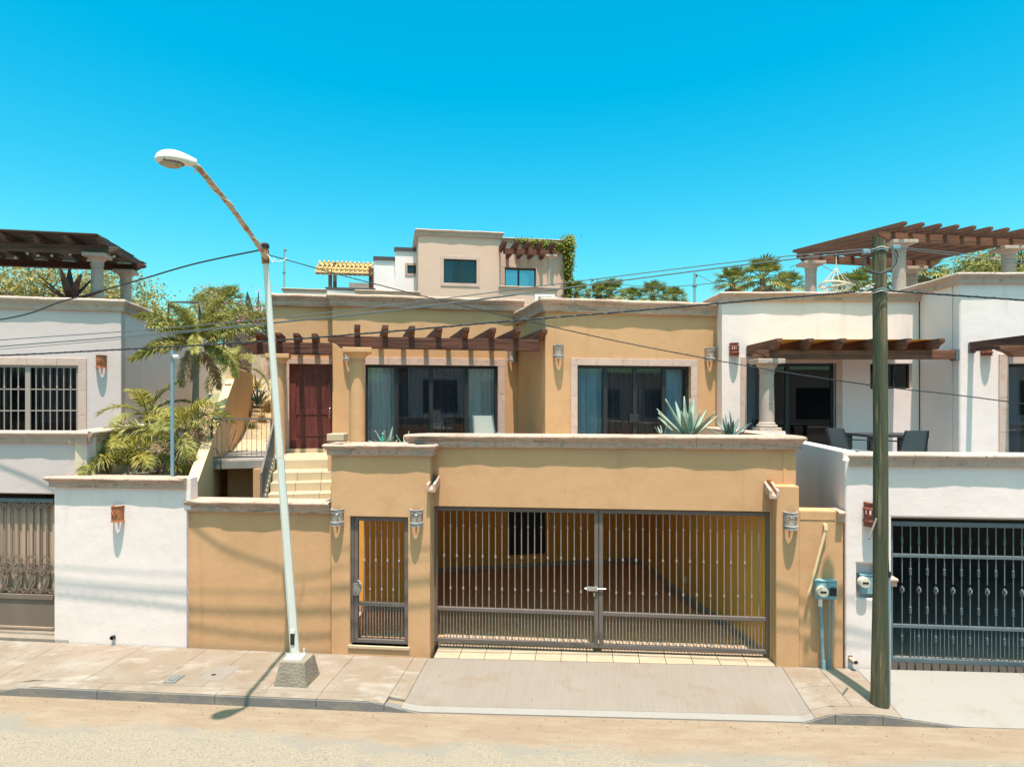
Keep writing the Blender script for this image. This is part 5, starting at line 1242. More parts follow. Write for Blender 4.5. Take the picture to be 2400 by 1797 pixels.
MB().box(hh.x - .034, hh.x + .034, hh.y - .078, hh.y - .058, hh.z + .11, hh.z + .16).build('hole_cover', 'lamp_pole', sl_)
pl = MB(); MB().tube([T0 - Vector((-.01, 0, .18)), T0 + Vector((0, 0, .03))], .056, 8).build('collar', 'rust_steel', sl_)
MB().tube([T0 + Vector((0, 0, .03)), T0 + Vector((0, 0, .13))], .045, 10).build('top_stub', 'rust_steel', sl_)
for k in range(3): MB().tube([T0 + Vector((.055 * cos(t), .055 * sin(t), .06 + .02 * k)) for t in [2 * pi * i / 14 for i in range(15)]], .010, 5).build('cable_wrap', 'cable_black', sl_)
# arm
HEAD = Vector(((425 - CX) / FPX * 7.72, 7.72, CAMH + (940 - 372) / FPX * 7.72))
A0 = T0 + Vector((.03, -.03, -.10)); A1 = Vector(((474 - CX) / FPX * 7.95, 7.95, CAMH + (940 - 404) / FPX * 7.95)); A2 = Vector(((455 - CX) / FPX * 7.82, 7.82, CAMH + (940 - 386) / FPX * 7.82))
arm = [A0.lerp(A1, i / 10) + Vector((0, 0, .05 * sin(pi * i / 10))) for i in range(11)] + [A1.lerp(A2, .5) + Vector((0, -.0, .012)), A2]
MB().tube(arm, [.034] * 11 + [.034, .033], 10).build('arm', 'lamp_arm', sl_, smooth=True)
dA = (A1 - A0)
m = MB(); P = []
for i in range(60):
    f = i / 59; c = A0.lerp(A1, f) + Vector((0, 0, .05 * sin(pi * f))); th = f * 14; s1_ = dA.cross(Vector((0, 0, 1))).normalized(); s2_ = s1_.cross(dA).normalized()
    P.append(c + (s1_ * cos(th) + s2_ * sin(th)) * .042)
m.tube(P + [A2 + Vector((0, 0, -.10)), HEAD + Vector((.1, .1, -.07))], .006, 5); m.build('lamp_wire', 'wire_white', sl_)
# cobra head: teardrop hood with rim and lens
hd = (A2 - HEAD); hd = Vector((hd.x * 1.0, hd.y * 1.0, 0)).normalized(); hd = Vector((.80, .6, .0)).normalized(); sd = Vector((-hd.y, hd.x, 0))
tilt = -.12; Lh = .43
tipc = A2 + hd * .02
def hpt(f, a, up):  # f 0 at arm, 1 at nose
    wdt = .04 + .105 * sin(min(1, f * 1.12) * pi * .62) if f < .97 else .115 * sqrt(max(0, 1 - ((f - .55) / .45) ** 2)) * 1.0
    wdt = (.04 + .09 * (sin(pi * min(f / .62, 1) / 2) ** 1.6)) * (1 if f < .62 else sqrt(max(0, 1 - ((f - .62) / .38) ** 2)))
    ht = (.04 + .058 * sin(pi * min(f / .6, 1) / 2)) * (1 if f < .6 else sqrt(max(0, 1 - ((f - .6) / .4) ** 2)))
    c = tipc - hd * (f * Lh) + Vector((0, 0, .02 - .03 * f))
    return c + sd * (wdt * cos(a)) + Vector((0, 0, (ht * 1.15 if up else -.045 * min(1, ht / .06)) * sin(a)))
m = MB(); NF, NA = 18, 14
for up in (1,):
    for i in range(NF + 1):
        for k in range(NA + 1): m.v.append(tuple(hpt(min(i / NF, .9999), pi * k / NA, True)))
    for i in range(NF):
        for k in range(NA): a = i * (NA + 1) + k; m.f.append((a, a + 1, a + NA + 2, a + NA + 1))
m.build('hood', 'lamp_head', sl_, smooth=True, ang=60)
m = MB()
for i in range(NF + 1):
    for k in range(NA + 1): m.v.append(tuple(hpt(min(i / NF, .9999), pi * k / NA, False)))
for i in range(NF):
    for k in range(NA): a = i * (NA + 1) + k; m.f.append((a, a + NA + 1, a + NA + 2, a + 1))
m.build('underside', 'lamp_head', sl_, smooth=True, ang=60)
lc = tipc - hd * (Lh * .62) + Vector((0, 0, -.025))
m = MB(); m.v = []; ring = []
prof = [(1.0, 0), (.92, -.03), (.7, -.05), (.35, -.06), (.01, -.062)]
for r, z in prof:
    for i in range(22):
        th = 2 * pi * i / 22; p = lc + hd * (r * .13 * cos(th)) + sd * (r * .085 * sin(th)) + Vector((0, 0, z)); m.v.append(tuple(p))
for j in range(len(prof) - 1):
    for i in range(22): m.f.append((j * 22 + i, j * 22 + (i + 1) % 22, (j + 1) * 22 + (i + 1) % 22, (j + 1) * 22 + i))
m.build('lens', 'lamp_lens', sl_, smooth=True, ang=80)
MB().tube([tuple(lc + hd * (.137 * cos(2 * pi * i / 24)) + sd * (.092 * sin(2 * pi * i / 24)) + Vector((0, 0, -.005))) for i in range(25)], .011, 6).build('lens_ring', 'metal_grey', sl_, smooth=True)
c = tipc - hd * (Lh * .8) + sd * -.105 + Vector((0, 0, .0)); MB().tube([c + Vector((0, 0, .07)) + sd * .03, c + sd * -.005, c + Vector((0, 0, -.05)) + sd * .02], .006, 5).build('latch', 'metal_grey', sl_)
# ---------------------------------------------------------------- utility pole
UX, UY = 4.985, 9.25; zg = walk(*SF.local(UX, UY)); ztp = CAMH + (940 - 553) / FPX * UY
up_ = thing('utility_pole', 'green stained wooden utility pole with slanted top on the pavement', 'utility pole', WF, (UX, UY, zg))
m = MB(); NZ, NK = 34, 22
for j in range(NZ + 1):
    f = j / NZ; r = .120 - .020 * min(f / .25, 1) - .012 * f
    for k in range(NK):
        th = 2 * pi * k / NK; rr = r * (1 + .02 * sin(3 * th + f * 5) + .012 * sin(7 * th - f * 9))
        z = zg - .1 + (ztp - zg + .1) * f
        if j == NZ: z = ztp - .055 - .62 * rr * cos(th)
        m.v.append((UX + rr * cos(th) + .01 * sin(f * 4), UY + rr * sin(th), z))
for j in range(NZ):
    for k in range(NK): m.f.append((j * NK + k, j * NK + (k + 1) % NK, (j + 1) * NK + (k + 1) % NK, (j + 1) * NK + k))
m.f.append(tuple(range(NZ * NK, NZ * NK + NK))); m.build('shaft', 'pole_wood', up_, smooth=True, ang=50)
c0 = at(2084, 1640, 9.2); c1 = at(2084, 1348, 9.2)
MB().tube([c0 + Vector((0, 0, -.05)), c1], .018, 10).build('conduit', 'galv_pipe', up_, smooth=True)
c2 = at(2079, 1260, 9.22); MB().tube([c1, c1 + Vector((-.01, 0, .2)), c2, c2 + Vector((-.03, 0, .6)), at(2072, 1000, 9.2)], .006, 5).build('ground_wire', 'cable_black', up_)
MB().tube([c1 + Vector((0, 0, -.02)), c1 + Vector((0, 0, .05))], .026, 10).build('conduit_cap', 'dark_plastic', up_, smooth=True)
a_, b_ = at(2056, 1215, 9.1), at(2036, 1263, 8.95); MB().tube([a_ + Vector((.0, .02, 0)), b_], .013, 8).build('step_bolt', 'metal_grey', up_, smooth=True)
for zz in (583, 584.5): pass
def band(z, r, nm, matn, rt=.008): MB().tube([(UX + r * cos(2 * pi * i / 20), UY + r * sin(2 * pi * i / 20), z + .01 * sin(i)) for i in range(21)], rt, 5).build(nm, matn, up_)
zt1 = CAMH + (940 - 583) / FPX * UY; zt2 = CAMH + (940 - 680) / FPX * UY
band(zt1, .098, 'tie_wire', 'wire_white'); band(zt1 - .03, .098, 'tie_wire', 'steel'); band(zt2, .102, 'tie_wire', 'steel'); band(zt2 - .03, .103, 'tie_wire', 'wire_white')
for px, py, nm in ((2030, 590, 'cable_clamp'), (2100, 580, 'cable_clamp')): c = at(px, py, 9.2); MB().box(c.x - .05, c.x + .05, c.y - .03, c.y + .03, c.z - .03, c.z + .03).build(nm, 'galv_pipe', up_, bevel=.01)
lp_ = [at(px, py, 9.05) for px, py in ((2034, 592), (2022, 610), (2022, 628), (2034, 638), (2060, 642), (2085, 636), (2100, 618), (2104, 596), (2098, 584))]
MB().tube(lp_, .008, 6).build('slack_loop', 'cable_black', up_, smooth=True)
lp_ = [at(px, py, 9.07) for px, py in ((2030, 598), (2026, 618), (2040, 634), (2062, 640), (2088, 630), (2098, 606), (2096, 588))]
MB().tube(lp_, .007, 6).build('slack_loop', 'cable_grey', up_, smooth=True)
for i in range(9):
    c = at(2010 + i * 4.6, 685 - i * 2.2 + 4 * sin(i * 2), 9.2); MB().sphere(tuple(c), .022, 8, 5, (1.6, 1, .6)).build('splice', 'wire_white' if i % 2 else 'steel', up_)
# ---------------------------------------------------------------- overhead cables
def cable(label, ctrl, r, matn='cable_black', twist=0, name='overhead_cable'):
    P = []
    C = [at(*c) for c in ctrl]
    for i in range(len(C) - 1):
        p0, p1, p2, p3 = C[max(i - 1, 0)], C[i], C[i + 1], C[min(i + 2, len(C) - 1)]
        for k in range(10):
            t = k / 10; P.append(.5 * ((2 * p1) + (p2 - p0) * t + (2 * p0 - 5 * p1 + 4 * p2 - p3) * t * t + (3 * p1 - p0 - 3 * p2 + p3) * t ** 3))
    P.append(C[-1]); c0 = P[len(P) // 2]
    m = MB().tube(P, r, 6)
    if twist:
        Q = []
        for i in range(len(P) * 3 - 2):
            a = P[i // 3].lerp(P[min(i // 3 + 1, len(P) - 1)], (i % 3) / 3); Q.append(a + Vector((0, .9 * r * cos(i * 1.7), .9 * r * sin(i * 1.7))))
        m.tube(Q, r * .65, 5)
    m.v = [(a - c0.x, b - c0.y, c - c0.z) for a, b, c in m.v]
    o = m.build(name, matn, loc=tuple(c0), smooth=True); tag(o, label, 'cable', group='overhead cables'); return o
# (px, py, distance)
cable('black cable rising from the left edge to the street lamp top', [(-420, 800, 12.4), (0, 749, 11.6), (150, 705, 11.2), (300, 664, 10.9), (450, 620, 10.5), (600, 588, 10.25), (622, 585, 10.2)], .013)
cable('twisted black cable slanting from the street lamp top down past the utility pole', [(624, 596, 10.2), (700, 617, 10.2), (800, 645, 10.2), (1000, 696, 10.15), (1200, 744, 10.1), (1440, 798, 9.9), (1645, 838, 9.75), (1850, 874, 9.6), (2060, 905, 9.5), (2230, 924, 9.4), (2400, 946, 9.3), (2700, 985, 9.1)], .007, twist=1)
cable('thickest black cable bundle running from the utility pole across to the left edge', [(-300, 842, 11.2), (0, 833, 10.9), (300, 818, 10.6), (600, 801, 10.3), (900, 778, 10.1), (1200, 752, 9.9), (1500, 727, 9.7), (1800, 701, 9.45), (1990, 685, 9.3), (2050, 678, 9.25)], .012, 'cable_black', twist=1)
cable('thick black cable bundle leaving the utility pole to the right edge below its top', [(2074, 681, 9.25), (2130, 685, 9.2), (2400, 704, 9.0), (2700, 730, 8.8)], .012, 'cable_black', twist=1)
cable('upper thin grey cable from the utility pole top across the yellow cornice', [(-300, 822, 11.2), (0, 797, 10.9), (300, 776, 10.6), (640, 746, 10.3), (920, 715, 10.1), (1210, 678, 9.9), (1500, 641, 9.7), (1800, 605, 9.45), (2036, 583, 9.2)], .007, 'cable_grey')
cable('lower thin grey cable of the pair from the utility pole top', [(-300, 838, 11.2), (0, 812, 10.9), (300, 788, 10.6), (640, 756, 10.3), (920, 727, 10.1), (1210, 690, 9.9), (1500, 652, 9.7), (1800, 614, 9.45), (2036, 589, 9.2)], .009, 'cable_grey')
cable('faint third grey cable just below the thin pair on the left house wall', [(-300, 846, 11.3), (0, 819, 11), (300, 793, 10.7), (640, 758, 10.4), (920, 729, 10.2), (1210, 692, 10)], .005, 'cable_grey')
cable('upper thin grey cable from the utility pole top to the right edge', [(2102, 579, 9.2), (2250, 594, 9.1), (2400, 610, 9.0), (2700, 640, 8.8)], .006, 'cable_grey')
cable('lower thin grey cable from the utility pole top to the right edge', [(2102, 582, 9.2), (2250, 600, 9.1), (2400, 618, 9.0), (2700, 650, 8.8)], .006, 'cable_grey')
cable('pale loose wire dangling from the street lamp top', [(624, 592, 10.18), (634, 606, 10.15), (642, 616, 10.1), (641, 605, 10.1), (648, 612, 10.1), (660, 612, 10.12), (672, 605, 10.2)], .006, 'wire_white')
# ---------------------------------------------------------------- terrace furniture
def sling_chair(label, loc, rz, fabric, frame, name='sling_chair', group=None, hB=.92):
    o = thing(name, label, 'chair', WF, (0, 0, 0), group=group)
    w_ = .24
    for sx in (-1, 1):
        MB().tube([(sx * w_, -.24, 0), (sx * w_, -.24, .62), (sx * w_, .20, .64)], .016, 6).build('armrest', frame, o, smooth=True)
        MB().tube([(sx * w_, .26, 0), (sx * w_ * 1.0, .22, .43), (sx * w_ * .85, .36, hB)], .014, 6).build('leg', frame, o, smooth=True)
    m = MB()
    for i in range(9):
        f = i / 8
        for k in range(5): x = (k / 4 - .5) * 2 * w_ * (1 - .12 * f) * .94; m.v.append((x, .20 + .15 * f, .42 + (hB - .42) * f))
    for i in range(8):
        for k in range(4): a = i * 5 + k; m.f.append((a, a + 1, a + 6, a + 5))
    m.build('backrest', fabric, o, smooth=True)
    MB().box(-w_ * .95, w_ * .95, -.23, .21, .41, .43).build('seat', fabric, o, bevel=.006)
    o.location = loc; o.rotation_euler = (0, 0, rz); return o
p = at(1147, 985, 13.6)
mat('frame_steelblue', (.20, .26, .30), .4, spec=.5)
sling_chair('white sling chair showing above the balcony coping', (p.x, p.y, FZ), radians(160), 'fabric_white', 'frame_steelblue', group=None, hB=.98)
q_ = at(2040, 1017, 12.7)
c1 = sling_chair('dark grey mesh chair left of the terrace table', (q_.x - .35, q_.y + .05, FR), radians(108), 'fabric_grey', 'alu_dark', 'mesh_chair', 'dark mesh terrace chairs', hB=.84)
q2 = at(2120, 1017, 12.2); sling_chair('dark grey mesh chair right of the utility pole in front of the terrace table', (q2.x, q2.y, FR), radians(182), 'fabric_grey', 'alu_dark', 'mesh_chair', 'dark mesh terrace chairs', hB=.83)
tz = CAMH - (1016 - HY) / FPX * 13.0
o = thing('terrace_table', 'black rectangular terrace table behind the utility pole', 'table', WF, (q_.x + .45, 13.0, FR))
x0_, x1_ = (2010 - CX) / FPX * 13, (2148 - CX) / FPX * 13
MB().box(x0_, x1_, 12.6, 13.5, tz - .05, tz).build('tabletop', 'table_dark', o, bevel=.006)
for xx in (x0_ + .02, x1_ - .10):
    for yy in (12.62, 13.4): MB().box(xx, xx + .08, yy, yy + .08, FR, tz - .05).build('leg', 'table_dark', o)
# hanging chair below the roof pergola
hc = at(1960, 667, 21.6); hr = .50; ht = at(1958, 570, 21.6)
o = thing('hanging_chair', 'cream rope hammock chair hanging from the roof pergola', 'hammock chair', WF, (hc.x, hc.y, hc.z - .4))
hoop = [(hc.x + hr * cos(2 * pi * i / 28), hc.y + hr * .9 * sin(2 * pi * i / 28), hc.z + .05 * sin(4 * pi * i / 28)) for i in range(29)]
MB().tube(hoop, .035, 6).build('hoop', 'rope_cream', o, smooth=True)
kn = Vector((hc.x, hc.y, ht.z - .95 * (ht.z - hc.z) * .35 - .1)); kn.z = CAMH + (940 - 628) / FPX * 21.6
for i in range(0, 28, 2): MB().tube([hoop[i], kn], .008, 4).build('cord', 'rope_cream', o)
MB().tube([kn, (kn.x, kn.y, kn.z + .35)], .018, 6).build('suspension_rope', 'rope_cream', o); MB().tube([(kn.x, kn.y, kn.z + .35), (kn.x, kn.y, 8.87)], .012, 6).build('chain', 'steel', o)
for i in range(18):
    a = 2 * pi * i / 18; MB().tube([(hc.x + hr * cos(a), hc.y + hr * .9 * sin(a), hc.z), (hc.x + hr * .75 * cos(a + .2), hc.y + hr * .7 * sin(a + .2), hc.z - .22), (hc.x, hc.y, hc.z - .38)], .010, 4).build('seat_cord', 'rope_cream', o)
for k_, (rr, dz) in enumerate(((.44, -.12), (.36, -.24), (.22, -.34))): MB().tube([(hc.x + rr * cos(2 * pi * i / 24), hc.y + rr * .9 * sin(2 * pi * i / 24), hc.z + dz) for i in range(25)], .010, 4).build('seat_ring', 'rope_cream', o)
# bottle on the balcony
p = at(897, 1030, 11.9)
o = thing('bottle', 'small green bottle standing behind the narrow gate coping', 'bottle', WF, (p.x, p.y, p.z - .12))
MB().lathe([(.03, 0), (.033, .02), (.033, .13), (.012, .18), (.012, .22)], (p.x, p.y, p.z - .12), 12).build('body', 'bottle_green', o, smooth=True); MB().lathe([(.014, .2201), (.014, .24)], (p.x, p.y, p.z - .12), 10).build('lid', 'pvc_white', o)
zz = p.z - .12
o = thing('terrace_pier', 'small cream capped pier behind the narrow gate block', 'pier', WF, (at(789, 1030, 12.4).x, 12.4, FZ))
a_, b_ = at(771, 1016, 12.4), at(808, 1016, 12.4)
MB().box(a_.x, b_.x, 12.3, 12.62, FZ, a_.z - .13).build('shaft', 'stucco_yellow', o, bevel=.006); MB().box(a_.x - .01, b_.x + .01, 12.28, 12.64, a_.z - .128, a_.z).build('cap', 'tile_step', o, bevel=.01)
o = thing('planter', 'rendered planter bench along the balcony wall under the agaves', 'planter', SF, (2.5, .8, FZ))
MB().box(-1.9, 4.1, .56, 1.2, FZ - .002, ZBAL - .25).build('trough', 'stucco_yellow', o); MB().box(-1.85, 4.05, .60, 1.15, ZBAL - .249, ZBAL - .23).build('soil', 'soil', o)
MB().box(-2.8, -1.92, .56, 1.2, FZ - .002, 3.25).build('trough', 'stucco_yellow', o)
# ---------------------------------------------------------------- plants
def leaf_strip(m, P, W, fold=.25, side=None):
    "folded blade along P with widths W: left edge, mid rib, right edge"
    n = len(P); P = [Vector(p) for p in P]; base = len(m.v)
    for i, p in enumerate(P):
        d = (P[min(i + 1, n - 1)] - P[max(i - 1, 0)]).normalized()
        a = side if side is not None else d.cross(Vector((0, 0, 1)))
        if a.length < 1e-4: a = Vector((1, 0, 0))
        a = a.normalized(); u = a.cross(d).normalized()
        m.v += [tuple(p + a * W[i] + u * fold * W[i]), tuple(p), tuple(p - a * W[i] + u * fold * W[i])]
    for i in range(n - 1):
        for k in (0, 1): a = base + i * 3 + k; m.f.append((a, a + 1, a + 4, a + 3))
def frond(m, base, az, el, L_, droop, leaf, n, wd=.018, plume=0, rs=None, tw=0):
    "feather palm frond"
    P = [Vector(base)]; N = 16; e = el
    for i in range(N):
        e = el - droop * ((i + 1) / N) ** 1.4; d = Vector((cos(e) * cos(az), cos(e) * sin(az), sin(e))); P.append(P[-1] + d * (L_ / N))
    m.tube(P, [.016 * (1 - .8 * i / N) + .002 for i in range(N + 1)], 4)
    for i in range(n):
        f = .16 + .84 * (i + random.random() * .6) / n; x = f * N; j = min(int(x), N - 1); p = P[j].lerp(P[j + 1], x - j)
        d = (P[j + 1] - P[j]).normalized(); sdv = d.cross(Vector((0, 0, 1))).normalized(); upv = sdv.cross(d)
        ll = leaf * (sin(pi * min(.12 + f * .82, 1)) ** .7) * random.uniform(.8, 1.1)
        for sg in (-1, 1):
            if plume == 1: a = random.uniform(-1.0, 1.5)
            elif plume: a = random.uniform(-.5, 1.1)
            else: a = random.uniform(.15, .55)
            q = (sdv * sg * cos(a) + upv * sin(a)).normalized(); o_ = (q * random.uniform(.75, .95) + d * random.uniform(.45, .75)).normalized()
            g = Vector((0, 0, -1)); p1 = p + o_ * ll * .5 + g * ll * .05; p2 = p + o_ * ll * .95 + g * ll * random.uniform(.12, .5)
            ax = d.cross(o_); ax = ax.normalized() if ax.length > .01 else upv
            bi = o_.cross(ax).normalized(); b = len(m.v); wv = wd * random.uniform(.8, 1.2)
            m.v += [tuple(p - bi * wv * .4), tuple(p + bi * wv * .4), tuple(p1 + bi * wv), tuple(p2), tuple(p1 - bi * wv)]
            m.f += [(b, b + 1, b + 2, b + 4), (b + 4, b + 2, b + 3)]
def feather_palm(label, base, h, nfr, L_, leaf, n, plume, mats, trunk=.07, lean=(0, 0), el=(.1, 1.35), droop=(1.0, 2.0), wd=.0115, name='feather_palm', seed=1, dead=0, trunk_mat='bark_grey', grp=None, crown_shaft=True):
    random.seed(seed); o = thing(name, label, 'palm', WF, base, group=grp); b = Vector(base); top = b + Vector((lean[0], lean[1], h))
    MB().tube([b + Vector((0, 0, -.2)), b.lerp(top, .5) + Vector((0, 0, 0)), top], [trunk * 1.15, trunk, trunk * .75], 10).build('trunk', trunk_mat, o, smooth=True)
    if crown_shaft: MB().tube([top, top + Vector((0, 0, .5))], [trunk * .8, trunk * .4], 8).build('crownshaft', 'stalk_green', o, smooth=True); top = top + Vector((0, 0, .4))
    for i in range(nfr):
        az = i * 2.399 + random.uniform(-.3, .3); f = i / max(1, nfr - 1); e = el[1] + (el[0] - el[1]) * f + random.uniform(-.1, .1)
        m = MB(); frond(m, top, az, e, L_ * random.uniform(.85, 1.1), random.uniform(*droop), leaf, n, wd, plume)
        mt = mats[0] if random.random() < .68 else mats[1]
        if i >= nfr - dead: mt = 'leaf_dead'; m = MB(); frond(m, top, az, random.uniform(-.9, -.2), L_ * random.uniform(.6, .85), random.uniform(.5, 1.0), leaf * .9, int(n * .7), wd, 1)
        m.build('frond', mt, o)
    return o
def rosette(label, base, n, L_, wd, el, matn, name='agave', cat='agave', seed=3, curl=.25, thick=True, pot=None, fold=.4, grp=None):
    random.seed(seed); o = thing(name, label, cat, WF, base, group=grp); b = Vector(base)
    for i in range(n):
        az = i * 2.399 + random.uniform(-.2, .2); e = el[0] + (el[1] - el[0]) * (1 - i / n) + random.uniform(-.12, .12); LL = L_ * random.uniform(.75, 1.1); P = []; p = b.copy(); ee = e
        c = random.uniform(-.3, 1) * curl
        for k in range(9):
            P.append(p.copy()); ee = e - c * k / 8 * 1.6; p = p + Vector((cos(ee) * cos(az), cos(ee) * sin(az), sin(ee))) * (LL / 8)
        W = [wd * x for x in (.75, .85, .98, 1.0, .93, .8, .6, .35, .02)]
        m = MB(); sd_ = Vector((-sin(az), cos(az), 0)); leaf_strip(m, P, W, fold, sd_)
        ob = m.build('leaf', matn, o, smooth=True, ang=70)
        if thick: s_ = ob.modifiers.new('thickness', 'SOLIDIFY'); s_.thickness = wd * .3; s_.offset = 0
    if pot:
        MB().lathe([(pot * .8, -.28), (pot, -.02), (pot * .92, -.02), (pot * .9, -.06), (.01, -.06)], tuple(b), 18).build('pot', 'pot_dark', o, smooth=True)
    return o
def fan_leaf(m, hub, d, up, L_, n=22, spread=2.2, wd=.03, droop=.25):
    d = d.normalized(); s_ = d.cross(up).normalized(); u = s_.cross(d)
    for i in range(n):
        a = -spread + 2 * spread * i / (n - 1); v = (d * cos(a * .62) + s_ * sin(a * .62) * 1.0 + u * (.18 * (i % 2) - .05)).normalized(); ll = L_ * (1 - .28 * abs(a / spread) ** 2) * random.uniform(.9, 1.05)
        p1 = hub + v * ll * .55; p2 = hub + v * ll + Vector((0, 0, -droop * ll * random.uniform(.6, 1.3))); bi = v.cross(u).normalized() * wd; b = len(m.v)
        m.v += [tuple(hub), tuple(p1 + bi), tuple(p2), tuple(p1 - bi)]; m.f += [(b, b + 1, b + 2, b + 3)]
def fan_palm(label, top, h, nl, R_, seed, skirt=10, r=.16, name='fan_palm', grp='fan palms behind the roofs'):
    random.seed(seed); top = Vector(top); base = top - Vector((0, 0, h)); o = thing(name, label, 'palm', WF, tuple(base), group=grp)
    MB().tube([base, top], [r * 1.2, r], 10).build('trunk', 'bark', o, smooth=True)
    for i in range(nl):
        az = i * 2.399; e = 1.35 - 1.65 * i / nl + random.uniform(-.1, .1); d = Vector((cos(e) * cos(az), cos(e) * sin(az), sin(e))); pl = R_ * random.uniform(.45, .62); hub = top + d * pl + Vector((0, 0, -.12 * pl))
        m = MB().tube([top, top + d * pl * .5, hub], [.022, .018, .012], 4); fan_leaf(m, hub, (d + Vector((0, 0, -.25))).normalized(), Vector((0, 0, 1)), R_ * random.uniform(.5, .62), 20, 2.3, R_ * .03, .22)
        m.build('leaf', 'leaf_fan' if i < nl * .8 else 'leaf_palm_yellow', o)
    for i in range(skirt):
        az = i * 2.399; d = Vector((cos(az) * .5, sin(az) * .5, -1)).normalized(); hub = top + d * R_ * random.uniform(.2, .55) + Vector((cos(az), sin(az), 0)) * r; m = MB(); fan_leaf(m, hub, d, Vector((cos(az), sin(az), .3)), R_ * .45, 12, 1.5, R_ * .035, .2); m.build('dead_leaf', 'leaf_dead', o)
    return o
def tree(label, base, h, crown, rad, nleaf, leafm, seed, lsize=.09, trunk=.12, name='tree', zsq=.75, clumps=40, grp=None, bark='bark', thin=.55):
    random.seed(seed); base = Vector(base); o = thing(name, label, 'tree', WF, tuple(base), group=grp); c = base + Vector((0, 0, crown)); m = MB(); ends = []
    m.tube([base, base.lerp(c, .5) + Vector((.1, 0, 0)), c], [trunk, trunk * .8, trunk * .5], 8)
    for i in range(clumps):
        while True:
            v = Vector((random.uniform(-1, 1), random.uniform(-1, 1), random.uniform(-.75, 1)))
            if .25 < v.length < 1: break
        e = c + Vector((v.x * rad[0], v.y * rad[1], v.z * rad[2])); st_ = base.lerp(c, random.uniform(.45, 1)); mid = st_.lerp(e, .5) + Vector((random.uniform(-.2, .2), random.uniform(-.2, .2), random.uniform(0, .3)))
        m.tube([st_, mid, e], [trunk * .28, trunk * .16, trunk * .05], 4); ends.append((e, mid))
    m.build('trunk', bark, o, smooth=True)
    m = MB(); per = nleaf // clumps; R_ = min(rad) * thin
    for e, mid in ends:
        k = random.uniform(.6, 1.25)
        for _ in range(int(per * k)):
            g = Vector((random.gauss(0, .42), random.gauss(0, .42), random.gauss(0, .34))) * R_ * k; p = e + g if random.random() < .8 else mid.lerp(e, random.random()) + g * .5
            a = Vector((random.uniform(-1, 1), random.uniform(-1, 1), random.uniform(-.5, .7))).normalized(); b_ = a.orthogonal().normalized(); b_ = (b_ + a.cross(b_) * random.uniform(-1, 1)).normalized(); s_ = lsize * random.uniform(.6, 1.3); n_ = len(m.v)
            m.v += [tuple(p - a * s_), tuple(p + b_ * s_ * .4), tuple(p + a * s_), tuple(p - b_ * s_ * .4)]; m.f.append((n_, n_ + 1, n_ + 2, n_ + 3))
    m.build('crown', leafm, o); return o
def tuft(label, base, n, L_, matn, seed, name='grass_tuft', cat='grass', spread=.5, wd=.008, grp=None):
    random.seed(seed); b = Vector(base); m = MB()
    for i in range(n):
        az = random.uniform(0, 2 * pi); e = random.uniform(pi / 2 - spread * 1.6, pi / 2); P = []; p = Vector((random.gauss(0, .05), random.gauss(0, .05), 0)); LL = L_ * random.uniform(.6, 1.1); dr = random.uniform(.3, 1.3)
        for k in range(5): P.append(p.copy()); ee = e - dr * k / 4; p = p + Vector((cos(ee) * cos(az), cos(ee) * sin(az), sin(ee))) * LL / 4
        leaf_strip(m, P, [wd, wd, wd * .8, wd * .5, .001], .1)
    o = m.build(name, matn, loc=tuple(b)); tag(o, label, cat, group=grp); return o
# --- palms in the front garden
gp = lambda px, py, d: tuple(at(px, py, d))
b = at(455, 1090, 15.2)
fp = feather_palm('tall foxtail palm with bushy fronds between the two houses', (b.x, b.y, 2.5), 2.55, 17, 1.5, .24, 190, 1, ('leaf_palm', 'leaf_palm'), .08, (-.0, .1), el=(-.35, 1.3), droop=(.5, 1.15), wd=.013, seed=11, name='foxtail_palm', dead=3)
b = at(405, 1130, 13.6); feather_palm('yellowing feather palm behind the pale blue pipe post', (b.x, b.y, 2.1), .9, 11, 1.12, .36, 60, .35, ('leaf_palm_yellow', 'leaf_palm'), .06, el=(-.4, 1.3), droop=(1.0, 1.9), seed=12, name='areca_palm', dead=4, grp='yellowing garden palms')
b = at(300, 1140, 13.0); feather_palm('low yellowing feather palm arching over the left coping', (b.x, b.y, 2.1), .5, 11, 1.1, .36, 66, .35, ('leaf_palm_yellow', 'leaf_palm_yellow'), .035, el=(.1, 1.35), droop=(1.1, 2.0), seed=13, name='areca_palm', dead=1, grp='yellowing garden palms')
b = at(440, 1120, 14.3); feather_palm('dry tipped feather palm beside the sloping yellow wall', (b.x, b.y, 2.35), .9, 12, 1.05, .34, 64, .35, ('leaf_palm_yellow', 'leaf_palm'), .09, el=(-.4, 1.3), droop=(1.0, 2.0), seed=14, name='areca_palm', dead=7, grp='yellowing garden palms')
b = at(345, 1040, 14.6); feather_palm('dark green feather palm against the pale house side wall', (b.x, b.y, 2.6), .9, 9, 1.1, .36, 56, 0, ('leaf_palm', 'leaf_palm_yellow'), .05, el=(.0, 1.3), droop=(.9, 1.7), seed=15, name='areca_palm', dead=1, grp='yellowing garden palms')
b = at(545, 790, 21.5); feather_palm('yellow green palm behind the picket fence on the bank', (b.x, b.y, 4.0), .9, 10, 1.4, .40, 46, 0, ('leaf_palm_yellow', 'leaf_palm'), .07, el=(0, 1.3), droop=(.9, 1.7), seed=16, name='areca_palm')
o = thing('stump', 'grey weathered dead palm stump under the yellowing palms', 'stump', WF, gp(420, 1100, 13.4)); c = at(420, 1100, 13.4)
MB().tube([(c.x, c.y, 1.9), (c.x + .02, c.y, c.z + .75)], [.075, .06], 9).build('trunk', 'bark_grey', o, smooth=True); MB().tube([(c.x + .02, c.y, c.z + .75), (c.x + .05, c.y, c.z + .83)], [.062, .05], 9).build('cut_top', 'bark', o, smooth=True)
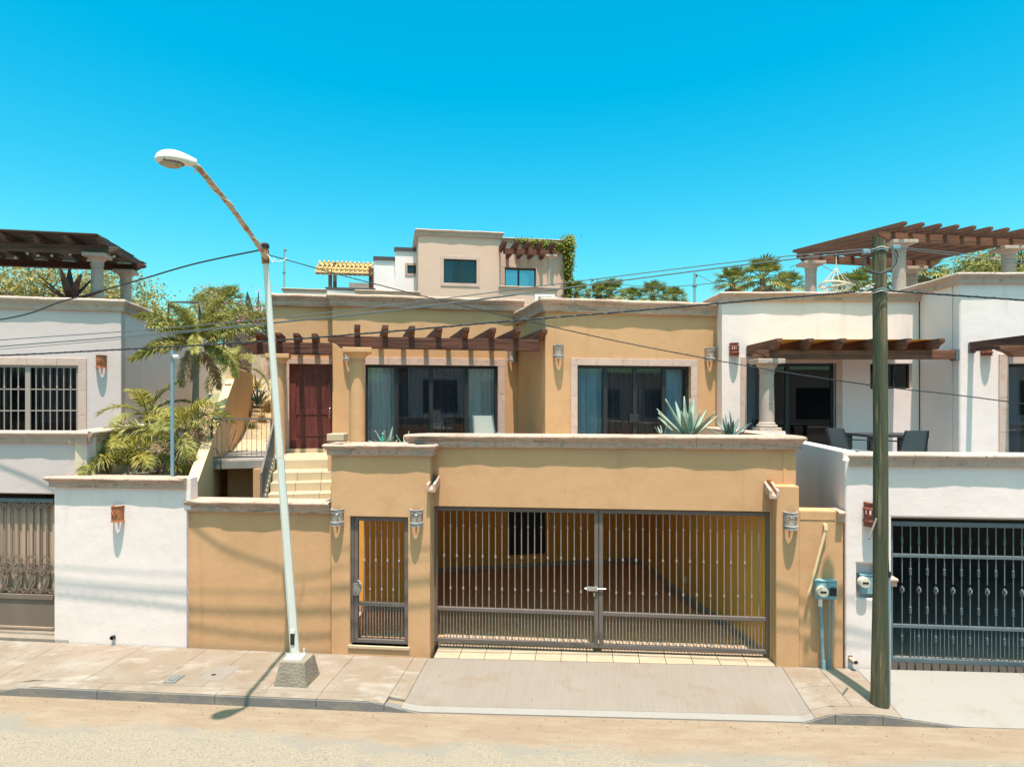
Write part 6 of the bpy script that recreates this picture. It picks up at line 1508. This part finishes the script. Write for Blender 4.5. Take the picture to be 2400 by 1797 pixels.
# --- agaves
c = at(1612, 1018, 11.72); rosette('large grey green agave with thorny leaves behind the balcony coping', (c.x, c.y, c.z - .08), 15, .72, .060, (.45, 1.5), 'leaf_agave', seed=21, curl=.12)
c = at(1560, 1020, 11.75); rosette('small agave pup at the foot of the large grey green agave', (c.x - .02, c.y, c.z - .08), 9, .28, .022, (.5, 1.45), 'leaf_agave', seed=22, curl=.1)
c = at(1712, 1022, 11.9); rosette('dark blue green agave with curved leaves in a dark pot', (c.x, c.y, c.z - .04), 11, .46, .036, (.35, 1.4), 'leaf_agave_dark', seed=23, curl=.8, pot=.2)
c = at(905, 1038, 12.3); rosette('grey green agave tips showing above the narrow gate block coping', (c.x, c.y, c.z - .12), 11, .40, .034, (.3, 1.4), 'leaf_agave', seed=24, curl=.25)
c = at(955, 1030, 12.4); rosette('agave tip at the left end of the long balcony wall', (c.x, c.y, c.z - .22), 8, .36, .030, (.5, 1.4), 'leaf_agave', seed=25, curl=.2)
c = at(165, 690, 17.2); rosette('dark purple broad leaved plant on the left roof by the column', (c.x, c.y, c.z - .15), 9, .95, .09, (.25, 1.3), 'leaf_purple', name='roof_plant', cat='plant', seed=26, curl=.15, thick=False, pot=.22)
# --- bank behind the platform
def bank(px, d, dz=0): x = (px - CX) / FPX * d; return (x, d, 3.02 + .235 * (d - 18.5) + dz)
rosette('variegated yucca on the sand bank behind the railing', bank(606, 22.6, .1), 22, .75, .035, (.1, 1.4), 'leaf_agave_dark', name='yucca', cat='yucca', seed=31, curl=.35)
rosette('pale spiky yucca higher on the sand bank', bank(600, 25.0, .1), 20, .65, .03, (.1, 1.4), 'leaf_acacia', name='yucca', cat='yucca', seed=32, curl=.5)
for i, (px, d, L_, lab) in enumerate(((615, 20.6, .55, 'dry straw coloured grass tuft at the edge of the ramp'), (628, 22.0, .65, 'dry grass tuft beside the variegated yucca'), (625, 27.5, 1.0, 'tall dry grass tuft at the top of the sand bank'), (578, 21.3, .4, 'short dry grass tuft near the sloping yellow wall'), (590, 20.0, .35, 'low green grass tuft on the sand by the ramp'))):
    tuft(lab, bank(px, d, -.02), 120, L_, 'grass_dry' if i < 4 else 'leaf_tree', 40 + i, grp='grass tufts on the sand bank')
tuft('small reddish flowering tuft on the sand just behind the ramp', bank(598, 20.4, 0), 50, .3, 'petal_pink', 47, cat='flower', name='flower_tuft')
# picket fence on the hill
o = thing('picket_fence', 'dark picket fence climbing the bank behind the palms', 'fence', WF, tuple(at(560, 780, 24)))
for i in range(8):
    c = at(548 + i * 5.5, 800 + i * 7, 24 - .15 * i); MB().box(c.x - .045, c.x + .035, c.y - .02, c.y + .02, c.z - .8, c.z + .75).build('picket', 'wood_grey_z', o)
for dz in (-.3, .4): MB().tube([at(545, 800, 24.05) + Vector((0, 0, dz)), at(590, 856, 22.9) + Vector((0, 0, dz))], .03, 4).build('rail', 'wood_grey_x', o)
o = thing('retaining_wall', 'curved pinkish rendered retaining wall at the top of the sand bank', 'wall', WF, tuple(at(615, 840, 28)))
m = MB(); A_ = [at(590 + 5 * i, 870, 28 - .8 * sin(i / 11 * pi)) for i in range(12)]
for p in A_: m.v += [(p.x, p.y, 4.5), (p.x, p.y, 6.75 - .0), (p.x, p.y + .25, 6.75), (p.x, p.y + .25, 4.5)]
for i in range(11):
    for k in range(3): a = 4 * i + k; m.f.append((a, a + 4, a + 5, a + 1))
m.build('wall', 'stucco_pink', o, smooth=True)
# bougainvillea and shrubs between the houses
tree('flowering bougainvillea bush behind the street lamp pole', bank(622, 30, 0), 2.6, 1.9, (1.5, 1.3, 1.1), 5200, 'leaf_tree', 51, .06, .05, 'bougainvillea', clumps=34)
random.seed(52); m = MB(); bc = Vector(bank(622, 30, 1.9))
for i in range(230):
    v = Vector((random.gauss(0, .75), random.gauss(0, .6) - .4, random.gauss(.1, .6))); p = bc + v; a = Vector((random.uniform(-1, 1), random.uniform(-1, 1), random.uniform(-1, 1))).normalized(); b_ = a.orthogonal(); n_ = len(m.v); s_ = .05
    m.v += [tuple(p - a * s_), tuple(p + b_ * s_), tuple(p + a * s_), tuple(p - b_ * s_)]; m.f.append((n_, n_ + 1, n_ + 2, n_ + 3))
bo = [x for x in bpy.data.objects if x.name.startswith('bougainvillea')][0]; OFF[bo.name] = Vector(bo.location); m.build('blossoms', 'petal_pink', bo)
tree('rounded green shrub behind the foxtail palm', bank(520, 31, 0), 2.6, 2.0, (1.9, 1.5, 1.3), 6000, 'leaf_tree', 53, .07, .06, 'shrub', clumps=36)
tree('grey bare twiggy shrub beside the dark frame on the hill', bank(505, 34, 0), 2.6, 2.2, (1.0, .9, 1.1), 1500, 'leaf_dead', 54, .05, .06, 'shrub', clumps=60, bark='bark_grey')
o = thing('fence_frame', 'dark rectangular metal frame standing behind the foxtail palm', 'frame', WF, tuple(at(450, 740, 27)))
a_, b_, c_, d_ = at(395, 708, 30), at(468, 708, 28), at(478, 760, 26.5), at(395, 800, 30)
MB().tube([d_, a_, b_, b_ + Vector((0, 0, -1.6))], .05, 4).build('frame_bar', 'trim_charcoal', o); MB().tube([b_, at(474, 735, 26.5), at(474, 800, 26.5)], .05, 4).build('frame_bar', 'trim_charcoal', o)
MB().add([tuple(b_ + Vector((.02, 0, 0))), tuple(at(474, 736, 26.5)), tuple(at(474, 800, 26.5)), tuple(b_ + Vector((.02, 0, -1.6)))], [(0, 1, 2, 3)]).build('shade_cloth', 'trim_charcoal', o)
# trees behind the roofs
tree('wispy acacia tree behind the left roof pergola', (-21.5, 31, 6.0), 4.6, 3.0, (5.2, 3, 1.75), 17000, 'leaf_acacia', 61, .085, .16, 'acacia_tree', clumps=110, thin=.42)
tree('yellow green acacia tree behind the left house corner', (-16.6, 30, 5.6), 3.6, 1.9, (1.9, 1.8, 1.3), 7500, 'leaf_acacia', 62, .075, .12, 'acacia_tree', clumps=60, thin=.45)
tree('dense round green tree behind the right white house', (22.4, 34, 6.6), 4.8, 2.75, (3.1, 2.6, 1.9), 16000, 'leaf_tree', 63, .105, .2, 'broadleaf_tree', clumps=100, thin=.5)
tree('green tree at the right edge behind the last stone column', (27.8, 34, 6.6), 4.2, 2.6, (1.9, 2, 1.7), 8000, 'leaf_tree', 64, .105, .2, 'broadleaf_tree', clumps=50, thin=.5)
def fp_(px, py, d, R_, seed, lab, nl=26, skirt=10, r=.14): t_ = at(px, py, d); fan_palm(lab, t_, max(1.5, t_.z - hz(t_.x, d) + .3), nl, R_, seed, skirt, r)
fp_(1717, 664, 33, 1.05, 71, 'fan palm with brown skirt left of its larger neighbour behind the white roof', skirt=34)
fp_(1788, 656, 31, 1.25, 72, 'largest fan palm behind the white roof left of the roof pergola', skirt=14)
fp_(1848, 672, 33, .95, 73, 'smaller fan palm close to the left column of the roof pergola')
fp_(1432, 690, 36, 1.05, 74, 'fan palm with brown skirt right of the vine covered house', skirt=26); fp_(1402, 692, 37, .9, 75, 'small fan palm tucked behind the brown skirted palm right of the vine covered house')
fp_(1352, 690, 36, .9, 76, 'palm showing just right of the hanging vine', skirt=2); fp_(1480, 702, 38, .9, 77, 'low fan palm left of the grey mast above the yellow cornice', skirt=3); fp_(1530, 698, 37, 1.15, 78, 'fan palm in the middle of the row above the yellow cornice', skirt=3); fp_(1580, 702, 38, .95, 79, 'rightmost low fan palm above the yellow cornice', skirt=3)
fp_(2060, 655, 32, 1.3, 80, 'fan palm behind the utility pole under the roof pergola', skirt=8); fp_(2000, 680, 30, 1.1, 81, 'drooping palm left of the utility pole near the hammock chair', skirt=2); fp_(1973, 664, 36, .6, 82, 'tiny distant palm beside the hammock chair', skirt=0)
fp_(2325, 590, 36, 1.2, 83, 'palm with hanging dark skirt beside the rightmost stone column', nl=14, skirt=22); fp_(2392, 600, 36, 1.2, 84, 'palm cut by the right edge of the picture', skirt=6); fp_(2165, 640, 33, 1.2, 87, 'fan palm at the left flank of the dense round tree', skirt=3)
fp_(498, 700, 36, .75, 85, 'fan palm on the hill left of the yellow house', skirt=6); fp_(537, 708, 35, 1.05, 86, 'second fan palm on the hill left of the yellow house', skirt=4); fp_(470, 712, 38, .7, 88, 'farther fan palm above the foxtail palm', skirt=4)
# banana like upright leaves
random.seed(90); c = at(592, 735, 31); o = thing('banana_plant', 'upright blue green banana leaves left of the yellow cornice', 'plant', WF, (c.x, c.y, c.z - 1.2))
for i in range(7):
    az = i * 2.4; P = []; p = c + Vector((0, 0, -1.2)); e = 1.45 - .08 * i
    for k in range(8): P.append(p.copy()); ee = e - .09 * i * k / 7 * 1.2; p = p + Vector((cos(ee) * cos(az), cos(ee) * sin(az), sin(ee))) * .32
    m = MB(); leaf_strip(m, P, [.03, .04, .12, .16, .17, .15, .1, .01], .35, Vector((-sin(az), cos(az), 0))); m.build('leaf', 'leaf_agave_dark', o, smooth=True)
# ---------------------------------------------------------------- houses up the hill (BF)
B = BF.S; Zb = BF.Z
bh_ = thing('pink_house', 'pinkish two-storey hillside house with stone cornice and dark windows', 'house', BF, (0, 2, 5))
t0_, t1_ = B(980), B(1174); zt_ = Zb(1075, 541); w0, w1 = B(1040), B(1117); wz0, wz1 = Zb(1078, 664), Zb(1078, 608)
MB().wall(t0_, t1_, 5, zt_ - .1, 0, .3, [(w0, w1, wz0, wz1)]).build('wall', 'stucco_pink', bh_, bevel=.02)
MB().box(t0_, t0_ + .3, .302, 6, 5, zt_ - .1).build('wall', 'stucco_pink', bh_); MB().box(t1_ - .3, t1_, .302, 6, 5, zt_ - .1).build('wall', 'stucco_pink', bh_); MB().box(t0_, t1_, .31, 6, zt_ - .7, zt_ - .5).build('roof', 'concrete_pale', bh_)
MB().box(t0_ + .3, t1_ - .3, 1.5, 1.6, 5, zt_ - .8).build('partition', 'interior', bh_)
coping(bh_, (t0_, 0), (t1_, 0), zt_, .3, .16, .35, 'cantera_grey', m0=1, m1=1, pl=1.2); coping(bh_, (t0_, 6), (t0_, 0), zt_, .3, .16, .3, 'cantera_grey', m1=1, pl=1.5)
stone_frame(bh_, w0, w1, wz0, wz1, .15, 0, 'cantera_pink', sill=True, nt_=2, ns=2); glazed(bh_, w0, w1, wz0, wz1, .08, [(w0 + w1) / 2 - .05], fw=.06, gl='glass_dark')
curtain(bh_, w0 + .05, w0 + .45, wz0, wz1, .35, 'curtain_blue'); MB().box((w0 + w1) / 2, w1 - .05, .3, .34, wz0, wz0 + .75).build('blind', 'fabric_grey', bh_)
# recessed wing with terrace
tr = 1.5; p0_, p1_ = t1_ + .002, B(1330, tr); zw = Zb(1250, 560, tr); v0, v1 = B(1183, tr), B(1256, tr); vz0, vz1 = Zb(1220, 680, tr), Zb(1220, 628, tr)
MB().wall(p0_, p1_, 5, zw - .1, tr, tr + .3, [(v0, v1, vz0, vz1)]).build('wall', 'stucco_pink', bh_, bevel=.02); MB().box(p1_ - .3, p1_, tr + .302, 7, 5, zw - .1).build('wall', 'stucco_pink', bh_); MB().box(p0_, p1_ - .3, tr + .31, 7, zw - .6, zw - .4).build('roof', 'concrete_pale', bh_)
coping(bh_, (p0_, tr), (p1_, tr), zw, .2, .14, .35, 'cantera_grey', m1=1, pl=1.4)
stone_frame(bh_, v0, v1, vz0, vz1, .13, tr, 'cantera_pink', nt_=2, ns=2); glazed(bh_, v0, v1, vz0, vz1, tr + .08, [v0 + (v1 - v0) * .45], fw=.06, gl='glass_dark')
ta = -.9; zpt = Zb(1240, 672, ta); x1_ = B(1306, ta)
MB().box(B(1170, ta), x1_, ta, ta + .2, 5, zpt - .1).build('wall', 'stucco_pink', bh_, bevel=.02); coping(bh_, (B(1170, ta), ta), (x1_, ta), zpt, .18, .1, .25, 'cantera_grey', m1=1, pl=1.4)
MB().box(x1_ - .2, x1_, ta + .2, tr - .01, 5, zpt - .1).build('wall', 'stucco_pink', bh_); MB().box(t1_, x1_ - .21, ta + .21, tr, 5, zpt - .8).build('terrace_floor', 'concrete_pale', bh_)
pg = thing('pergola', 'small dark pergola on the terrace of the pinkish hillside house', 'pergola', BF, (B(1240, ta), ta, zpt))
pb0, pb1 = Zb(1240, 597, ta + .2), Zb(1240, 589, ta + .2) + .08
beam_x(MB(), t1_ + .003, B(1307, ta), ta + .1, ta + .28, pb0, pb1, False, True).build('beam', 'wood_dark_x', pg)
for px in (1184, 1213, 1240, 1268, 1298): x = B(px, ta - .5); MB().prism_x(rafter_poly(tr - .003, ta - .5, pb1 + .001, pb1 + .24), x - .09, x + .09).build('rafter', 'wood_dark_y', pg)
column(pg, (B(1290, ta + .19), ta + .19), zpt - .02, pb0, .15, 'cantera_grey', cap=.27)
# vine over the wing
random.seed(95); vn = thing('climbing_vine', 'green vine trailing along the cornice and hanging from the hillside house corner', 'vine', BF, (p1_, tr, zw)); m = MB()
def vleaf(x, y, z, s_=.09):
    a = Vector((random.uniform(-1, 1), random.uniform(-.6, .3), random.uniform(-1, 1))).normalized(); b_ = a.orthogonal().normalized(); n_ = len(m.v); p = Vector((x, y, z)); m.v.extend([tuple(p - a * s_), tuple(p + b_ * s_ * .7), tuple(p + a * s_), tuple(p - b_ * s_ * .7)]); m.f.append((n_, n_ + 1, n_ + 2, n_ + 3))
for i in range(1500): f = random.random() ** .7; x = B(1205, tr) + (p1_ - B(1205, tr)) * f; vleaf(x, tr - .1 - random.random() * .25, zw - .12 - .35 * f + random.gauss(0, .06 + .07 * f), .06)
for i in range(4200): f = random.random() ** 1.3; vleaf(p1_ + random.gauss(.02, .16 * (1 - f * .75)), tr - .15 + random.gauss(0, .2), zw + .05 - 4.1 * f + random.gauss(0, .1), .065)
m.build('leaves', 'leaf_vine', vn); MB().tube([(B(1205, tr), tr - .1, zw - .15), (p1_ + .02, tr - .15, zw - .3), (p1_ + .08, tr - .18, zw - 2), (p1_ + .1, tr - .18, zw - 4)], .03, 6).build('stem', 'bark', vn)
# lower wall of the pink house and white neighbour
MB().box(B(835, -1.5), t0_ + 1, -1.5, -1.2, 5, Zb(900, 681, -1.5) - .1).build('wall', 'stucco_pink', bh_); coping(bh_, (B(832, -1.5), -1.5), (B(985, -1.5), -1.5), Zb(900, 681, -1.5), .2, .12, .3, 'cantera_grey', pl=1.5)
wh = thing('white_hill_house', 'white hillside house with charcoal trim left of the pinkish house', 'house', BF, (B(920, 3), 3, 5))
for (xa, xb, top, t__) in ((877, 927, 602, 3.0), (926, 1000, 581, 2.7)):
    zz = Zb((xa + xb) / 2, top, t__); holes = []
    if xa == 926: hw0, hw1 = B(955, t__), B(975, t__); holes = [(hw0, hw1, Zb(960, 641, t__), Zb(960, 622, t__))]
    MB().wall(B(xa, t__), B(xb, t__), 5, zz - .1, t__, t__ + .3, holes).build('wall', 'paint_white', wh); MB().box(B(xa, t__), B(xb, t__), t__ + .31, t__ + 4, zz - .5, zz - .3).build('roof', 'concrete_pale', wh)
    MB().box(B(xa, t__) - .05, B(xb, t__) + .05, t__ - .07, t__ + .35, zz - .18, zz).build('trim', 'trim_charcoal', wh); MB().box(B(xa, t__), B(xa, t__) + .3, t__ + .302, t__ + 4, 5, zz - .1).build('wall', 'paint_white', wh)
    if holes: h_ = holes[0]; stone_frame(wh, *h_, .13, t__, 'cantera_grey', sill=True, nt_=1, ns=1); glazed(wh, *h_, t__ + .08, [], fw=.05, gl='glass_dark'); MB().box(h_[0] - .1, h_[1] + .1, t__ + .8, t__ + .9, h_[2] - .1, h_[3] + .1).build('interior', 'interior', wh)
zz = Zb(800, 674, 1.5); MB().box(B(764, 1.5), B(880, 1.5), 1.5, 5, 5, zz - .1).build('wall', 'paint_white', wh); MB().box(B(762, 1.5), B(880, 1.5), 1.45, 1.8, zz - .14, zz).build('trim', 'trim_charcoal', wh)
zz = Zb(840, 663, 3.5); MB().box(B(818, 3.5), B(870, 3.5), 3.5, 6, 5, zz).build('block', 'stucco_white', wh)
zz = Zb(700, 676, -1); lwb = thing('pale_roof_house', 'pale flat roof parapet showing above the left yellow cornice', 'house', BF, (B(700, -1), 0, 5))
MB().box(B(664, -1), B(765, -1), -1, 3, 5, zz - .08).build('wall', 'stucco_white', lwb); coping(lwb, (B(664, -1), -1), (B(765, -1), -1), zz, .15, .1, .3, 'cantera_grey', m0=1, pl=1.5)
# tile roofed pergola
tp = thing('tiled_pergola', 'open pergola roofed with rows of yellow clay tiles on timber posts', 'pergola', BF, (B(790, 2), 2, 7))
xa, xb = B(740, 2.0), B(870, 2.0); zf, zk = Zb(800, 638, 2.0), Zb(800, 611, 4.4)
nrow, ncol = 4, 12; tm = MB().lathe([(.17, 0), (.14, .50)], (0, 0, 0), 8, a0=0, a1=pi, cap=False); ft = None
for j in range(nrow):
    for i in range(ncol):
        x = xa + (xb - xa) * (i + .5) / ncol - .12 * j * 0; y = 2.0 + 2.4 * j / nrow; z = zf + (zk - zf) * j / nrow + .035 * (j % 2)
        if ft is None: ft = tm.build('roof_tile', 'tile_yellow', tp, loc=(x, y, z), smooth=True); ft.rotation_euler = (radians(-66), 0, 0); s_ = ft.modifiers.new('thickness', 'SOLIDIFY'); s_.thickness = .025
        else: inst(ft, (x, y, z), rot=(radians(-66), 0, 0))
for px in (773,): 
    for yy in (2.3, 4.0): x = B(774 if yy < 3 else 785, yy); MB().box(x - .09, x + .09, yy - .09, yy + .09, 5.5, zf - .05 + (zk - zf) * (yy - 2) / 2.4).build('post', 'wood_grey_z', tp)
x = B(870, 2.3); MB().box(x - .12, x + .12, 2.2, 2.45, 5.5, zf + .3).build('post', 'wood_brown_z', tp)
for j in range(4): y = 2.1 + 2.2 * j / 3; MB().box(xa, xb, y - .05, y + .05, zf - .12 + (zk - zf) * j / 3.3, zf - .02 + (zk - zf) * j / 3.3).build('batten', 'wood_grey_x', tp)
# masts
def mast(px, py0, py1, d, lab, r=.04):
    a_, b_ = at(px, py1, d), at(px, py0, d); o = thing('roof_mast', lab, 'mast', WF, (a_.x, a_.y, a_.z - .6)); MB().tube([(a_.x, a_.y, a_.z - .6), b_], r, 8).build('tube', 'steel', o, smooth=True)
    zz = a_.z + (b_.z - a_.z) * .45; MB().tube([(a_.x, a_.y, zz), (a_.x, a_.y, zz + .06)], r * 1.6, 8).build('clamp', 'metal_grey', o); MB().sphere((a_.x + .06, a_.y, b_.z - .1), .06, 8, 6).build('insulator', 'metal_grey', o)
mast(666, 582, 690, 33, 'tall grey mast rising left of the tile roofed pergola', .045); mast(1386, 652, 705, 34, 'thin grey mast right of the vine covered house', .035); mast(1628, 640, 700, 26, 'grey mast above the white roof edge near the fan palms', .05)
cable('thin dark wire sagging between the two grey masts', [(1390, 654, 33.9), (1470, 668, 31), (1550, 672, 28.5), (1628, 668, 26.5), (1700, 660, 26)], .014, 'cable_grey'); cable('thin wire running down from the grey mast to the white roof', [(1630, 642, 26), (1670, 662, 25), (1692, 680, 24)], .012, 'cable_grey')
cable('thin wire stretched behind the left column of the roof pergola', [(1850, 628, 28), (1900, 612, 27), (1960, 640, 26.5), (2010, 662, 26)], .012, 'cable_grey')
c = at(1277, 694, 20.5); o = thing('roof_vent_box', 'small white roof unit on the yellow house edge', 'roof unit', WF, tuple(c)); MB().box(c.x - .3, c.x + .3, c.y, c.y + .5, c.z - .6, c.z + .05).build('casing', 'ac_white', o, bevel=.02); MB().box(c.x - .2, c.x + .2, c.y - .01, c.y - .001, c.z - .2, c.z - .02).build('grille', 'metal_grey', o)
# ---------------------------------------------------------------- houses across the street, mirrored in the glass
def opposite(label, x0, x1, yf, h, h2, matn, wins):
    o = thing('opposite_house', label, 'house', WF, ((x0 + x1) / 2, yf - 3, -.2), group='houses across the street')
    f = Fr(0, yf, 0); W2 = []
    MB().box(x0, x1, yf - .3, yf, -.3, h2).build('street_wall', matn, o, bevel=.02)
    y2 = yf - 2.2; m = MB().wall(x0 + .3, x1 - .3, -.3, h, y2, y2 - .3, [(a, b, c, d) for a, b, c, d in wins]); m.build('wall', matn, o)
    MB().box(x0 + .3, x1 - .3, y2 - 7, y2 - 6.7, -.3, h).build('wall', matn, o); MB().box(x0 + .3, x1 - .3, y2 - 6.7, y2 - .32, h - .6, h - .4).build('roof', 'concrete_pale', o)
    MB().box(x0 + .2, x1 - .2, y2 - .35, y2 + .1, h, h + .2).build('cornice', 'cantera_grey', o, bevel=.03); MB().box(x0 - .05, x1 + .05, yf - .35, yf + .08, h2, h2 + .18).build('coping', 'cantera_grey', o, bevel=.03)
    for a, b, c, d in wins: MB().box(a, b, y2 - .2, y2 - .15, c, d).build('window', 'alu_dark', o)
opposite('white house across the street mirrored in the sliding doors', -15, -5.2, -6.0, 6.3, 2.6, 'stucco_white', [(-13, -10.5, 3.2, 5.2), (-9, -7, 3.4, 5.2)])
opposite('low pinkish house across the street mirrored in the sliding doors', -4.8, 4.2, -6.8, 5.2, 2.2, 'stucco_pink', [(-3.4, -1.2, 2.9, 4.6), (.6, 2.9, 2.9, 4.6)])
opposite('tall white house across the street mirrored in the right glass doors', 4.8, 15, -6.4, 7.0, 2.9, 'paint_white', [(6, 8.4, 3.4, 5.6), (10, 12.8, 3.4, 5.6)])
opposite('beige house farther left across the street mirrored in the glass', -26, -15.4, -5.0, 6.0, 2.4, 'stucco_beige', [(-24, -21.5, 3.2, 5), (-19.5, -17, 3.2, 5)])
opposite('white house at the left end across the street mirrored in the glass', -38, -26.4, -4.0, 6.8, 2.8, 'stucco_white', [(-35, -32, 3.4, 5.4)])
opposite('pinkish house farther right across the street mirrored in the glass', 15.4, 26, -7.4, 5.9, 2.4, 'stucco_pink', [(17, 19.5, 3.1, 5), (21.5, 24, 3.1, 5)])
opposite('white house at the right end across the street mirrored in the glass', 26.4, 38, -8.4, 6.6, 2.8, 'stucco_white', [(29, 32, 3.4, 5.4)])
# ---------------------------------------------------------------- fallen petals, leaves and grit on the street
random.seed(99); m = MB(); m2 = MB(); m3 = MB()
def gz_(s, t): return roadz(s, t) if t < tk(s) - .02 else walk(s, t)
def scrap(mm, s, t, z, sz):
    P = SF.world((s, t, z + .006)); a = random.uniform(0, 2 * pi); n_ = len(mm.v)
    for k, rr in enumerate((1, .6, 1.1, .5)): th = a + k * pi / 2; mm.v.append((P.x + rr * sz * cos(th), P.y + rr * sz * sin(th), P.z + random.uniform(0, sz * .6)))
    mm.f.append((n_, n_ + 1, n_ + 2, n_ + 3))
for i in range(170):
    s = random.uniform(-8, 8); t = tk(s) - abs(random.gauss(.08, .22)) - .03 if i % 5 else random.uniform(tk(s), -.05); scrap(m, s, t, gz_(s, t), random.uniform(.006, .018))
for i in range(30): s = random.uniform(-7, 5); t = random.choice((random.uniform(tk(s), -.02), tk(s) - random.uniform(.05, .6))); scrap(m2, s, t, gz_(s, t), random.uniform(.010, .017))
for i in range(16): s = random.uniform(-.3, 2.6); t = random.uniform(.6, 2.2); scrap(m2, s, t, GZ + .006, random.uniform(.018, .03))
for i in range(700):
    s = random.uniform(-8, 8); t = tk(s) - random.uniform(.02, 2.2); P = SF.world((s, t, roadz(s, t) + .004)); m3.sphere(tuple(P), random.uniform(.003, .008), 5, 3, (1.2, 1, .7))
for mm, nm, mt, lab in ((m, 'leaf_litter', 'litter', 'dry brown leaf scraps swept along the kerb'), (m2, 'fallen_petals', 'petal_pink', 'small magenta petals scattered on the pavement'), (m3, 'gravel', 'concrete_block', 'loose grit scattered over the sandy road')):
    tag(mm.build(nm, mt), lab, 'litter' if mm is not m3 else 'gravel', kind='stuff')
